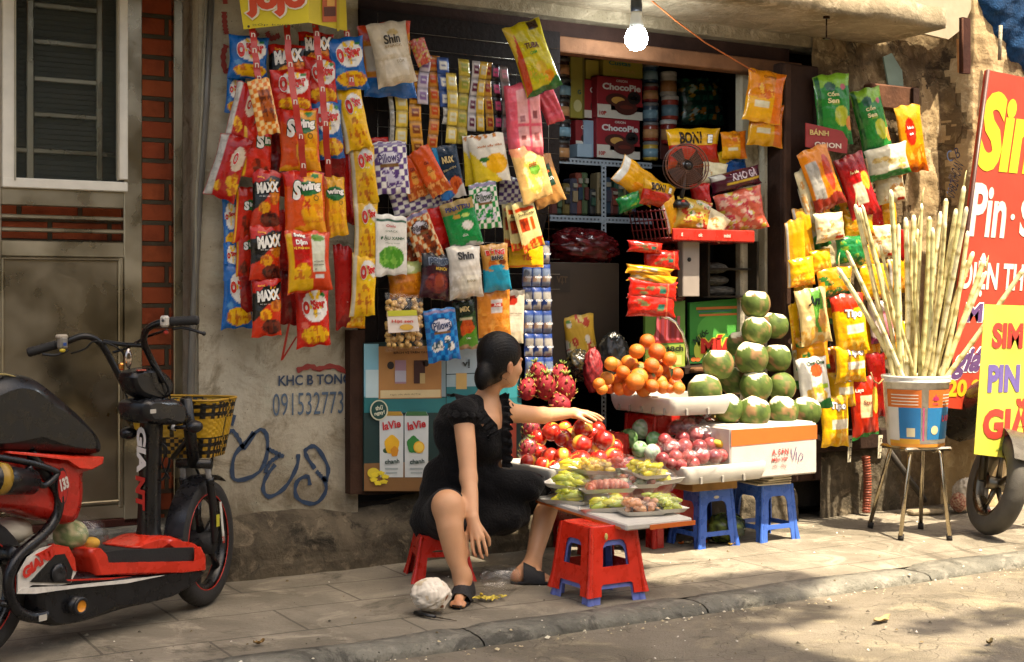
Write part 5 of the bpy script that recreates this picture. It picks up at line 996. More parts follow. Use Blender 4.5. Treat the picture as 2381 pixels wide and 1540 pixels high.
for i in range(8):
    x=1590+i*20; p=Wp(x,290,-1.2); k=depth(p)/FP; m=MB(); m.box(p+np.array([0,.1,.09]),(22*k,.14,.2+.05*(i%3)),cols[(i*2)%9],bev=.01); m.box(p+np.array([0,.025,.11]),(15*k,.012,.08),cols[(i+5)%9],bev=.002); single(m,'grocery_packet','matte_print','dim packet at the back of the shop behind the coffee pillow pack','packet','packets at the back of the shop')
m=MB(); p=Wp(1600,300,-1.15); m.box((p[0]+.25,p[1]+.2,p[2]-.02),(1.2,.4,.03),'3a342c'); single(m,'back_shelf','wood','dark plank shelf at the back right of the shop','shelf')
# carton, red sack, dark bags on the left inside
m=MB(); a=Wp(1268,850,-.28);b=Wp(1440,612,-.28); m.box(((a[0]+b[0])/2,.28+.2,(a[2]+b[2])/2),(b[0]-a[0],.4,b[2]-a[2]),'31261a',bev=.006); 
for (x0,y0,x1,y1) in((1288,628,1325,680),): rect(m,x0,y0,x1,y1,'241c14',-.276)
wtext(m,'VỊT',1306,652,20,26,'4a3a26',d=-.274,bold=.04); single(m,'carton','card_print','large dark brown cardboard carton inside the shop under the red sack','carton')
m=MB(); p=Wp(1350,578,-.45); 
def rsack(Dn): return 1+.16*vnoise(Dn[:,0]*3,Dn[:,1]*3,Dn[:,2]*3,3)-.22*np.abs(vnoise(Dn[:,0]*7,Dn[:,1]*7,Dn[:,2]*7,5))
m.sph(p,(.24,.18,.12),'7a1a1c',seg=64,rings=44,dis=rsack,colf=lambda Dn:np.where((vnoise(Dn[:,0]*5,Dn[:,1]*5,Dn[:,2]*5,1)>.1)[:,None],lin('6a181a'),lin('450e12'))); single(m,'red_sack','clear_film' if 0 else 'foil_print','crumpled dark red plastic sack on top of the carton','sack')
def bagblob(nm,lab,px,py,d,r3,col,col2,mat='foil_print',amp=.15,seed=0,cat='plastic bag',fr=3.2):
    m=MB(); m.sph(Wp(px,py,d),r3,col,seg=56,rings=40,dis=lambda Dn:1+amp*vnoise(Dn[:,0]*fr,Dn[:,1]*fr,Dn[:,2]*fr,seed)-.9*amp*np.abs(vnoise(Dn[:,0]*fr*2.4,Dn[:,1]*fr*2.4,Dn[:,2]*fr*2.4,seed+3)),colf=lambda Dn:np.where((vnoise(Dn[:,0]*6,Dn[:,1]*6,Dn[:,2]*6,seed)>.05)[:,None],lin(col),lin(col2))); return single(m,nm,mat,lab,cat)
bagblob('plastic_bag','dark clear bag of dried food left of the oranges',1425,835,-.15,(.10,.08,.15),'2a2a28','3f3c34',seed=2)
bagblob('plastic_bag','dark knotted bag between the carton and the oranges',1345,850,-.12,(.08,.07,.09),'3a3018','1c1c18',seed=4)
bagblob('net_bag','red net bag of fruit standing left of the oranges',1378,862,.04,(.055,.05,.12),'8f1f22','6a1418',mat='matte_print',seed=5,cat='net bag')
bagblob('red_basket_liner','dark red plastic bag behind the hanging pile of packets',1560,640,-.2,(.13,.1,.2),'5f1616','3f1012',seed=6)
# black clip fan
fp=Wp(1597,386,.14); k=depth(fp)/FP; fan=thing('clip_fan','small black fan with a round wire cage before the yellow and red bag','fan',Wp(1585,485,.12))
ax=np.array([-.35,-.93,.05]); ax/=np.linalg.norm(ax); bx,by,bz=basis(ax); m=MB()
def ring(m,c,r_,t,col,off=0): m.tube([c+ax*off+(bx*cos(a)+by*sin(a))*r_ for a in np.linspace(0,2*pi,33)],t,col,seg=5,cap=False)
ring(m,fp,52*k,.004,'5a3424',0); ring(m,fp,52*k,.004,'3a241c',-.05)
for q in range(2,12): ring(m,fp,(4+q*4.3)*k,.0012,'7a4a30',.012*(1-(q/12)**2)+.006)
for a in np.linspace(0,2*pi,25)[:-1]: m.tube([fp+(bx*cos(a)+by*sin(a))*12*k+ax*.02,fp+(bx*cos(a)+by*sin(a))*52*k],.0013,'6a4430',seg=4)
m.build('cage','plastic',fan)
m=MB()
for q in range(4):
    a=q*pi/2+.6; e1=bx*cos(a)+by*sin(a); e2=by*cos(a)-bx*sin(a); P=np.array([[fp-ax*.02+e1*(8+34*s)*k+e2*((t)*(8+10*s))*k+ax*t*.012 for t in(-1,-.3,.4,1)] for s in(0,.4,.8,1)]); m.grid(P,'0b0808')
m.build('blade','rubber',fan); m=MB(); m.sph(fp+ax*.015,(.022,.02,.022),'1a1412'); m.sph(fp-ax*.05,(.045,.05,.045),'15110f'); m.build('motor','plastic',fan)
m=MB(); m.tube([fp-ax*.05,Wp(1588,440,.10),Wp(1583,462,.10)],[.016,.012,.014],'15110f'); m.lathe([(0,0),(.05,.0),(.052,.02),(.03,.045),(0,.05)],'15110f',c=Wp(1582,484,.10)); m.box(Wp(1588,468,.155),(.02,.004,.012),'b02a1c'); m.build('stand','plastic',fan)
# red crate of sweets on a post
cr=thing('red_crate','shallow red plastic crate holding bags of sweets','crate',Wp(1650,562,.05)); m=MB()
a=Wp(1563,552,.16);b=Wp(1752,542,.16); zc=Wp(1650,556,.16)[2]
m.box(((a[0]+b[0])/2,-.16,zc+.02),(b[0]-a[0],.02,.065),'b52a1e',bev=.005); m.box(((a[0]+b[0])/2,.02,zc-.01),(b[0]-a[0],.36,.012),'7a1c18'); m.build('crate_rim','gloss_plastic',cr)
m=MB()
for i in range(9): m.tube([(a[0]-.02,-.16+i*.04,zc-.01),(a[0]-.06,-.16+i*.04,zc+.16)],.004,'6a1c1c',seg=5)
for j in range(4): m.tube([(a[0]-.02-.013*j,-.17,zc+.05*j),(a[0]-.02-.013*j,.17,zc+.05*j)],.004,'6a1c1c',seg=5)
m.build('crate_grid','gloss_plastic',cr); m=MB()
for x,s in((1585,'g'),(1628,'ok'),(1690,'mini')): q=Wp(x,546,.172); m.text(s,(q[0],-.1715,zc+.02),(1,0,0),(0,0,1),.02,'d8b8a8',bold=.03)
m.build('crate_lettering','card_print',cr)
m=MB(); a=Wp(1586,562,.08);b=Wp(1625,690,.08); m.box(((a[0]+b[0])/2,-.06,(a[2]+b[2])/2),(b[0]-a[0],.05,a[2]-b[2]),'8f857c',bev=.004); q=Wp(1602,604,.087); m.lathe([(.012,0),(.012,.004)],'15120f',c=(q[0],-.0855,q[2]),axis=(0,-1,0)); single(m,'white_post','card_print','pale board upright with a round hole below the red crate','board')
cb=thing('glass_cabinet','dark cabinet with grey wrapped bundles beside the pale board','cabinet',Wp(1680,690,-.1)); m=MB(); a=Wp(1622,560,-.1);b=Wp(1735,690,-.1)
m.box(((a[0]+b[0])/2,.45,(a[2]+b[2])/2),(b[0]-a[0],.02,a[2]-b[2]),'16130f'); 
for x_ in(a[0],b[0]): m.box((x_,.2,(a[2]+b[2])/2),(.015,.4,a[2]-b[2]),'2a241c')
for z_ in(a[2],b[2],b[2]+.16): m.box(((a[0]+b[0])/2,.25,z_),(b[0]-a[0],.4,.012),'2a241c')
m.build('cabinet_frame','wood',cb)
for i,(x,y,rx) in enumerate(((1655,630,.10),(1652,658,.12),(1665,684,.14))): bagblob('wrapped_bundle',['upper','middle','lower'][i]+' grey paper bundle in the dark cabinet',x,y-6,-.2,(rx,.08,.035),'6a665c','4a463e',mat='paper',amp=.08,seed=i,cat='bundle')
# sugarcane juice signs inside
def sgn(lab,d,build): m=MB(); build(m,d); return single(m,'drinks_sign','card_print',lab,'sign')
def s1(m,d):
    PP(m,[(1603,846),(1765,838),(1765,690),(1603,704)],'2f7f2c',d,th=.02); PP(m,[(1603,846),(1765,838),(1765,815),(1603,826)],'1f5a24',d+.002); PE(m,1680,770,60,45,'4a9a3a',d+.001); PE(m,1625,815,12,22,'b8c84a',d+.003); PE(m,1625,792,5,14,'8fae3a',d+.003)
    for i,x in enumerate((1612,1622,1648)): PE(m,x,836,6,5,'c86a2c',d+.004)
    wtext(m,'MÍA',1670,800,46,86,'d8c23a',d=d+.003,bold=.12); wtext(m,'MÍA',1670,800,43,82,'b5281c',d=d+.006,bold=.06); wtext(m,'Nước',1628,782,17,38,'14301a',d=d+.005,bold=.03,rot=.6)
    rect(m,1618,715,1760,721,'b86a2c',d+.003,5); rect(m,1625,731,1740,736,'b86a2c',d+.003,4); rect(m,1622,724,1700,727,'3a6a6a',d+.003,3)
sgn('green sugarcane juice sign with red lettering behind the coconuts',-.12,s1)
def s2(m,d):
    PP(m,[(1500,858),(1592,852),(1592,700),(1500,708)],'4f7a2c',d,th=.02); PP(m,[(1512,800),(1590,796),(1570,745),(1535,742)],'8a1f1c',d+.002); PP(m,[(1500,858),(1592,852),(1592,800),(1500,806)],'8a9a3a',d+.003)
    for i in range(5): PP(m,[(1524+i*12,792),(1531+i*12,792),(1533+i*12,735),(1526+i*12,735)],'7a2430' if i%2 else 'a84a54',d+.004)
    wtext(m,'u sạch',1560,812,18,56,'1a1a12',d=d+.005,bold=.03); rect(m,1560,826,1584,848,'c9b46a',d+.004)
sgn('olive green sign with red picture partly hidden by the oranges',-.02,s2)
m=MB(); m.tube([Wp(1535,736,.02),Wp(1552,739,.03),Wp(1570,750,.04),Wp(1586,775,.05),Wp(1596,808,.05),Wp(1600,850,.05)],.0085,'d8d4c8',seg=10); single(m,'chrome_pipe','chrome','bent chrome pipe curving down beside the oranges','pipe')
m=MB(); PP(m,[(1592,856),(1740,842),(1740,854),(1592,870)],'2a1c14',.0,th=.25); m.box(Wp(1625,860,.03),(.10,.06,.03),'6b4a30',bev=.01); single(m,'shelf_plank','wood','dark plank under the green sign inside the shop','plank')
# ================================================================ SIGNS, BUCKET, MOTORBIKE
def leansign(nm,lab,quad,d,shr,col,texts,th=.03,frame=None):
    m=MB(); m.poly([Wp(x,y,d) for x,y in quad],col,th=th,n=(0,-1,0))
    if frame: a=Wp(*quad[0],d+.004);b=Wp(*quad[3],d+.004); m.tube([a,b],.012,frame,seg=6)
    for (s,px,py,hp,wp_,c,o) in texts:
        p=Wp(px,py,d); k=depth(p)/FP; ex=np.array([1,0,-.02]); ez=np.array([shr,0,1.]); 
        m.text(s,p,ex,ez,hp*k,c,bold=o.get('b',.02),wid=abs(Wp(px+wp_/2,py,d)[0]-Wp(px-wp_/2,py,d)[0]),shear=o.get('s',0),outline=o.get('ol'),oc=o.get('oc','ffffff'),lift=.003)
    return single(m,nm,'sign_print',lab,'sign')
leansign('shop_sign','big red sign leaning against the wall with yellow and white lettering',[(2195,948),(2440,972),(2545,215),(2297,163)],.50,.13,'ab3820',
 [('Sim',2357,312,186,160,'ddb91c',dict(b=.045,s=.12)),('Pin',2298,490,124,82,'d8d0c0',dict(b=.03,s=.05)),('·',2353,505,14,10,'d8d0c0',dict(b=.0)),('Sạc',2412,520,112,84,'d8d0c0',dict(b=.03)),('ĐIỆN THOẠI',2338,642,100,208,'d8d0c0',dict(b=.03)),('Mua',2290,728,44,90,'5a3a6a',dict(b=.04,ol=.03)),('giá',2250,845,74,76,'5a3a6a',dict(b=.04,s=.4,ol=.03)),('20.000',2262,902,40,120,'d9a81c',dict(b=.04))],frame='4a2a20')
leansign('paper_sign','bright yellow sheet with red and violet lettering hanging over the motorbike',[(2264,1056),(2460,1080),(2492,715),(2289,708)],1.12,.075,'d2cb4c',
 [('SIM THẺ',2395,772,78,175,'b0392c',dict(b=.05)),('PIN SẠC',2385,886,84,176,'6a5a9a',dict(b=.05)),('GIẶT',2360,1000-18,110,150,'b0392c',dict(b=.05)),('20K',2375,1028,34,120,'8f9a3a',dict(b=.03,s=.4))],th=.003)
# bucket
bk=thing('paint_bucket','white and blue paint bucket full of sugarcane on the metal stool','bucket',Wp(2130,1038,.70))
A=Wp(2055,950,.72);B=Wp(2200,950,.72); bc=(A+B)/2; dB=depth(bc); k=dB/FP; zb=H-(1034-HYP)*k; zt=H-(872-HYP)*k; r0=64*k; r1=75*k; Hb=zt-zb
c=np.array([bc[0],bc[1],zb]); m=MB()
m.lathe([(0,.004),(r0*.96,0),(r0,.01),(r1,Hb*.9),(r1*1.045,Hb*.9),(r1*1.045,Hb*.93),(r1*1.02,Hb*.935),(r1*1.05,Hb*.97),(r1*1.05,Hb),(r1*.98,Hb),(r1*.96,Hb*.9),(r0*.95,.012),(0,.012)],'d6d2c8',c=c,seg=48); m.build('bucket_body','gloss_plastic',bk)
m=MB(); vd=-FW; a0=math.atan2(vd[1],vd[0])
def bp_(px,v,off=.0015):          # point on the bucket wall facing the camera: px -1..1 across, v 0..1 up
    a=a0+math.asin(max(-1,min(1,px)))  ; rr=(r0+(r1-r0)*v)+off; return c+np.array([rr*cos(a),rr*sin(a),v*Hb*.9])
def bq(x0,x1,v0,v1,col,off=.0015):
    n=14; m.grid(np.array([[bp_(x0+(x1-x0)*i/n,v0,off),bp_(x0+(x1-x0)*i/n,v1,off)] for i in range(n+1)]),col)
bq(-.97,-.1,.62,.9,'c96a24'); bq(.12,.97,.62,.9,'c96a24'); bq(-.75,-.12,.1,.62,'1f6fa8'); bq(.1,.97,.12,.62,'2476ae'); bq(-.97,-.75,.1,.62,'cfcac0',.002); bq(-.97,.97,.0,.05,'c9852c',.002); bq(-.97,-.14,.05,.13,'c9952c',.002)
for i in range(4): bq(-.9,-.2,.66+i*.05,.675+i*.05,'d8d2c4',.0025); bq(.62,.95,.66+i*.05,.675+i*.05,'d8d2c4',.0025)
bq(-.06,.0,.1,.62,'b8527a',.0025); bq(-.55,-.3,.16,.3,'cfc4a0',.0025)
def bt(s,px,v,h,wd,col): m.text(s,(0,0,0),(1,0,0),(0,0,1),h,col,bold=.04,wid=wd,fn=lambda q,lf:np.array([bp_(px+x/r1,v+z/(Hb*.9),lf+.002) for x,z in q]))
bt('LASAND',.93,.45,.035,.11,'d84a6a'); bt('STAR',.36,.68,.010,.035,'b02a5a'); bt('■',.36,.76,.02,.02,'b02a5a')
m.add(np.array([bp_(.36+.13*cos(t),.27+.07*sin(t),.003) for t in np.linspace(0,2*pi,21)[:-1]]),[tuple(range(20))],'d8c89a')
m.add(np.array([bp_(.36+.12*x,.74+.1*z,.003) for x,z in((-1,0),(-.6,.6),(-.3,.4),(0,1),(.3,.4),(.6,.6),(1,0))]),[tuple(range(7))],'b8326a')
m.build('bucket_print','card_print',bk)
m=MB(); hh=[bp_(-.98,.93,.01)]; q=Wp(2028,880,.75); 
m.tube([Wp(2053,882,.72),Wp(2042,893,.74),Wp(2030,885,.75),Wp(2024,866,.75)],.004,'9a7a4a',seg=6); m.build('handle','plastic',bk)
# sugarcanes
tips=[(665,270,930),(722,275,975),(958,150,1000),(1022,430,1050),(1148,358,1110),(1212,262,1150),(1275,372,1200),(1366,330,1330),(1412,225,1290),(1495,305,1240),(1560,120,1375),(1582,290,1345),(1590,490,1420),(1635,660,1380),(1725,720,1440),(1742,820,1400),(2056,795,1500),(868,600,1170),(1152,560,1230),(592,650,1010),(520,792,960),(1404,405,1300),(1302,462,1260),(1080,380,1060),(700,300,1100),(1180,470,1090)]
zmid=zt
desc=['far left','tall left','tallest left of centre','short centre','pale-tipped','thin leafy','blunt-topped','pointed','twin-forked','white cut end','tallest at the right','right leaning brown','right leaning pale tip','short right','pointed right','split-tipped right','lowest, stretched far out to the right','thin left crossing','thin pointed centre','short far left','leftmost','thin back','short back','hidden back','second far left','slim back']
for i,(tx,ty,bx_) in enumerate(tips):
    r=np.random.RandomState(i); px=1799.5+.2828*tx; py=399+.2828*ty; bxp=1799.5+.2828*bx_; bxp=2128+(bxp-2128)*.78
    dd=r.uniform(-.055,.055); a=Vd(bxp,872,dB+dd); tp=Vd(px,py,dB+dd*2.2+r.uniform(-.1,.1)); dirv=tp-a; a=a-dirv*(.16/np.linalg.norm(dirv)*1.0); a[2]=max(a[2],zb+.03)
    L=np.linalg.norm(tp-a); n=max(8,int(L/.02)); rad=r.uniform(.012,.0175)*(.8 if 'thin' in desc[i] or 'slim' in desc[i] else 1); pts=[];rs=[];cc=[]; nod=r.uniform(.09,.16); bend=r.uniform(-.02,.02)
    side=np.cross(dirv/np.linalg.norm(dirv),FW)
    base=['dccf98','d2c48a','ccc68c','e2d8ac'][i%4]
    for j in range(n+1):
        t=j/n; pts.append(a+(tp-a)*t+side*bend*sin(pi*t)); ph=(t*L/nod+r.uniform(0,.02))%1; isn=ph<.02/nod
        rs.append(rad*(1.14 if isn else 1.)*(1-.15*t)*(.45 if j==n else 1)); cc.append('a3935a' if isn else ('e6dfb8' if j>=n-1 else base))
    m=MB(); m.tube(pts,rs,cols=cc,seg=9)
    if i%5==0: q=pts[-1]; m.tube([pts[-2],q+np.array([.008,0,.05]),q+np.array([.02,0,.09])],[.006,.004,.001],'c9be80',seg=5)
    single(m,'sugarcane_stalk','cane',f'{desc[i]} peeled sugarcane stalk in the bucket','sugarcane','peeled sugarcane stalks in the bucket')
# metal stool
st=thing('metal_stool','square steel stool with splayed tube legs under the bucket','stool',(2.09,-.77,0)); zs_=zb-.012
F_=[G(2022,1228),G(2093,1257),G(2207,1257),G(2140,1230)]; ctr=sum(F_)/4; m=MB()
tp_=[ctr*[1,1,0]+ (q-ctr)*.55+[0,0,zs_] for q in F_]; 
ang=math.atan2(*(F_[2]-F_[1])[1::-1]); m.box((bc[0],bc[1],zs_),(.29,.29,.022),'c9c2b0',rz=ang+.25,bev=.01); m.build('seat','chrome',st)
for q,t_ in zip(F_,tp_):
    t_=np.array([bc[0],bc[1],0])+(q-ctr)*.62+np.array([0,0,zs_-.01]); i_=t_+(np.array([bc[0],bc[1],zs_-.02])-t_)*.3
    m=MB(); m.tube([i_,t_+(i_-t_)*.3+[0,0,.003],t_+(q-t_)*.03,t_+(q-t_)*.12,q+[0,0,.025]],.0115,'b5a88e',seg=10); lg=m.build('leg','chrome',st); m=MB(); m.tube([q+[0,0,.0],q+(t_-q)*.07],.016,'1c1814',seg=10); f_=m.build('rubber_foot','rubber'); f_.parent=lg
# motorbike (front end visible)
mb=thing('motorbike','parked motorbike with only its dusty front wheel showing under the yellow sheet','motorbike',G(2310,1250)); wc=G(2318,1247,0); k=depth(wc)/FP; wr=.285; wc=wc+np.array([0,0,wr])
nx=-RT*.97-FW*.10; nx=nx/np.linalg.norm(nx); nx[2]=.26; nx/=np.linalg.norm(nx); hd=np.cross(nx,UP); hd/=np.linalg.norm(hd); upv=np.cross(hd,nx)
def wheel(parent,c,ax,R_,w,tc='1c1a17',rimc='5a5248',tread=True,mats=('rubber','steel'),spokes=5,namep=None):
    bx,by,bz=basis(ax); m=MB(); n=72; prof=[(R_-w*.95,-w*.42),(R_-w*.55,-w*.52),(R_-w*.2,-w*.44),(R_-.006,-w*.22),(R_,0),(R_-.006,w*.22),(R_-w*.2,w*.44),(R_-w*.55,w*.52),(R_-w*.95,w*.42)]
    P=np.array([[c+(bx*cos(a)+by*sin(a))*(rr-(.005 if tread and 2<j<6 and (i+j)%4==0 else 0))+bz*h for j,(rr,h) in enumerate(prof)] for i,a in enumerate(np.linspace(0,2*pi,n+1))]); m.grid(P,tc,flip=True); tyre=m.build('tyre',mats[0],parent)
    m=MB(); rp=[(R_-w*1.15,-w*.34),(R_-w*.92,-w*.44),(R_-w*.92,w*.44),(R_-w*1.15,w*.34),(R_-w*1.15,-w*.34)]
    P=np.array([[c+(bx*cos(a)+by*sin(a))*rr+bz*h for rr,h in rp] for a in np.linspace(0,2*pi,n+1)]); m.grid(P,rimc)
    m.tube([c-bz*w*.55,c+bz*w*.55],R_*.13,rimc,seg=16)
    for s in range(spokes):
        a=2*pi*s/spokes+.4; e=bx*cos(a)+by*sin(a); t2=by*cos(a)-bx*sin(a); m.tube([c+e*R_*.1,c+e*R_*.45+t2*.01,c+e*(R_-w*1.1)],[.018,.012,.016],rimc,seg=8)
    m.build('rim',mats[1],parent)
wheel(mb,wc,nx,wr,.105,'46423a','6a6254',mats=('rubber','steel'))
Ul=UP-nx*float(np.dot(UP,nx)); Ul/=np.linalg.norm(Ul); m=MB()
bk_=-hd if np.dot(hd,FW)<0 else hd     # direction of the bike's tail: away from the camera
for s in(-1,1): m.tube([wc+nx*s*.09,wc+nx*s*.08+Ul*.2+bk_*.08,wc+nx*s*.07+Ul*.36+bk_*.2],[.022,.026,.022],'3a352c',seg=10)
m.build('fork','steel',mb); m=MB(); P=np.array([[wc+(hd*cos(a)*(-1 if np.dot(hd,FW)<0 else 1)*1.0+Ul*sin(a))*(wr+.025)+nx*h for h in(-.07,-.04,0,.04,.07)] for a in np.linspace(1.2,2.6,16)]); m.grid(P,'4a4438'); m.build('mudguard','gloss_plastic',mb)
m=MB(); m.tube([wc+Ul*.5+bk_*.35+RT*.1,wc+Ul*.45+bk_*.6+RT*.15,wc+Ul*.3+bk_*.9+RT*.1,wc+Ul*.4+bk_*1.2+RT*.1],[.09,.13,.15,.10],'2c2a28',seg=12); m.build('body','gloss_plastic',mb)
bagblob('plastic_bag','white plastic bag of rubbish on the pavement behind the motorbike wheel',2245,1150,.38,(.085,.08,.10),'c9c2b4','b0a898',mat='paper',seed=9); bagblob('rubbish_bag','reddish bag of rubbish low beside the white bag',2228,1168,.40,(.05,.05,.06),'8a4a3a','a88a70',mat='paper',seed=10)
# corrugated hose, flat stone, dark bar leaning on the wall
m=MB(); P=[Wp(2012+4*sin(t*3),1062+t*130,.16) for t in np.linspace(0,1,70)]; m.tube(P,[.024+.004*math.sin(i*1.9) for i in range(70)],'8f4a34',seg=12); single(m,'corrugated_hose','plastic','reddish corrugated hose running down the old wall to the pavement','hose')
m=MB(); q=G(2150,1190,.02); m.box(q,(.22,.08,.03),'9a9078',rz=-.3,bev=.01); single(m,'loose_stone','concrete','flat broken piece of stone on the ground at the wall behind the metal stool','stone')
m=MB(); m.tube([Wp(2068,1050,.25),Wp(2150,1165,.25)],.018,'2a241c',seg=6); single(m,'leaning_bar','rubber','dark bar leaning diagonally against the wall behind the metal stool','bar')
# ================================================================ STOOLS, CRATES, FRUIT
def arc(cx,cz,r,a0,a1,n=6): return [(cx+r*cos(a0+(a1-a0)*i/n),cz+r*sin(a0+(a1-a0)*i/n)) for i in range(n+1)]
def stool(lab,cx,cy,wt,wb_,h,col,rz=0,z0=0.,win=(.42,.84),band=.24,group=None,col2=None,legw=.2,name='plastic_stool',sticker=None,gapz=None):
    t=thing(name,lab,'stool',(cx,cy,z0),rz,group)
    Mx=T((cx,cy,z0),rz)
    def side(k):
        a=k*pi/2; n=np.array([cos(a),sin(a),0]); e=np.array([-sin(a),cos(a),0])
        def P(x,z): f=z/h; hw=(wb_*(1-f)+wt*f)/2; return n*hw+e*x*hw*2+np.array([0,0,z])
        return P,n,e
    ch=.07
    def outline(sg):
        lw=legw; pts=[(-.5+ch,0),(-.5+ch+lw-ch,0)]
        zb=band*h; r=.05
        pts+= [(-.5+lw,zb-.03*h)]+[(-.5+lw+.03,zb),(-.0,zb)] if gapz is None else [(-.5+lw,gapz*h),(0,gapz*h)]
        zw0,zw1=win[0]*h,win[1]*h; lw2=lw+.03
        pts+=[(0,zw0),(-.5+lw2,zw0),(-.5+lw2+.01,zw1-.10*h),(-.5+lw2+.05,zw1-.03*h),(-.5+lw2+.12,zw1),(0,zw1),(0,h),(-.5+ch,h)]
        return [(sg*x,z) for x,z in pts]
    for k in range(4):
        P,n,e=side(k); m=MB(); m.M=Mx
        for sg in(-1,1):
            pl=[P(-x if sg<0 else -x*1,z) for x,z in outline(1 if sg<0 else -1)]
            if sg<0: pl=pl[::-1]
            m.poly(pl,col,th=.006,n=n)
        if sticker and k==3: q=P(0,win[1]*h+.035*h*2); m.add([q+n*.002+e*.018*cos(a)+np.array([0,0,.008*sin(a)]) for a in np.linspace(0,2*pi,13)[:-1]],[tuple(range(12))],sticker)
        m.build('side_panel','gloss_plastic',t)
    for k in range(4):
        a=k*pi/2+pi/4; m=MB(); m.M=Mx; pts=[]
        P0,n0,e0=side(k); P1,n1,e1=side((k+1)%4)
        rows=[]
        for z in np.linspace(0,h,5):
            A=P0(.5-ch,z); B=P1(-.5+ch,z); C=(A+B)/2+ (n0+n1)*.012
            fl=.006 if z==0 else 0; rows.append([A-n0*.012-e0*0,A+(n0)*fl,C+(n0+n1)*fl,B+n1*fl,B-n1*.012])
        m.grid(np.array(rows),col); lg=m.build('leg','gloss_plastic',t)
    m=MB(); m.M=Mx; hw=wt/2
    o=[(-hw+ch*wt,-hw),(hw-ch*wt,-hw),(hw,-hw+ch*wt),(hw,hw-ch*wt),(hw-ch*wt,hw),(-hw+ch*wt,hw),(-hw,hw-ch*wt),(-hw,-hw+ch*wt)]
    R_=[np.array([(x*s,y*s,z) for x,y in o+o[:1]]) for s,z in((1.004,h-.012),(1.01,h-.004),(.97,h+.004),(.9,h+.002),(.4,h-.002),(.02,h-.002))]
    m.grid(np.array(R_),col); m.build('seat','gloss_plastic',t); return t
rx,ry=-.311,-1.232
stool('pale violet plastic stool nested under the red one at the pavement edge',rx,ry,.215,.285,.31,'6f7cc4',band=.20,win=(.36,.78),name='plastic_stool')
stool('red plastic stool stacked over a pale violet one, carrying the tray of cut fruit',rx,ry,.235,.305,.29,'cf2c17',z0=.035,win=(.42,.80),band=.17,legw=.22,sticker=None)
m=MB(); q=G(1335,1235,.26)+np.array([0,0,0]); m.sph((rx-.01-.04,ry-.135,.285),(.008,.006,.016),'c9b86a'); single(m,'price_tag','paper','yellowish dried bit of peel stuck on the red stool','peel')
stool('blue plastic stool, nearer of the two, under the wooden crate',.93,-.42,.215,.26,.30,'3c60b4',band=.20,win=(.28,.80),legw=.17,sticker='b9b4a0')
stool('blue plastic stool on the right under the folded newspapers',1.335,-.44,.215,.26,.30,'4065b8',band=.22,win=(.30,.80),legw=.17)
sm=stool('small red plastic stool the woman sits on',-.69,-.48,.20,.29,.205,'c0281a',rz=R(-20),band=.62,win=(.66,.7),legw=.2,gapz=.55)
stool('tall red plastic stool under the tray of oranges',.78,-.24,.26,.34,.685,'a3221a',band=.2,win=(.5,.85),legw=.2)
stool('red plastic stool holding the dragon fruit behind the apples',.36,-.22,.26,.33,.60,'8f1f1a',band=.2,win=(.5,.85),legw=.2)
# wooden crate piece and newspapers on the blue stools
m=MB(); m.box((.90,-.43,.325),(.30,.26,.045),'8a6a3e',bev=.004); m.box((.90,-.43,.352),(.26,.24,.016),'a08050',bev=.003); single(m,'wood_block','wood','weathered wooden block on the nearer blue stool under the foam tray','block')
m=MB()
for i in range(4): m.box((1.30+.01*i,-.48,.31+i*.012),(.22-.02*i,.2,.009),['c9bfa4','b8ae94','d2c9b2','c0b59a'][i],rz=.1*i-.1,bev=.003)
single(m,'newspapers','paper','folded old newspapers on the right blue stool under the white fruit box','newspapers')
def foamtray(lab,x0,x1,y0,y1,z,h,th=.022,col='bab5aa',rz=0,slots=True):
    m=MB(); cx,cy=(x0+x1)/2,(y0+y1)/2; W_,L_=x1-x0,y1-y0; m.M=T((cx,cy,z),rz)
    prof=[(.0,1.,.004),(.0,.965,0),(1,1.,h),(1,1.,h),]
    def ringp(ix,z_): 
        hx,hy=W_/2-ix,L_/2-ix; c=.03; n=5; P=[]
        for sx,sy,a0 in((1,1,0),(-1,1,pi/2),(-1,-1,pi),(1,-1,1.5*pi)):
            for j in range(n+1): a=a0+pi/2*j/n; P.append((sx*(hx-c)+c*cos(a),sy*(hy-c)+c*sin(a),z_))
        return P+P[:1]
    R_=np.array([ringp(i_,z_) for i_,z_ in((.03,.0),(.022,.0),(.015,.012),(.004,h*.5),(.0,h-.008),(.004,h),(th-.006,h),(th,h-.006),(th+.006,.02),(W_/2-.035,.018))]); m.grid(R_,col)
    if slots:
        for i in range(int(L_/.1)): 
            y=-L_/2+.07+i*.1; m.box((-W_/2+.005,y,.02),(.012,.012,.034),'8f8a80',bev=.002)
        for i in range(int(W_/.14)): m.box((-W_/2+.1+i*.14,-L_/2+.005,.018),(.014,.012,.034),'8f8a80',bev=.002)
    return single(m,'foam_tray','foam',lab,'foam tray')
foamtray('long white foam tray heaped with oranges',.60,1.0,-.58,-.02,.700,.095)
foamtray('white foam tray of wrapped plums, green fruit and bananas',.58,1.12,-.72,-.16,.365,.09)
foamtray('white foam tray under the apples behind the woman\'s knee',-.235,.26,-.74,-.26,.425,.075)
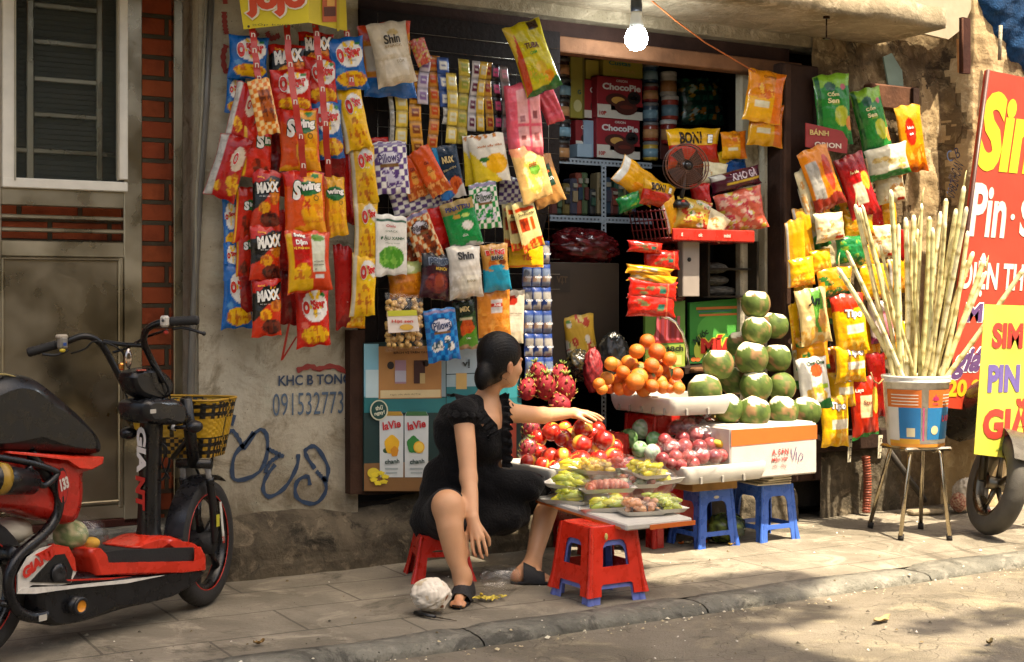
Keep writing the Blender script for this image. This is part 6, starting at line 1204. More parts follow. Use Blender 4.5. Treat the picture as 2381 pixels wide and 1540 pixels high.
# fruit carton under the coconuts
bx=thing('fruit_box','white foam fruit box with an orange band and red print under the coconuts','box',(1.25,-.47,.36)); m=MB()
X0,X1,Y0,Y1,Z0,Z1=.90,1.50,-.68,-.22,.365,.635
m.box(((X0+X1)/2,(Y0+Y1)/2,(Z0+Z1)/2),(X1-X0,Y1-Y0,Z1-Z0),'b8b1a8',bev=.008); m.box(((X0+X1)/2,(Y0+Y1)/2,Z1+.002),(X1-X0-.03,Y1-Y0-.03,.012),'c4beb4',bev=.004); m.build('box_body','foam',bx)
m=MB(); m.poly([(X0+.004,Y0-.002,Z1-.095),(X1-.002,Y0-.002,Z1-.085),(X1-.002,Y0-.002,Z1-.01),(X0+.004,Y0-.002,Z1-.01)],'c8601c'); m.build('orange_band','card_print',bx)
m=MB(); 
for s,x,z,h_,w_ in(("A. SƠN",1.235,.497,.034,.115),("Mận VIP",1.232,.455,.026,.11),("HN - 10kg",1.23,.42,.022,.095)): m.text(s,(x,Y0-.003,z),(1,0,0),(0,0,1),h_,'b5423c',wid=w_,bold=.03 if z>.44 else .0)
def stroke_(pts,r,col):
    P=np.array([(x-.045,Y0-.004,.47+(z-.475)*1.25) for x,z in pts]); tg=np.gradient(P,axis=0); n=np.stack([-tg[:,2],0*tg[:,0],tg[:,0]],1); n/=np.linalg.norm(n,axis=1)[:,None]; m.grid(np.stack([P-n*r,P+n*r],1),col)
stroke_([(1.355,.505),(1.362,.47),(1.368,.452),(1.378,.475),(1.392,.512)],.0022,'4a2a6a'); stroke_([(1.395,.49),(1.392,.455)],.0022,'4a2a6a'); stroke_([(1.405,.445),(1.412,.47),(1.425,.485),(1.44,.475),(1.436,.458),(1.418,.452)],.0022,'4a2a6a'); m.build('box_lettering','card_print',bx)
# coconuts
def coconut(lab,px,py,r_px,dep_off,ang,tilt=0.,seed=0,cut=1):
    rnd=np.random.RandomState(seed+70); base=Wp(px,py,dep_off); k=depth(base)/FP; r=r_px*k
    seg,rings=36,24; th=np.linspace(0,pi,rings+1); Dn=np.array([(sin(t)*cos(2*pi*j/seg),sin(t)*sin(2*pi*j/seg),cos(t)) for t in th for j in range(seg)])
    rad=1+.02*vnoise(Dn[:,0]*2,Dn[:,1]*2,Dn[:,2]*2,seed)+.035*np.cos(3*np.arctan2(Dn[:,1],Dn[:,0])+seed)*(1-Dn[:,2]**2)
    V=Dn*rad[:,None]*np.array([r,r,r*1.06]); V[:,2]=np.where(V[:,2]<-.93*r,-.93*r,V[:,2])
    C=np.tile(lin('526428'),(len(V),1)); nz=vnoise(V[:,0]*26,V[:,1]*26,V[:,2]*18,seed); C=C*(1-.0)+0; C=np.where((nz>.28)[:,None],lin('7a7040'),C); C=np.where((nz<-.36)[:,None],lin('425422'),C)
    nb=vnoise(V[:,0]*14,V[:,1]*14,V[:,2]*9,seed+5); C=np.where((nb>.3)[:,None],lin('8a6a44'),C)
    planes=[]
    if cut:
        planes.append((np.array([.12*rnd.randn(),.12*rnd.randn(),1]),.86))
        for j in range(4): a=ang+j*pi/2+rnd.uniform(-.3,.3); planes.append((np.array([cos(a)*.75,sin(a)*.75,1]),.93+rnd.uniform(-.01,.05)))
    for n_,dd in planes:
        n_=n_/np.linalg.norm(n_); s=V@n_-dd*r; msk=s>0; V[msk]-=np.outer(s[msk],n_); C[msk]=lin('e6dcb8')
    m=MB(); f=[(i*seg+j,(i+1)*seg+j,(i+1)*seg+(j+1)%seg,i*seg+(j+1)%seg) for i in range(rings) for j in range(seg)]
    m.add(V,f,C); o=m.build('green_coconut','fruit_matte',mat4=T_(base,rnd.uniform(-180,180)*0,tilt,rnd.uniform(-6,6))); return tag(o,lab,'coconut','trimmed green coconuts piled on the white box')
CO=[('green coconut crowning the top of the pile',1757,707,34,.36,5),('green coconut directly under the topmost one',1758,769,35,.40,10),('dark coconut behind and right of the second one from the top',1800,757,32,.24,0),('dark coconut at the back left of the third row',1718,800,30,.25,0),
 ('large coconut in the middle of the third row, above the brown-mottled one',1747,832,39,.44,8),('coconut at the right end of the third row',1806,833,34,.36,4),('coconut at the left of the third row with an oval white cut',1670,847,37,.42,-6),('dark hidden coconut in the middle of the pile',1706,885,34,.30,0),
 ('brown-mottled coconut in the second row from the box',1756,897,38,.46,10),('uncut looking coconut right of the brown-mottled one',1816,900,33,.40,0),('coconut at the far left, resting lower than the third row',1638,908,40,.44,-10),
 ('narrow coconut at the left end of the bottom row',1694,950,34,.50,8),('coconut at the front of the bottom row with the widest white cut',1753,960,39,.56,12),('third coconut from the left in the bottom row',1819,957,37,.52,8),('coconut at the right end of the bottom row',1872,957,36,.48,6)]
for i,(lb,x,y,r_,d,tl) in enumerate(CO): coconut(lb,x,y,r_,d,i*.7,tl,i,cut=0 if i==9 else 1)
# generic round fruit
def fruit(name,cat,label,group,p,r,mat,colf,squash=1.,seed=0,seg=18,dis=None,rz=0,rx=0,stem=None):
    m=MB(); rnd=np.random.RandomState(seed); 
    m.sph((0,0,0),(r,r,r*squash),seg=seg,rings=12,colf=colf,dis=dis)
    if stem: m.tube([(0,0,r*squash*.8),(.003,0,r*squash*1.12)],.0018,stem,seg=5)
    o=m.build(name,mat,mat4=T_(p,rz,rx,rnd.uniform(-25,25))); return tag(o,label,cat,group)
def ORG(s): return lambda Dn:np.where((Dn[:,2]>.96)[:,None],lin('5a6a24'),np.tile(lin(['c25f12','ca6c18','b85510','c87a22'][s%4]),(len(Dn),1)))
orp=[(1504,795,20),(1480,817,20),(1527,818,22),(1462,845,22),(1515,850,20),(1556,835,19),(1430,850,18),(1420,846,18),(1448,866,18),(1487,860,20),(1535,856,23),(1485,877,23),(1525,862,18),(1560,868,19),(1573,870,17),(1411,880,18),(1438,885,19),(1476,888,24),(1511,879,16),(1534,889,18),(1558,890,19),(1392,893,16),(1460,902,21),(1496,906,20),(1515,898,18),(1541,900,18),(1568,893,19),(1578,903,16),(1557,903,14),(1440,905,17),(1418,903,15),(1399,905,15)]
for i,(x,y,r_) in enumerate(orp):
    lvl=(905-y)/100; d=.42+.16*((i*37)%10/10-.4)-lvl*.05+ (x-1480)*.0004; p=Wp(x,y,d); k=depth(p)/FP
    fruit('orange_fruit','orange','round orange in the heap on the long foam tray','oranges heaped on the foam tray',p,r_*k*.94,'peel',ORG(i),.94,i,rx=(i*53)%120-60)
m=MB(); q=Wp(1556,858,.56); m.poly([q+[-.03,0,.05],q+[-.012,-.006,.02],q+[.01,-.004,-.045],q+[.004,0,.0]],'2f3f1c'); m.poly([q+[.01,-.004,-.045],q+[.016,-.01,-.02],q+[.02,-.008,.0],q+[.004,-.002,0]],'2a3a1a'); single(m,'orange_leaf','leafmat','dark leaf still attached among the oranges','leaf')
def APP(s):
    def f(Dn):
        c=np.tile(lin(['9c140d','ae2016','921610','a82618'][s%4]),(len(Dn),1)); a=np.arctan2(Dn[:,1],Dn[:,0]); 
        yl=(np.cos(a-[-1.3,.4,2.5,-2.2,1.5][s%5])>[.80,.95,.45,.85,.99][s%5])&(Dn[:,2]>-.7); c[yl]=lin('d9a03a'); st=(np.sin(a*17+Dn[:,2]*3)>.75)&(np.abs(Dn[:,2])<.8); c[st]=c[st]*.8+lin('cf7a4a')*.2; c[Dn[:,2]>.97]=lin('8a8a3a'); return c
    return f
ad=lambda Dn:1-.18*np.exp(-((1-Dn[:,2])/.04))-.08*np.exp(-((1+Dn[:,2])/.05))+.01*np.sin(5*np.arctan2(Dn[:,1],Dn[:,0]))*(Dn[:,2]<0)
app=[(1355,996,22,.30),(1388,1000,19,.22),(1312,995,16,.16),(1282,1004,21,.20),(1308,1018,20,.26),(1352,1034,22,.40),(1404,1024,24,.36),(1279,1062,20,.34),(1308,1062,20,.40),(1349,1073,25,.52),(1391,1068,21,.52),(1426,1062,22,.50),(1250,1020,20,.15),(1252,1052,20,.22),(1330,1040,20,.30),(1380,1038,20,.30),(1376,1010,20,.24),(1330,1012,20,.24),(1428,1040,19,.3),(1262,1082,19,.36),(1292,1088,18,.40),(1228,1075,18,.28)]
for i,(x,y,r_,d) in enumerate(app):
    p=Wp(x,y,d+.19); k=depth(p)/FP*1.08; fruit('red_apple','apple','shiny red and yellow apple in the pile the woman reaches over','apples piled in front of the woman',p,r_*k,'fruit_gloss',APP(i),.97,i,seg=24,dis=ad,rx=-30+(i*71)%70,rz=(i*47)%360,stem='4a3418')
# dragon fruit
def dragon(lab,px,py,d,r_px,tilt,yaw,seed,wrap=False):
    p=Wp(px,py,d); k=depth(p)/FP; r=r_px*k; rnd=np.random.RandomState(seed); m=MB(); m.sph((0,0,0),(r,r,r*1.3),seg=20,rings=14,colf=lambda Dn:np.where((vnoise(Dn[:,0]*3,Dn[:,1]*3,Dn[:,2]*3,seed)>.2)[:,None],lin('94262c'),lin('841c26')))
    for i in range(26):
        z=-.8+1.6*((i+.5)/26); a=i*2.4; q=math.sqrt(1-z*z); n=np.array([q*cos(a),q*sin(a),z*1.0]); b=np.array([n[0]*r,n[1]*r,z*r*1.3]); e=np.cross(n,[0,0,1]); e/=np.linalg.norm(e)+1e-9; u=np.cross(e,n); L=r*rnd.uniform(.32,.5); tip=b+n*L*.55+u*L*.8
        m.tube([b-n*r*.05,b+n*L*.3+u*L*.25,tip],[r*.17,r*.12,r*.03],cols=['9a2834','8a5a30','7f9238'],seg=6,flat=.5,ref=e)
    for i in range(7): a=i*.9; m.tube([(0,0,r*1.2),(r*.2*cos(a),r*.2*sin(a),r*1.5),(r*.45*cos(a),r*.45*sin(a),r*1.72)],[r*.12,r*.08,.002],cols=['9a2834','7a7a34','6f8a34'],seg=5)
    o=m.build('dragon_fruit','fruit_matte',mat4=T_(p,yaw,tilt,rnd.uniform(-20,20))); tag(o,lab,'dragon fruit','dragon fruit beside the milk sachets')
    if wrap:
        m=MB(); m.sph(p,(r*1.35,r*1.25,r*1.5),'d8c8d8',seg=22,rings=14,dis=lambda Dn:1+.10*vnoise(Dn[:,0]*5,Dn[:,1]*5,Dn[:,2]*5,seed)); single(m,'plastic_wrap','clear_film','clear plastic wrap around the '+lab.split('wrapped ')[-1],'wrap')
for i,a in enumerate([('dragon fruit at the top of the pile with its crown up',1252,868,.22,20,-10),('dragon fruit in the middle pressed against its neighbours',1268,900,.30,24,5),('dragon fruit on the right side of the pile',1312,905,.28,26,-5),('dragon fruit at the lower left beside the poster edge',1226,905,.26,21,20),('dragon fruit at the bottom of the pile above the woman\'s wrist',1300,938,.32,22,70),('dragon fruit leaning behind the others at the right',1300,872,.16,20,-20)]): dragon(a[0],a[1],a[2],a[3],a[4],a[5],i*50,i)
dragon('wrapped dragon fruit lowest left beside the apples',1228,1046,.40,20,10,30,20,True); dragon('wrapped upper dragon fruit left of the apples',1236,1000,.30,20,-20,80,21,True)
# plums in film, guavas, avocados, bananas in the front tray
pl=[(1545,1005+20,17,.52),(1560,1040,19,.56),(1586,1020,18,.50),(1600,992,19,.42),(1627,985,18,.38),(1575,992,17,.40),(1590,1040,20,.58),(1615,1010,20,.50),(1640,1012,19,.48),(1650,992,17,.38),(1533,1045,16,.5),(1540,1068,17,.60),(1570,1064,18,.62),(1600,1063,18,.64),(1625,1040,19,.60),(1650,1035,18,.56),(1632,1062,18,.66),(1660,1062,18,.66),(1612,1078,15,.66),(1582,1082,15,.65),(1560,1078,14,.63),(1688,1000,15,.42),(1676,1060,16,.64),(1605,976,14,.36),(1640,975,13,.34)]
for i,(x,y,r_,d) in enumerate(pl):
    p=Wp(x,y,d); k=depth(p)/FP; fruit('plum','plum','dark pink plum in the film-wrapped heap on the front foam tray','plums heaped on the front foam tray',p,r_*k,'fruit_gloss',lambda Dn,i=i:np.where((vnoise(Dn[:,0]*4,Dn[:,1]*4,Dn[:,2]*4,i)>.1)[:,None],lin(['7f2a30','8f3438','6a2024'][i%3]),lin(['9a4a48','a85450','84383a'][i%3])),1.05,i,seg=14,rx=(i*31)%90)
for i,(x,y,rx_,ry_,d) in enumerate([(1592,1000,52,30,.46),(1632,1020,50,34,.54),(1560,1052,48,32,.62),(1632,1062,56,28,.68)]):
    p=Wp(x,y,d); k=depth(p)/FP; m=MB(); m.sph(p,(rx_*k,.075,ry_*k),'d8ccd0',seg=30,rings=18,dis=lambda Dn,i=i:1+.09*vnoise(Dn[:,0]*8,Dn[:,1]*8,Dn[:,2]*8,i)+.04*np.sin(np.arctan2(Dn[:,2],Dn[:,0])*14)); single(m,'plastic_wrap','clear_film',['clear film over the plums at the back left','clear film over the plums at the top right','clear film over the plums at the front left','clear film over the plums at the front right'][i],'wrap')
def GRN(c1,c2,s): return lambda Dn:np.where((vnoise(Dn[:,0]*4,Dn[:,1]*4,Dn[:,2]*4,s)>.15)[:,None],lin(c1),lin(c2))
gv=[('film-wrapped green guava at the left corner of the front tray',1460,1020,23,.30,'3a5f2a','6f8f5a'),('pale wrapped guava behind the left corner one',1492,998,24,.26,'6a8f5c','a9b8a0'),('guava in front of the pale wrapped one',1487,1045,20,.42,'4a7a34','8fa886'),('small wrapped guava next to the plums',1520,1022,19,.40,'8fa892','5f8f5a'),('pale guava half under the film beside the plums',1516,1052,20,.50,'8aa890','b5c4b0'),('green guava behind the plum heap',1534,995,22,.28,'3a5a2a','567a3a'),('wrapped guava behind the plums with a pale sheen',1556,1000,16,.28,'8fa090','6a8a6a')]
for i,(lb,x,y,r_,d,c1,c2) in enumerate(gv): p=Wp(x,y,d); fruit('guava','guava',lb,'guavas in the front foam tray',p,r_*depth(p)/FP,'fruit_gloss' if i else 'fruit_matte',GRN(c1,c2,i),1.,i)
av=[('big dark avocado leaning on the heap behind the plums',1594,962,30,.30,'2a3018','3f4a24',1.45,40),('dark avocado left of the big one',1572,950,20,.22,'28301a','38441f',1.2,0),('green avocado behind the dark ones',1622,947,22,.18,'2c4a30','3a5a3a',1.1,0),('bright green mango left of the big avocado',1576,982,17,.24,'4a6a28','6a8a34',1.1,80),('dark green avocado at the back right of the tray',1650,962,22,.18,'24301c','34442a',1.1,0)]
for i,(lb,x,y,r_,d,c1,c2,sq,tl) in enumerate(av):
    p=Wp(x,y,d); k=depth(p)/FP; m=MB(); m.sph((0,0,0),(r_*k,r_*k,r_*k*sq),colf=GRN(c1,c2,i+9),seg=18,rings=12); o=m.build('avocado' if 'avocado' in lb else 'green_mango','fruit_matte',mat4=T_(p,0,0,-tl)); tag(o,lb,'avocado' if 'avocado' in lb else 'mango')
def banana(m,p,L,r,ang,elev,curv=.35):
    d=np.array([cos(ang),sin(ang)*.8,elev]); d/=np.linalg.norm(d); n=np.array([0,0,1.])-d*d[2]; n/=np.linalg.norm(n); P=[];rs=[];cc=[]
    for t in np.linspace(0,1,11): P.append(p+d*L*t+n*curv*L*(t*(1-t))*1.); rs.append(r*[.45,.8,.98,1,1.02,1,1,.95,.8,.5,.3][int(t*10)]); cc.append('4a3a1c' if t>.97 or t<.02 else ('8a8a34' if t<.12 else 'd2b23a'))
    m.tube(P,rs,cols=cc,seg=8)
bt_=thing('banana_hand','small hand of ripe yellow bananas at the right end of the front tray','bananas',Wp(1690,1060,.45))
for i,(x,y,a,e) in enumerate([(1655,1010,-.2,-.1),(1662,1022,-.45,-.2),(1672,1032,-.5,-.25),(1684,1036,-.45,-.3),(1696,1038,-.3,-.3),(1650,1030,-.6,-.3),(1676,1050,-.4,-.2)]): m=MB(); banana(m,Wp(x,y,.50+.015*i),.145,.019,a,e); m.build('banana','fruit_matte',bt_)
m=MB(); q=Wp(1652,962,.34)
m.tube([q,Wp(1680,985,.44),Wp(1700,998,.48)],[.014,.02,.026],'8a7a44',seg=10); m.lathe([(.026,0),(.022,.004),(0,.005)],'6a5030',c=Wp(1702,999,.485),axis=(.8,-.6,-.3)); m.tube([q,q+[-.03,0,.03]],[.016,.006],'5a5a2a'); single(m,'plant_stalk','fruit_matte','thick cut banana stalk lying above the bananas','stalk')
m=MB(); q=Wp(1637,975,.42); rr=np.random.RandomState(4)
for i in range(12): a=rr.uniform(0,2*pi); e=np.array([cos(a),-.5,sin(a)+.3]); m.poly([q,q+e*.035+rr.uniform(-.01,.01,3),q+e*.05+rr.uniform(-.015,.015,3)],'c9ccd0')
single(m,'film_twist','clear_film' if 0 else 'foil_print','crinkled twist of clear film sticking up between the avocado and the plums','film')
# foam lid with wrapped plates
m=MB(); lz=.335
m.M=T((-.125,-1.075,lz),R(1),R(3.2)); m.box((0,0,.010),(.36,.70,.028),'c0bbb0',bev=.006); m.box((-.1805,0.02,-.0),(.004,.66,.010),'c8641c'); m.box((.07,-.3515,.002),(.25,.004,.02),'c8641c')
single(m,'foam_board','foam','white foam box lid with orange edge used as a table top on the red stool','foam board')
PLT=[('front left plate of green mango sticks, lower layer',1313,1166,.50,'dcd22c','b0b830',.19,'stick',0),('front plate of green starfruit, lower layer',1412,1184,.0,'d8d22c','acb834',.2,'stick',1),('plate of pinkish pomelo in the lower layer',1497,1190,0,'c98a5a','d8a87a',.17,'lump',2),('plate of green fruit at the right of the lower layer',1556,1182,0,'bcc444','a8b444',.15,'stick',3),
 ('plate of green and yellow mango sticks, top layer left',1316,1130,0,'dcdc38','bcc638',.19,'stick',4),('plate of pink pomelo segments at the front of the top layer',1410,1140,0,'c46a4a','d68a6a',.2,'pom',5),('plate of pale rose apple pieces, top layer right of the pomelo',1480,1128,0,'d8d4ac','bcc49c',.19,'chunk',6),('plate of yellow mango sticks, top layer right end',1545,1122,0,'e8d63a','dcc830',.18,'stick',7),
 ('plate of yellow jackfruit at the back of the top layer',1378,1097,0,'e8bc38','eccb58',.17,'lump',8),('plate of yellow mango spears at the back left',1325,1096,0,'ecd838','dcc22c',.17,'stick',9),('plate of watermelon pink fruit at the back right',1452,1092,0,'cf6a5a','c85a4c',.16,'lump',10),('plate of yellow sticks at the far right back',1510,1102,0,'e8d63a','dccc34',.16,'stick',11)]
PZ={0:.362,1:.352,2:.350,3:.358,4:.425,5:.42,6:.425,7:.425,8:.485,9:.475,10:.48,11:.475}
for i,(lb,x,y,_,c1,c2,L,kind,sd) in enumerate(PLT):
    z=PZ[i]; x=1422+(x-1422)*.88; p=G(x,y+4,z); rnd=np.random.RandomState(sd+90); yaw=R([-60,-35,-10,10,-55,-28,-15,12,0,-50,10,15][i]); t=thing('fruit_plate',lb,'fruit plate',p,yaw,'film-wrapped plates of cut fruit'); Mx=T(p,yaw,R(3*rnd.randn()),R(3*rnd.randn()))
    m=MB(); m.M=Mx; W2,L2=.078,L*.62
    def rp(s,z_): 
        P=[]
        for sx,sy,a0 in((1,1,0),(-1,1,pi/2),(-1,-1,pi),(1,-1,1.5*pi)):
            for j in range(5): a=a0+pi/2*j/4; P.append((sx*(L2-.02)*s+.02*cos(a),sy*(W2-.02)*s+.02*sin(a),z_))
        return P+P[:1]
    m.grid(np.array([rp(.02,.002),rp(.8,.0),rp(.86,.004),rp(1.02,.02),rp(1.07,.021),rp(1.0,.019),rp(.84,.007),rp(.02,.006)]),'d6d2c8'); m.build('dish','foam',t)
    m=MB(); m.M=Mx
    if kind=='stick':
        for j in range(42): a=rnd.uniform(-.5,.5); c=np.array([rnd.uniform(-.4,.4)*L2,rnd.uniform(-.7,.7)*W2,.014+.042*rnd.rand()]); e=np.array([cos(a),sin(a),rnd.uniform(-.15,.15)]); h=rnd.uniform(.028,.045); m.tube([c-e*h,c-e*h*.3+[0,0,.004],c+e*h*.4+[0,0,.004],c+e*h],[.006,.015,.015,.006],[c1,c2][rnd.rand()>.6],seg=6)
    elif kind=='pom':
        for j in range(11): a=j*.28; c=np.array([L2*.8*cos(.3+a)*.8,(.3*sin(j))*W2,.016+.022*sin(.3+a)]); m.sph(c,(.02,.05,.024),[c1,c2][j%2],seg=10,rings=7,rz=rnd.uniform(-.4,.4))
    else:
        for j in range(40): c=np.array([rnd.uniform(-.7,.7)*L2,rnd.uniform(-.65,.65)*W2,.014+.045*rnd.rand()]); m.sph(c,(rnd.uniform(.018,.028),.016,.013),[c1,c2,'b0684a' if kind=='chunk' else c1][j%3],seg=9,rings=6,rz=rnd.uniform(-2,2),rx=rnd.uniform(-.6,.6))
    m.build('cut_fruit','fruit_gloss',t)
    m=MB(); m.M=Mx; m.sph((0,0,.016),(L2*1.0,W2*1.0,.066),'e0dcd4',seg=26,rings=14,dis=lambda Dn:1+.07*vnoise(Dn[:,0]*8,Dn[:,1]*8,Dn[:,2]*8,sd)); m.build('film','clear_film',t)
# things on the pavement
nrm_=lambda v:v/np.linalg.norm(v)
s=SDF((-.13,)*3,(.13,)*3,.0045); s.ell((0,0,0),(.082,.076,.072),.02).cap((.03,-.01,-.02),(.075,-.02,-.045),.034,.026,.03)
for i in range(9): a=i*.7; s.cap((.085*cos(a)*.9,.08*sin(a)*.9,-.07),(.03*cos(a),.03*sin(a),.085),.001,.001,.004,sub=True)
for i in range(16): q=nrm_(np.array([cos(i*2.4)*.9,sin(i*2.4)*.9,-.8+i*.11])); s.ell(q*(.078+.155),(.16,.16,.16),.004,sub=True)
V,F=s.mesh(); C=np.tile(lin('dcd2c0'),(len(V),1)); C=np.where((vnoise(V[:,0]*30,V[:,1]*30,V[:,2]*30)>.35)[:,None],lin('cbb898'),C)
for q,rr_ in(((.072,-.052,-.012),.02),((.045,-.062,-.052),.017)): C[np.linalg.norm(V-np.array(q),axis=1)<rr_]=lin('8a5630')
V=V*(1+.05*vnoise(V[:,0]*45,V[:,1]*45,V[:,2]*45,2)+.11*np.abs(vnoise(V[:,0]*24,V[:,1]*24,V[:,2]*24,5))-.05*(vnoise(V[:,0]*30,V[:,1]*22,V[:,2]*28,7)>.3))[:,None]*np.array([1.,.95,.92]); m=MB(); m.add(V,F,C); g=G(1006,1428); o=m.build('peeled_coconut','matte_print',mat4=T_(g+np.array([0,.02,.078]),-20,0,0)); tag(o,'peeled white coconut lying on the pavement by the woman\'s foot','coconut')
kn=thing('kitchen_knife','small knife with a black handle on the pavement below the white coconut','knife',G(1010,1432)); a=G(966,1424,.012);b=G(1010,1434,.012);c=G(1062,1443,.006); m=MB(); m.tube([a,b],[.013,.010],'141416',seg=8,flat=.6); m.build('handle','plastic',kn); m=MB(); d_=(c-b); n_=np.cross(d_/np.linalg.norm(d_),UP); m.poly([b-n_*.010,c-n_*.004*0,c+n_*.003,b+n_*.010],'3a3a3c',th=.0015,n=(0,0,1)); m.build('blade','steel',kn)
m=MB(); rr=np.random.RandomState(6)
for i in range(14): q=G(1112+rr.uniform(0,60),1390+rr.uniform(-4,5),.008+.012*rr.rand()); a=rr.uniform(0,pi); m.tube([q,q+np.array([.022*cos(a),.022*sin(a),.006]),q+np.array([.045*cos(a+.5),.045*sin(a+.5),0])],[.005,.008,.002],'cdb84a',seg=6,flat=.4)
m.tube([G(1118,1382,.01),G(1120,1382,.05),G(1117,1380,.09)],[.006,.006,.004],'c9a838',seg=6); single(m,'banana_peel','fruit_matte','yellow fruit peelings on the pavement between the woman\'s feet','peelings')
# clear plastic clamshell box
m=MB(); q=G(1160,1350,.09); w2,l2=.085,.055
P=np.array([[(x,y,z) for (x,y) in [(w2*s*cos(a)*(1+.12*abs(sin(2*a))),l2*s*sin(a)*(1+.12*abs(sin(2*a)))) for a in np.linspace(0,2*pi,49)]] for s,z in((.02,.0),(.8,0),(.85,.008),(1,.05),(1.08,.052),(1.0,.058),(.9,.085),(.5,.092),(.02,.09))]); P[...,2]+=.004*np.sin(np.linspace(0,40,49))[None,:]*(np.array([0,0,1,1,0,1,1,0,0])[:,None]); 
m.M=T(G(1160,1365,.02),-.3,.25,0); m.grid(P,'d8dcd8'); single(m,'clamshell_box','clear_film','empty clear plastic punnet on the pavement beside the woman\'s bare heel','punnet')
def leaf(lab,px,py,L,w_,rot,col,cur=.02,cat='leaf'):
    p=G(px,py,-.034 if G(px,py)[1]<-1.61 else .004); U,V=np.meshgrid(np.linspace(-1,1,13),np.linspace(-1,1,7),indexing='ij'); wd=w_*(1-np.abs(U)**1.8)*(1+.1*np.sin(U*9)); m=MB(); m.M=T(p,rot); m.grid(np.stack([U*L,V*wd,.004+cur*.45*np.abs(U)**2+cur*V*V*.35+.004*np.sin(U*7+V*3)],-1),col); return single(m,'dry_leaf','leafmat',lab,cat)
leaf('large curled brown dry leaf on the kerb at the lower centre',1040,1493,.085,.028,.5,'7a5a34',.035); leaf('dry leaf on the road below the red stool',1398,1456,.06,.018,-.1,'8a6a3c'); leaf('dry leaf on the sunny road at the right',2050,1444,.075,.022,.3,'9a8458',.02); leaf('small dry leaf at the kerb bottom left of the big one',602,1498,.025,.01,.2,'8a6a34'); leaf('tiny pale scrap on the kerb below the woman',1178,1478,.014,.008,.2,'c9a89a',cat='scrap'); leaf('small leaf on the pavement near the kerb right of centre',2300,1497,.03,.01,.3,'6a5a34')
rr=np.random.RandomState(12)
for i in range(9):
    x,y=1560+rr.uniform(0,150),1255+rr.uniform(0,14); leaf('scrap of orange peel on the ground beneath the nearer blue stool',x,y,rr.uniform(.015,.03),rr.uniform(.008,.014),rr.uniform(0,3),['c8641c','c9a03a','c9b890'][i%3],.012,'peel')['group']='orange peel scraps under the blue stool'
m=MB(); p=G(1695,1228,.08); m.sph(p+np.array([0,.03,0]),(.12,.09,.08),'3a4a28',seg=22,rings=14,dis=lambda Dn:1+.18*vnoise(Dn[:,0]*5,Dn[:,1]*5,Dn[:,2]*5,3),colf=lambda Dn:np.where((vnoise(Dn[:,0]*7,Dn[:,1]*7,Dn[:,2]*7)>.1)[:,None],lin('6a7a34'),lin('2a3420'))); single(m,'rubbish_bag','foil_print','clear bag of green fruit waste on the ground under the blue stools','waste bag')
m=MB(); a=G(1580,1225,.01); m.box(a+np.array([0,.1,.04]),(.32,.26,.05),'b0aba4',rz=.1,bev=.01); single(m,'foam_scrap','foam','dull white foam slab on the ground behind the nearer blue stool','foam slab')
# ================================================================ THE WOMAN
wm=thing('person','woman with a low black bun and ruffled black dress sitting and reaching over apples','person',Vd(1050,1240,6.65)*[1,1,0])
nrm=lambda v:np.array(v)/np.linalg.norm(v)
fd=nrm(RT*.84+FW*.54-UP*.10); lt=nrm(np.cross(fd,UP)); up_=np.cross(lt,fd)          # face direction; lt points to her right (towards the camera)
hc=Vd(1167,842,6.56)
def hp(f,l,u): return hc+fd*f+lt*l+up_*u
AX=np.array([fd,lt,up_])
td=nrm(RT*.80-FW*.60); sl_=nrm(RT*.60+FW*.80); TX=np.array([sl_,td,UP])
def body_torso(S,inf=0.,k=.05):
    S.ell(Vd(1104,1012,6.60),(.158+inf,.105+inf,.15+inf),k,TX); S.ell(Vd(1084,1100,6.62),(.130+inf,.108+inf,.14+inf),k,TX); S.ell(Vd(1050,1188,6.68),(.172+inf,.15+inf,.125+inf),k,TX)
    S.ell(Vd(1128,1030,6.50),(.06+inf,.05+inf,.06+inf),k,TX); S.ell(Vd(1160,1030,6.58),(.06+inf,.05+inf,.06+inf),k,TX)
shR=Vd(1077,972,6.44); elR=Vd(1089,1112,6.32); wrR=Vd(1099,1205,6.20)
shL=Vd(1172,960,6.66); elL=Vd(1262,966,6.80); wrL=Vd(1333,960,6.98)
knR=Vd(1040,1176,6.20); anR=Vd(1075,1338,6.15); hipR=Vd(1035,1205,6.62); hipL=Vd(1085,1198,6.70); knL=Vd(1282,1134,6.80); anL=Vd(1238,1308,6.58)
B_=SDF(np.array([-1.05,-1.62,-.01]),np.array([.32,.02,1.20]),.0052)
body_torso(B_,-.012)
B_.cap(Vd(1120,945,6.62),Vd(1143,895,6.58),.052,.048,.03); B_.cap(Vd(1085,960,6.5),Vd(1165,948,6.66),.055,.055,.04); B_.cap(Vd(1118,962,6.58),Vd(1122,985,6.56),.075,.09,.04)
# head
B_.ell(hp(-.008,0,.022),(.094,.074,.088),.02,AX); B_.ell(hp(.028,0,-.052),(.062,.056,.062),.03,AX); B_.ell(hp(.052,0,-.088),(.028,.028,.022),.02,AX)
B_.cap(hp(.078,0,.004),hp(.098,0,-.030),.009,.0115,.012); B_.ell(hp(.094,0,-.034),(.011,.017,.009),.008,AX)
for s in(-1,1):
    B_.ell(hp(.060,s*.040,-.030),(.024,.022,.024),.02,AX); B_.ell(hp(.074,s*.030,.020),(.014,.024,.008),.012,AX); B_.ell(hp(.072,s*.030,.002),(.013,.016,.012),.006,AX)
    B_.ell(hp(-.004,s*.077,-.022),(.018,.007,.030),.006,AX); B_.ell(hp(-.006,s*.084,-.014),(.014,.006,.018),.004,AX); B_.ell(hp(0.002,s*.089,-.018),(.008,.006,.014),.004,AX,sub=True); B_.ell(hp(.0,s*.079,-.046),(.009,.006,.010),.006,AX)
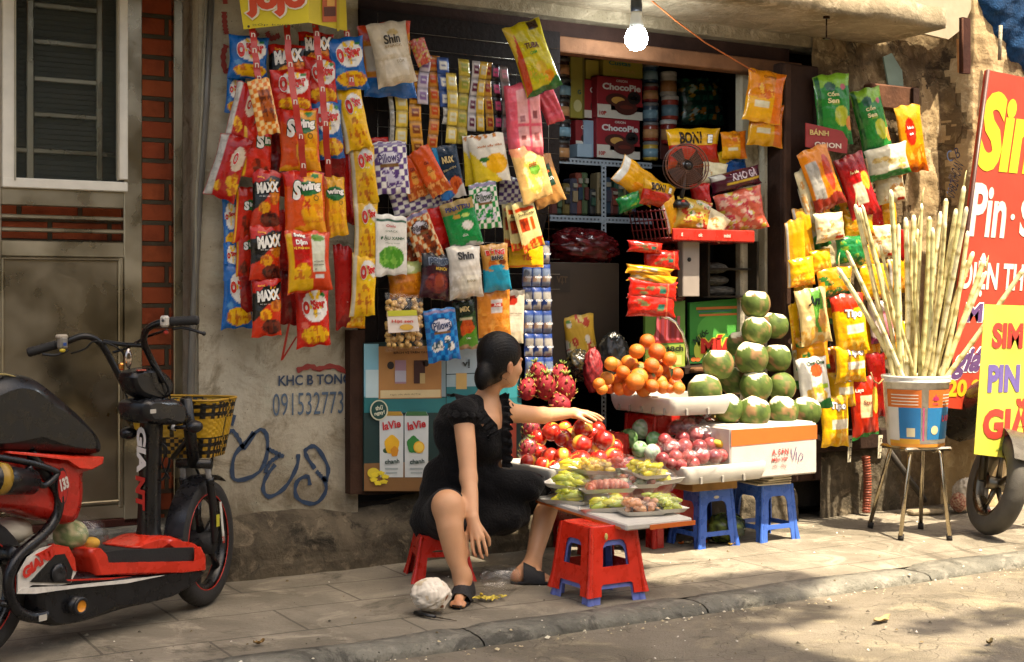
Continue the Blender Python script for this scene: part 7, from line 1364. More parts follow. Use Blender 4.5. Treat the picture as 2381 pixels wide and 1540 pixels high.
B_.cap(hp(.084,-.018,-.062),hp(.084,.018,-.062),.007,.007,.006); B_.cap(hp(.083,-.014,-.072),hp(.083,.014,-.072),.0065,.0065,.005)
# arms
B_.chain([shR,shR*.5+elR*.5+lt*.004,elR],[.048,.044,.038],.025); B_.chain([elR,elR*.6+wrR*.4,wrR],[.037,.036,.025],.02)
B_.chain([shL,shL*.5+elL*.5,elL],[.048,.043,.038],.03); B_.chain([elL,elL*.55+wrL*.45,wrL],[.036,.033,.023],.02)
def hand(w,kn,fing,thumb,k=.007):
    for q in kn: B_.cap(w,q,.020,.0105,.012)
    for q,f in zip(kn,fing): B_.chain([q]+f,[.0095,.0088,.0080,.0068][:len(f)+1],k)
    B_.chain(thumb,[.015,.0115,.0095,.0075][:len(thumb)],.010)
hand(wrR,[Vd(1087,1248,6.20),Vd(1098,1252,6.165),Vd(1110,1252,6.15),Vd(1121,1247,6.155)],
 [[Vd(1084,1266,6.19),Vd(1086,1280,6.175),Vd(1090,1288,6.17)],[Vd(1099,1272,6.15),Vd(1102,1286,6.14),Vd(1107,1294,6.14)],[Vd(1114,1274,6.135),Vd(1117,1289,6.13),Vd(1122,1298,6.13)],[Vd(1127,1268,6.145),Vd(1130,1282,6.14),Vd(1132,1292,6.14)]],
 [wrR+RT*.016-UP*.02,Vd(1124,1236,6.19),Vd(1136,1254,6.20),Vd(1137,1268,6.20)])
hand(wrL,[Vd(1360,964,6.97),Vd(1362,961,6.995),Vd(1364,959,7.02),Vd(1362,959,7.045)],
 [[Vd(1374,971,6.965),Vd(1385,978,6.965)],[Vd(1380,968,7.0),Vd(1392,975,7.01),Vd(1398,979,7.01)],[Vd(1384,964,7.03),Vd(1396,970,7.04),Vd(1403,975,7.04)],[Vd(1380,963,7.06),Vd(1391,969,7.07)]],
 [wrL+FW*-.01-UP*.01,Vd(1352,973,6.95),Vd(1366,981,6.94),Vd(1375,984,6.94)])
# legs
B_.cap(hipR,knR,.095,.066,.04); B_.chain([knR,Vd(1046,1225,6.17),Vd(1057,1282,6.16),Vd(1067,1318,6.15),anR],[.062,.058,.049,.039,.032],.03)
B_.cap(hipL,knL,.098,.066,.04); B_.chain([knL,Vd(1268,1190,6.72),Vd(1252,1250,6.65),anL],[.056,.055,.046,.034],.03)
hR=G(1083,1382)+UP*.03; tR=G(1064,1414)+UP*.018; B_.chain([anR,hR+FW*.0],[.036,.032],.03); B_.chain([anR-UP*.03,hR*.5+tR*.5+UP*.02,tR],[.034,.030,.018],.03)
fw_=nrm((tR-hR)*[1,1,0]); sd_=np.cross(fw_,UP)
for i,o in enumerate((-.026,-.012,.002,.015,.026)): B_.cap(tR+sd_*o-fw_*.015,tR+sd_*o+fw_*(.016-abs(i-1)*.003)-UP*.006,.010,.0085 if i else .0085,.006)
hL=G(1203,1358)+UP*.034; tL=G(1278,1358)+UP*.016; B_.chain([anL,hL],[.034,.034],.03); B_.chain([anL-UP*.03,hL*.45+tL*.55+UP*.02,tL],[.035,.030,.018],.03)
fl_=nrm((tL-hL)*[1,1,0]); sl2=np.cross(fl_,UP)
for i,o in enumerate((-.026,-.012,.002,.015,.026)): B_.cap(tL+sl2*o-fl_*.015,tL+sl2*o+fl_*.014-UP*.006,.010,.0085,.006)
V,F=B_.mesh()
def relax(V,F,n=3,a=.5):
    E=np.vstack([F[:,[0,1]],F[:,[1,2]],F[:,[2,3]],F[:,[3,0]]]); E=np.vstack([E,E[:,::-1]]); ct=np.bincount(E[:,0],minlength=len(V))[:,None]
    for _ in range(n): V=V*(1-a)+a*np.stack([np.bincount(E[:,0],V[E[:,1],i],len(V)) for i in range(3)],1)/np.maximum(ct,1)
    return V
V=relax(V,F,2); C=np.tile(lin('c8966e'),(len(V),1))
def tint(p,r,c,a):
    global C; w_=np.clip(1-np.linalg.norm(V-p,axis=1)/r,0,1)[:,None]*a; C=C*(1-w_)+lin(c)*w_
for q in(hR,hL,tR,tL,Vd(1110,1290,6.14),Vd(1395,975,7.02),hp(.0,.08,-.02)): tint(q,.06,'b0704c',.8)
tint(hp(.086,0,-.066),.02,'9a4a40',1.)
for s in(-1,1): tint(hp(.086,s*.030,.0),.012,'1c1410',1.5); tint(hp(.084,s*.030,.024),.016,'2a1c14',.9)
m=MB(); m.add(V,F,C); m.build('body','skin',wm)
# hair
S=SDF(hc-.24,hc+.2,.0045)
S.ell(hp(-.014,0,.030),(.103,.085,.103),.02,AX); S.ell(hp(-.050,0,-.018),(.066,.076,.085),.03,AX); S.cap(hp(-.06,0,-.05),hp(-.085,.012,-.085),.045,.032,.03)
S.ell(hp(-.115,.025,-.075),(.036,.040,.062),.025,AX); S.ell(hp(-.03,.0,.05),(.098,.084,.088),.02,AX)
S.ell(hp(.100,0,-.045),(.085,.10,.088),.012,AX,sub=True); S.ell(hp(.032,.085,-.040),(.030,.03,.034),.01,AX,sub=True); S.ell(hp(.004,.092,-.024),(.026,.022,.034),.008,AX,sub=True); S.ell(hp(.0,.085,-.075),(.055,.05,.035),.01,AX,sub=True)
V,F=S.mesh(); rel=(V-hc)@AX.T; a=np.arctan2(rel[:,1],rel[:,2]+.02); dr=.0007*np.sin(a*60+rel[:,0]*25)+.0012*vnoise(rel[:,0]*30,rel[:,1]*30,rel[:,2]*12); V=V+dr[:,None]*(V-hc)/np.linalg.norm(V-hc,axis=1)[:,None]
m=MB(); m.add(V,F,'0d0b0a'); 
rr=np.random.RandomState(2)
for i in range(26):
    a=rr.uniform(-1.2,1.4); p=hp(-.05+rr.uniform(-.05,.05),.075*cos(a),.03+.09*sin(a) if rr.rand()>.4 else -.07); e=rr.randn(3)*.012; m.tube([p,p+e+[0,0,.0],p+e*1.6+[0,0,-.012]],[.0007,.0006,.0003],'0d0b0a',seg=3)
m.build('hair','hair',wm)
m=MB(); c=hp(-.094,.018,-.058); bx_,by_,_=basis(fd); m.tube([c+(bx_*cos(a)+by_*sin(a))*.030 for a in np.linspace(0,2*pi,25)],.009,'16304a',seg=8,cap=False); m.build('hair_tie','cloth',wm)
# dress
S=SDF(np.array([-1.08,-1.35,.10]),np.array([.28,.02,.98]),.006)
body_torso(S,.010,.06)
S.cap(Vd(1078,962,6.445),Vd(1106,948,6.56),.074,.060,.04); S.cap(Vd(1170,955,6.66),Vd(1150,945,6.64),.055,.05,.03); S.ell(Vd(1058,1000,6.60),(.11,.10,.13),.05,TX)
S.cap(hipR,knR*.88+hipR*.12,.112,.086,.05); S.chain([hipL,hipL*.4+knL*.6,knL+UP*.004],[.115,.098,.080],.05)
S.ell(Vd(1014,1214,6.70),(.125,.12,.108),.05,TX); S.ell(Vd(1038,1130,6.66),(.122,.12,.15),.05,TX)
S.ell(Vd(1140,1195,6.60),(.19,.10,.10),.05,np.array([RT,FW,UP])); S.cap(Vd(1100,1232,6.52),Vd(1190,1205,6.52),.05,.045,.05); S.cap(Vd(1150,1130,6.6),Vd(1230,1130,6.56),.08,.07,.05)
S.cap(Vd(1128,915,6.44),Vd(1158,978,6.44),.042,.020,.012,sub=True); S.cap(Vd(1118,900,6.62),Vd(1150,930,6.58),.075,.06,.012,sub=True)
S.cap(Vd(1044,1232,6.08),Vd(1060,1330,6.10),.115,.08,.01,sub=True)
V,F=S.mesh(); n_=.004*vnoise(V[:,0]*16,V[:,1]*16,V[:,2]*9)+.0035*np.sin(V[:,2]*60+V[:,0]*40+4*vnoise(V[:,0]*5,V[:,1]*5,V[:,2]*5)); cen=Vd(1080,1100,6.65); dd=V-cen; dd/=np.linalg.norm(dd,axis=1)[:,None]; V=V+dd*n_[:,None]
m=MB(); m.add(V,F,'0e0d0e'); m.build('dress','cloth',wm)
def ruffle(pts,out,w_,waves,amp,layers=1,name='ruffle'):
    P=np.array([Vd(*p) if isinstance(p,tuple) else p for p in pts]); t=np.linspace(0,len(P)-1,waves*8+1); Q=np.stack([np.interp(t,range(len(P)),P[:,i]) for i in range(3)],1); O_=np.array([nrm(o) for o in out]); O2=np.stack([np.interp(t,np.linspace(0,len(P)-1,len(O_)),O_[:,i]) for i in range(3)],1); tg=np.gradient(Q,axis=0); tg/=np.linalg.norm(tg,axis=1)[:,None]; N=np.cross(tg,O2)
    m=MB()
    for ly in range(layers):
        rows=[Q+O2*(w_*s*(1-.25*ly))+N*(amp*s*np.sin(np.arange(len(t))*pi/4+ly+.6*np.sin(np.arange(len(t))*.37)))[:,None]+N*.006*ly+O2*(.006*s*np.sin(np.arange(len(t))*.9))[:,None] for s in np.linspace(0,1,6)]
        m.grid(np.stack(rows,1),'100f10')
    m.build(name,'cloth',wm)
ruffle([(1066,918,6.60),(1100,922,6.50),(1122,944,6.44),(1135,965,6.43),(1156,988,6.44),(1160,1010,6.45)],[-RT+UP*.1,-RT*.6-FW*.5-UP*.3,-RT*.5-FW*.5-UP*.6,-RT-UP*.7-FW*.3,-RT-UP*.5-FW*.4],.055,9,.014,2)
cA=Vd(1077,962,6.445); ruffle([cA+RT*cos(a)*.072-FW*sin(a)*.070+UP*(.022-.0*a) for a in np.linspace(3.5,-.3,9)],[RT*cos(a)*.45-FW*sin(a)*.45-UP*.9 for a in np.linspace(3.5,-.3,9)],.034,7,.007,2)
ruffle([(1160,922,6.60),(1166,945,6.56),(1168,975,6.52),(1166,1010,6.49),(1168,1050,6.50),(1166,1085,6.52)],[RT*.7+UP*.2,RT-FW*.3,RT-FW*.3-UP*.1,RT-FW*.3,RT-FW*.3,RT],.045,9,.012,2)
# slippers
for h_,t_,f_,s_,an in((hR,tR,fw_,sd_,anR),(hL,tL,fl_,sl2,anL)):
    m=MB(); P=[]
    for t in np.linspace(0,1,15): c=(h_*(1-t)+t_*t)*[1,1,0]+f_*(.035*(2*t-1)*.9); w_=.040*(1-abs(2*t-1)**4*.75)+.003*t; P.append([c-s_*w_+UP*.002,c-s_*w_+UP*.016,c+s_*w_+UP*.016,c+s_*w_+UP*.002,c-s_*w_+UP*.002])
    m.grid(np.array(P),'141416')
    Q=[]
    for t in np.linspace(.18,.84,10):
        c=(h_*(1-t)+t_*t)*[1,1,0]; Q.append([c+s_*(.050*cos(a))+UP*(.012+(.088-.062*t)*1.15*sin(a)) for a in np.linspace(0,pi,13)])
    m.grid(np.array(Q),'17171a'); m.build('slipper','rubber',wm)
# ================================================================ ELECTRIC SCOOTER
A0=G(-85,1556); A1=G(478,1408); Fh=nrm((A1-A0)*[1,1,0]); Sn=np.cross(Fh,UP)       # heading and its right-hand side
F2=nrm(RT*.21+FW*.975); S2=np.cross(F2,UP); FX=G(470,1408)
def SP(px,py,off=0.,zx=2): 
    x,y=(px*.5474,696.6+py*.5474)                                                       # coordinates read off an enlarged crop
    o=A1+Sn*off; r=ray(x,y); return CAM+r*(np.dot(o-CAM,Sn)/np.dot(r,Sn))
sct=thing('electric_scooter','red and black electric scooter with a woven basket parked before the steel gate','scooter',(A0+A1)/2,0)
def slab(m,pts,w0,w1,col,bev=.02,lay=None,oc=0.):        # rounded solid from a side outline, w0..w1 along the scooter's right-hand side
    P=np.array([SP(x,y,oc) for x,y in pts]); c=P.mean(0); n=len(P)
    d=P-c; nm=np.linalg.norm(d,axis=1)[:,None]
    rows=[]
    for off,s in((w0,bev*1.0),(w0+bev*.3,bev*.3),(w0+bev,0),(w1-bev,0),(w1-bev*.3,bev*.3),(w1,bev*1.0)): Q=P-d/nm*s+Sn*off; rows.append(np.vstack([Q,Q[:1]]))
    m.grid(np.array(rows),col); m.poly(rows[-1][:-1],col); m.poly(rows[0][:-1][::-1],col)
def smooth(pts,n=4):
    P=np.array(pts,float); k=len(P); out=[]
    for i in range(k):
        p0,p1,p2,p3=P[i-1],P[i],P[(i+1)%k],P[(i+2)%k]
        for f in np.linspace(0,1,n,endpoint=False): out.append(.5*((2*p1)+(-p0+p2)*f+(2*p0-5*p1+4*p2-p3)*f*f+(-p0+3*p1-3*p2+p3)*f**3))
    return out
def curve(pts,n=8):
    P=np.array(pts,float); out=[]
    for i in range(len(P)-1):
        p0,p1,p2,p3=P[max(i-1,0)],P[i],P[i+1],P[min(i+2,len(P)-1)]
        for f in np.linspace(0,1,n,endpoint=False): out.append(.5*((2*p1)+(-p0+p2)*f+(2*p0-5*p1+4*p2-p3)*f*f+(-p0+3*p1-3*p2+p3)*f**3))
    return np.array(out+[P[-1]])
BKK='141414'
def swheel(c,ax):
    w=thing_part('wheel'); wheel_parts(w,c,ax)
ax2=nrm(S2+UP*.02)
def wheel_obj(c,ax,spk=5):
    m=MB(); m.tube([c-ax*.05,c+ax*.05],.05,'1a1a1a',seg=18)
    w=m.build('wheel','rubber',sct); R_,wd=.27,.072; bx,by,bz=basis(ax); n=72
    prof=[(R_-wd*.95,-wd*.42),(R_-wd*.55,-wd*.52),(R_-wd*.2,-wd*.44),(R_-.006,-wd*.22),(R_,0),(R_-.006,wd*.22),(R_-wd*.2,wd*.44),(R_-wd*.55,wd*.52),(R_-wd*.95,wd*.42)]
    m=MB(); m.grid(np.array([[c+(bx*cos(a)+by*sin(a))*(rr-(.003 if 2<j<6 and i%3==0 else 0))+bz*h for j,(rr,h) in enumerate(prof)] for i,a in enumerate(np.linspace(0,2*pi,n*2+1))]),'23211f',flip=True); o=m.build('tyre','rubber'); o.parent=w; o.matrix_parent_inverse=w.matrix_world.inverted()
    m=MB(); rp=[(R_-wd*1.2,-.02),(R_-wd*.9,-.028),(R_-wd*.9,.028),(R_-wd*1.2,.02),(R_-wd*1.2,-.02)]; m.grid(np.array([[c+(bx*cos(a)+by*sin(a))*rr+bz*h for rr,h in rp] for a in np.linspace(0,2*pi,n+1)]),'1a1a1a')
    for sd in(-.030,.030): m.tube([c+(bx*cos(a)+by*sin(a))*(R_-wd*.97)+bz*sd for a in np.linspace(0,2*pi,n+1)],.0025,'b02a1c',seg=4,cap=False)
    for s in range(spk):
        a=2*pi*s/spk+.5; e=bx*cos(a)+by*sin(a); t2=by*cos(a)-bx*sin(a); m.tube([c+e*.04,c+e*.11+t2*.015,c+e*(R_-wd*1.1)],[.02,.014,.018],'161616',seg=8)
    o=m.build('rim','gloss_plastic'); o.parent=w
wheel_obj(FX+UP*.27,nrm(S2+UP*.03)); wheel_obj(A0+UP*.27,Sn)
# fork, arm and mudguard
wc=FX+UP*.27; m=MB(); up0=FX+UP*.63-F2*.10
for s in(-1,1): m.tube(curve([wc+S2*.055*s,wc+S2*.06*s+UP*.13-F2*.02,wc+S2*.06*s+UP*.28-F2*.06]),.017,'1c1c1c',seg=10); m.tube([wc+S2*.06*s+UP*.25-F2*.05,wc+S2*.055*s+UP*.34-F2*.08],.012,'8a8884',seg=10)
m.tube([wc+S2*.075+UP*.34-F2*.08,wc-S2*.075+UP*.34-F2*.08],.02,'1a1a1a',seg=10); m.tube([wc+UP*.33-F2*.08,wc+UP*.62-F2*.16],.026,BKK,seg=12); m.build('fork','gloss_plastic',sct)
m=MB(); q=wc+S2*.079; m.poly([q+UP*.17-F2*.0,q+UP*.17+F2*.02,q+UP*.0+F2*.055,q+UP*.0+F2*.035],'c9c6bc',th=.002,n=S2); m.poly([q+UP*.02+F2*.03,q+UP*.02+F2*.05,q+UP*-.01+F2*.055,q+UP*-.01+F2*.04],'b02a1c',th=.003,n=S2); m.poly([q-F2*.03+UP*.12,q-F2*.0+UP*.12,q+F2*.0+UP*.07,q-F2*.03+UP*.07],'b0a82c',th=.002,n=S2); m.build('fork_sticker','card_print',sct)
m=MB(); P=np.array([[wc+(F2*cos(a)+UP*sin(a))*(.288)+S2*h-UP*.006*abs(h)*20 for h in(-.042,-.03,0,.03,.042)] for a in np.linspace(1.0,2.9,18)]); m.grid(P,'17171a'); m.build('front_mudguard','gloss_plastic',sct)
# steering column with the name down its face
cb=SP(630,1000); ct=SP(645,430); m=MB(); cw=.042
rows=[]
for t,wx in((0,1.25),(.06,1.05),(.5,.95),(.9,1.05),(1,1.2)):
    c=cb*(1-t)+ct*t; rows.append([c+Sn*cw*wx*x+Fh*cw*.9*y for x,y in((-1,-.5),(-.6,-1),(.6,-1),(1,-.5),(1,.6),(.5,1),(-.5,1),(-1,.6),(-1,-.5))])
m.grid(np.array(rows),'111112'); m.build('column','gloss_plastic',sct)
m=MB(); fN=-Fh; sdir=Sn; q0=cb*.55+ct*.45-Fh*cw*.93; L=.32
for s,t,c in(('GIA',.64,'d6d2cc'),('NT',.32,'b52a1e')): m.text(s,cb*(1-t)+ct*t-Fh*cw*.98-Sn*.006,-UP,Sn,.052,c,bold=.055,wid=.185 if s=='GIA' else .14,lift=.004,shear=.1)
m.build('column_lettering','card_print',sct)
m=MB(); slab(m,smooth([(555,440),(600,418),(690,420),(735,450),(745,500),(720,530),(600,525),(560,500)]),-.085,.085,'1b1c1e',.03); m.build('dashboard','gloss_plastic',sct)
m=MB(); slab(m,smooth([(530,330),(560,300),(640,290),(700,340),(700,400),(640,430),(560,400)],3),-.05,.05,'121214',.02); q=SP(650,475,.092); m.box(q,(.03,.003,.016),'a9a49a',rz=math.atan2(Fh[1],Fh[0])); m.box(SP(600,300,.05),(.04,.012,.006),'a0483a',rz=.4); m.build('headset','gloss_plastic',sct)
m=MB(); q=SP(545,250,.0); m.sph(q,(.016,.012,.04),'b0a49c'); m.box(SP(515,285,0),(.02,.02,.028),'c98a4a',bev=.005); m.build('padlock','chrome',sct)
# handlebar
dc=depth(ct)
def HV(x,y,d): return Vd(x*.5474,696.6+y*.5474,dc+d)
m=MB()
m.tube(curve([HV(535,385,0),HV(480,275,-.02),HV(425,185,-.06),HV(360,156,-.10),HV(285,178,-.12),HV(235,195,-.12)]),.0135,BKK,seg=10)
m.tube(curve([HV(695,350,-.02),HV(640,250,-.06),HV(612,180,-.12),HV(622,130,-.17),HV(675,100,-.20),HV(730,95,-.21)]),.0135,BKK,seg=10)
m.tube(curve([HV(440,178,-.05),HV(520,190,-.07),HV(605,195,-.10)]),.009,BKK,seg=8); m.tube(curve([HV(480,225,-.04),HV(540,205,-.05),HV(620,160,-.1),HV(710,130,-.18)]),.006,BKK,seg=6)
m.build('handlebar','gloss_plastic',sct)
for a_,b_ in((HV(240,192,-.12),HV(118,226,-.13)),(HV(725,94,-.21),HV(842,88,-.22))):
    m=MB(); n=14; m.tube([a_+(b_-a_)*i/n for i in range(n+1)],[.0175+.0018*(i%2) for i in range(n)]+[.016],'1a1918',seg=12); m.build('grip','rubber',sct)
m=MB(); m.box(HV(265,185,-.14),(.035,.035,.05),'77736a',rz=.4,bev=.008); m.box(HV(262,158,-.14),(.045,.03,.018),'9a9080',rz=.3,bev=.006); m.sph(HV(265,217,-.16),(.012,.008,.008),'c9b02c'); m.box(HV(275,190,-.165),(.012,.01,.012),'2a4a8a'); m.build('switch','plastic',sct)
m=MB(); m.box(HV(700,93,-.22),(.03,.035,.045),'b5b0a6',rz=.3,bev=.008); m.sph(HV(692,90,-.245),(.006,.004,.006),'1a1a1a'); m.sph(HV(705,140,-.2),(.01,.01,.008),'b5301c'); m.build('switch','plastic',sct)
m=MB(); m.tube(curve([HV(735,125,-.2),HV(790,122,-.21),HV(868,146,-.22)]),.0065,BKK,seg=6); m.sph(HV(866,145,-.22),.009,BKK); m.build('brake_lever','plastic',sct)
m=MB(); m.tube(curve([HV(290,215,-.12),HV(240,236,-.14),HV(180,232,-.14)]),.006,BKK,seg=6); m.build('brake_lever','plastic',sct)
m=MB()
for pts in ([(300,230,-.1),(360,210,-.1),(400,178,-.1),(480,195,-.1),(530,240,-.06),(560,330,0)],[(700,350,-.02),(720,400,.0),(730,480,.05),(745,560,.05)],[(530,390,0),(545,430,0),(560,470,.02)],[(640,260,-.08),(690,330,-.06),(715,380,-.04),(690,420,0)],[(530,540,.05),(700,620,.0),(690,700,.05),(720,760,.1)]): m.tube(curve([HV(*p) for p in pts]),.0035,'0f0f0f',seg=5)
m.build('cable','rubber',sct)
for a_,b_ in((HV(600,560,.02),HV(545,568,.0)),(HV(715,545,.0),HV(825,540,-.05))):
    m=MB(); m.tube([a_,b_],.008,'161616',seg=8); m.sph(b_,(.035,.035,.026),'171719',seg=16); m.sph(a_+(b_-a_)*.2,.012,'8a8a88'); m.build('turn_signal','gloss_plastic',sct)
# basket of black and yellow weave
bc_=Vd(425,992,6.14); S3=np.array([*nrm(S2*[1,1,0])]); hB=.245; N=420; NV=106
def rr_(t,w_,l_):      # rounded rectangle
    c,s=cos(t),sin(t); e=5.; k=(abs(c)**e+abs(s)**e)**(-1/e); return S3*w_*k*c+F2*l_*k*s
P=np.zeros((N+1,NV,3)); C=np.zeros((N+1,NV,3))
for i,t in enumerate(np.linspace(0,2*pi,N+1)):
    for j,v in enumerate(np.linspace(0,1,NV)):
        o=rr_(t,.165+.045*v,.11+.035*v); wv=.002*(((i//8)+(j//5))%2); P[i,j]=bc_+UP*(v-.5)*hB+o*(1+wv*4)
        row=j//7; colm=i//7
        if v>.96: c='caa21c' if (i//16)%3 else '14120f'
        elif v>.68 or v<.36: c='a07a18' if (row%2==0 and colm%2==0) else '15130f'
        else: c='b08a1c' if colm%15 else '2a240f'
        if colm%15<3 and (v>.68 or v<.36): c='15130f' if (row+colm)%2 else 'a07a18'
        C[i,j]=lin(c)
m=MB(); m.grid(P,C); m.grid(P*1.0-np.array([0,0,0]),C*.5) if 0 else None
b0=P[:,0]; m.add(np.vstack([b0,bc_-UP*hB/2]),[(i,i+1,N+1) for i in range(N)],'1a1710'); m.tube([P[i,-1] for i in range(0,N+1,8)],.006,'a07a18',seg=6,cap=False); m.build('basket','plastic',sct)
m=MB()
for s in(-1,1): q=bc_-UP*hB/2+S3*.10*s; m.tube(curve([q+F2*.08,q-UP*.06+F2*.07,q-UP*.11+F2*.0,q-UP*.05-F2*.08,q-F2*.1]),.006,BKK,seg=6)
q=bc_-UP*hB/2; m.tube([q+S3*.12,q-S3*.12],.006,BKK); m.tube([q-F2*.1,wc+UP*.45-F2*.13],.012,BKK); m.build('basket_bracket','plastic',sct)
# footboard and lower body
m=MB(); slab(m,smooth([(500,1040),(560,1012),(600,998),(665,998),(720,1015),(765,1030),(768,1052),(640,1058),(510,1052)],3),-.10,.10,'c02e1a',.03); m.build('column_base','gloss_plastic',sct)
m=MB(); slab(m,[(322,1160),(300,1090),(285,1050),(320,1042),(345,1070),(352,1106),(745,1100),(750,1045),(770,1040),(790,1080),(793,1138),(700,1150),(480,1160)],-.12,.12,'c22f1b',.018); m.build('footboard_trim','gloss_plastic',sct)
m=MB(); slab(m,[(340,1110),(345,1062),(420,1052),(748,1042),(756,1104)],-.105,.105,'191817',.012); m.build('foot_mat','rubber',sct)
m=MB(); slab(m,smooth([(90,1330),(78,1250),(120,1180),(330,1150),(560,1152),(780,1140),(770,1180),(660,1250),(470,1300),(300,1350),(150,1375)],3),-.11,.11,'141416',.03); m.build('lower_body','gloss_plastic',sct)
m=MB(); o1=.123
def sp(pts,c,off=o1,th=.006): m.poly([SP(x,y,off) for x,y in pts],c,th=th,n=Sn)
sp([(75,1250),(78,1165),(118,1095),(170,1058),(235,1040),(292,1050),(318,1100),(325,1155),(300,1205),(250,1215),(140,1212)],'c9c4ba')
sp([(150,1085),(235,1040),(292,1050),(318,1100),(325,1155),(260,1130),(215,1110)],'c02e1a',o1+.003); sp([(130,1200),(235,1085),(275,1080),(310,1150),(300,1205)],'161617',o1+.005)
sp([(75,1250),(90,1225),(300,1215),(700,1172),(540,1205),(330,1225),(150,1250)],'cfcac0',o1+.004); sp([(280,1190),(460,1182),(560,1176),(460,1190),(290,1196)],'b02a1c',o1+.006)
c=SP(248,1162,o1+.006); m.lathe([(.035,0),(.034,.008),(.02,.010),(.0,.006)],'1e1e20',c=c,axis=Sn,seg=24)
ex=nrm(SP(225,1062,o1)-SP(100,1165,o1)); m.text('GIANT',SP(166,1112,o1+.008),ex,nrm(np.cross(Sn,ex)),.042,'b8281c',bold=.07,shear=.2,wid=.165); m.build('side_fairing','gloss_plastic',sct)
m=MB(); c=SP(342,1302,.14); m.tube([c-Sn*.09,c],.034,'17171a',seg=20); m.lathe([(.034,0),(.034,.006),(.022,.008),(.021,.004),(0,.004)],cols=['202022','202022','202022','c8801c','c8801c'],c=c,axis=Sn,seg=24); m.build('pedal_cap','gloss_plastic',sct)
# swing tube, seat, rear red bodywork
m=MB(); m.tube(curve([SP(x,y,.10) for x,y in((130,655),(190,740),(245,825),(238,920),(180,1000),(85,1080),(42,1160),(38,1240),(70,1315),(130,1348),(198,1338))]),.0205,'161618',seg=12); m.tube([SP(0,1290,.08),SP(60,1300,.10)],.012,'1a1a1a'); q=SP(182,1352,.125); m.box(q,(.002,.035,.022),'b5b0a4',rz=math.atan2(Sn[1],Sn[0])); m.build('frame_tube','gloss_plastic',sct)
m=MB(); slab(m,smooth([(-260,500),(-190,400),(-80,330),(0,316),(60,326),(130,365),(215,440),(300,530),(345,590),(352,640),(310,655),(150,648),(-60,640),(-200,620)],3),-.13,.13,'111214',.06); m.build('seat','gloss_plastic',sct)
m=MB(); m.tube(curve([SP(x,y,.085) for x,y in((-80,326),(0,318),(60,328),(130,368),(215,442),(300,532),(350,600))]),.004,'8a7a44',seg=5); m.build('seat_piping','plastic',sct)
m=MB(); slab(m,smooth([(-200,660),(0,640),(180,648),(345,655),(342,700),(295,722),(292,800),(285,870),(250,945),(150,935),(0,890),(-200,840)],3),-.10,.10,'a81f14',.04); m.build('rear_body','gloss_plastic',sct)
m=MB(); slab(m,[(-60,645),(180,672),(250,712),(300,715),(345,690),(348,660),(200,655),(-60,636)],-.125,.125,'c93420',.012); m.build('seat_rail','gloss_plastic',sct)
m=MB(); m.tube(curve([SP(x,y,.13) for x,y in((-60,662),(120,692),(225,725),(240,745),(180,790),(120,710))]),.012,'17171a',seg=8); m.tube([SP(-90,760,.15),SP(135,775,.13)],[.055,.045],'17171a',seg=20); m.tube([SP(-20,760,.153),SP(10,762,.152)],[.057,.057],'9a7a2c',seg=20); m.build('shock_absorber','gloss_plastic',sct)
m=MB(); c=SP(262,795,.112); f=nrm(SP(290,795,.1)-c); 
for r0_,cc,l in((1.,'141414',0),(.85,'a81f14',.003)): m.poly([c+f*.036*r0_*cos(a)+UP*.070*r0_*sin(a)+Sn*(l+.004) for a in np.linspace(0,2*pi,25)[:-1]],cc,th=.003,n=Sn)
m.text('133',c+UP*.012,f,UP,.045,'c9c0b4',bold=.05,wid=.056,lift=.012,rot=.3); m.build('number_badge','card_print',sct)
m=MB(); slab(m,smooth([(-10,1040),(60,1050),(110,1085),(60,1130),(-20,1110)],3),-.06,.09,'121213',.02); m.build('motor_cover','gloss_plastic',sct)
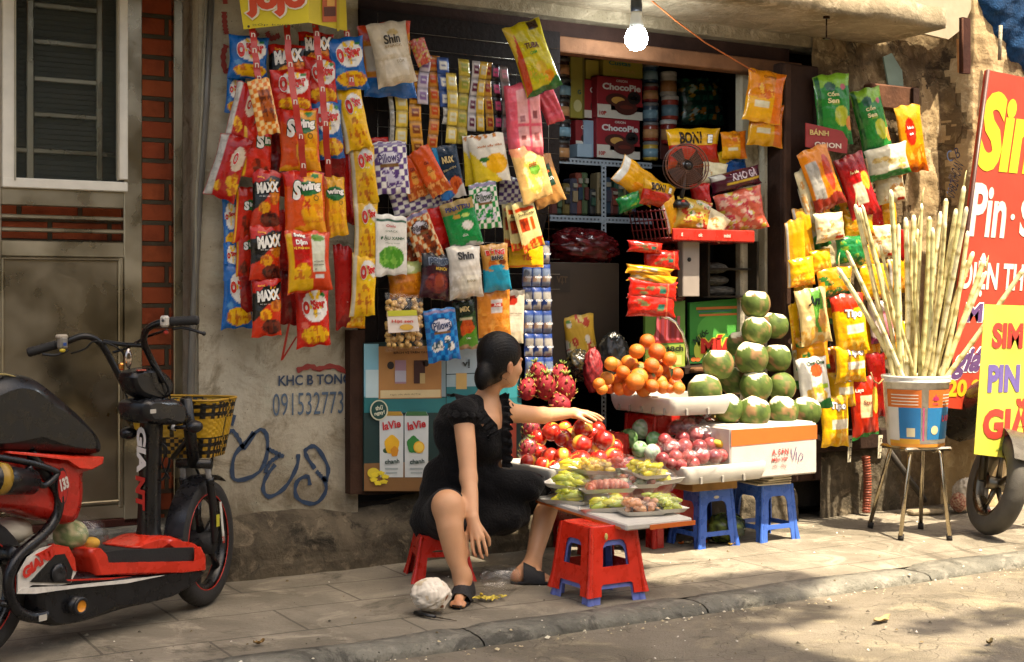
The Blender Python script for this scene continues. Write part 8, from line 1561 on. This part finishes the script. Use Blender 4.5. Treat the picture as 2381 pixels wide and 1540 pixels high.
# things resting on the scooter
t=thing('melon_bag','clear plastic bag with a green melon standing on the scooter footboard','plastic bag',SP(310,1060,0)); m=MB(); q=SP(300,1000,.0); m.sph(q,(.066,.062,.058),'9aa070',seg=22,rings=14,colf=lambda Dn:np.where((vnoise(Dn[:,0]*3,Dn[:,1]*3,Dn[:,2]*3)>.1)[:,None],lin('b8ae84'),lin('7f8a5a'))); m.build('melon','fruit_matte',t)
m=MB(); q2=SP(385,1035,.02); m.sph(q2,(.036,.03,.024),'c99a34'); m.build('mango','fruit_matte',t); m=MB(); m.sph((q+q2)/2+UP*.01,(.10,.08,.078),'c8c4b8',seg=28,rings=18,dis=lambda Dn:1+.1*vnoise(Dn[:,0]*6,Dn[:,1]*6,Dn[:,2]*6,4)); m.build('film','clear_film',t)
bg=SP(20,985,-.05); m=MB(); m.sph(bg,(.10,.08,.05),'cfc6b0',seg=24,rings=14,dis=lambda Dn:1+.16*vnoise(Dn[:,0]*4,Dn[:,1]*4,Dn[:,2]*4,7)); single(m,'paper_bag','paper','crumpled cream bag wedged below the scooter seat at the left edge','bag')
# bare bulb (lit)
bp=Wp(1479,92,.33); dpb=depth(bp); u=dpb/FP
bulb=thing('light_bulb','lit white bulb hanging bare from a cord under the canopy','light bulb',bp+np.array([0,0,-27*u]))
e=bpy.data.materials.new('bulb_glow'); e.use_nodes=True; eb=e.node_tree.nodes['Principled BSDF']; eb.inputs['Emission Color'].default_value=(.86,.95,1,1); eb.inputs['Emission Strength'].default_value=45; eb.inputs['Base Color'].default_value=(.9,.9,.9,1); MATS['bulb_glow']=e
m=MB(); m.lathe([(0,-27*u),(15*u,-23*u),(25*u,-10*u),(27*u,2*u),(24*u,14*u),(19*u,24*u)],'ffffff',c=bp); m.build('bulb_glass','bulb_glow',bulb)
m=MB(); m.lathe([(19*u,24*u),(15*u,36*u),(12*u,60*u),(12*u,66*u)],'d8d8d0',c=bp); m.build('bulb_neck','plastic',bulb)
m=MB(); m.lathe([(13*u,64*u),(14*u,76*u),(12*u,100*u),(8*u,112*u),(3*u,118*u)],'20242a',c=bp); m.build('socket','plastic',bulb)
m=MB(); m.tube([bp+np.array([0,0,110*u]),bp+np.array([0,0,190*u])],.004,'1a1a1a'); m.build('cord','rubber',bulb)
m=MB(); m.tube([Wp(1505,-6,.35),Wp(1570,48,.33),Wp(1640,100,.28),Wp(1755,168,.2)],.004,'b4622a',seg=6); single(m,'orange_wire','rubber','thin orange wire slanting from the canopy to the shop doorway','wire')
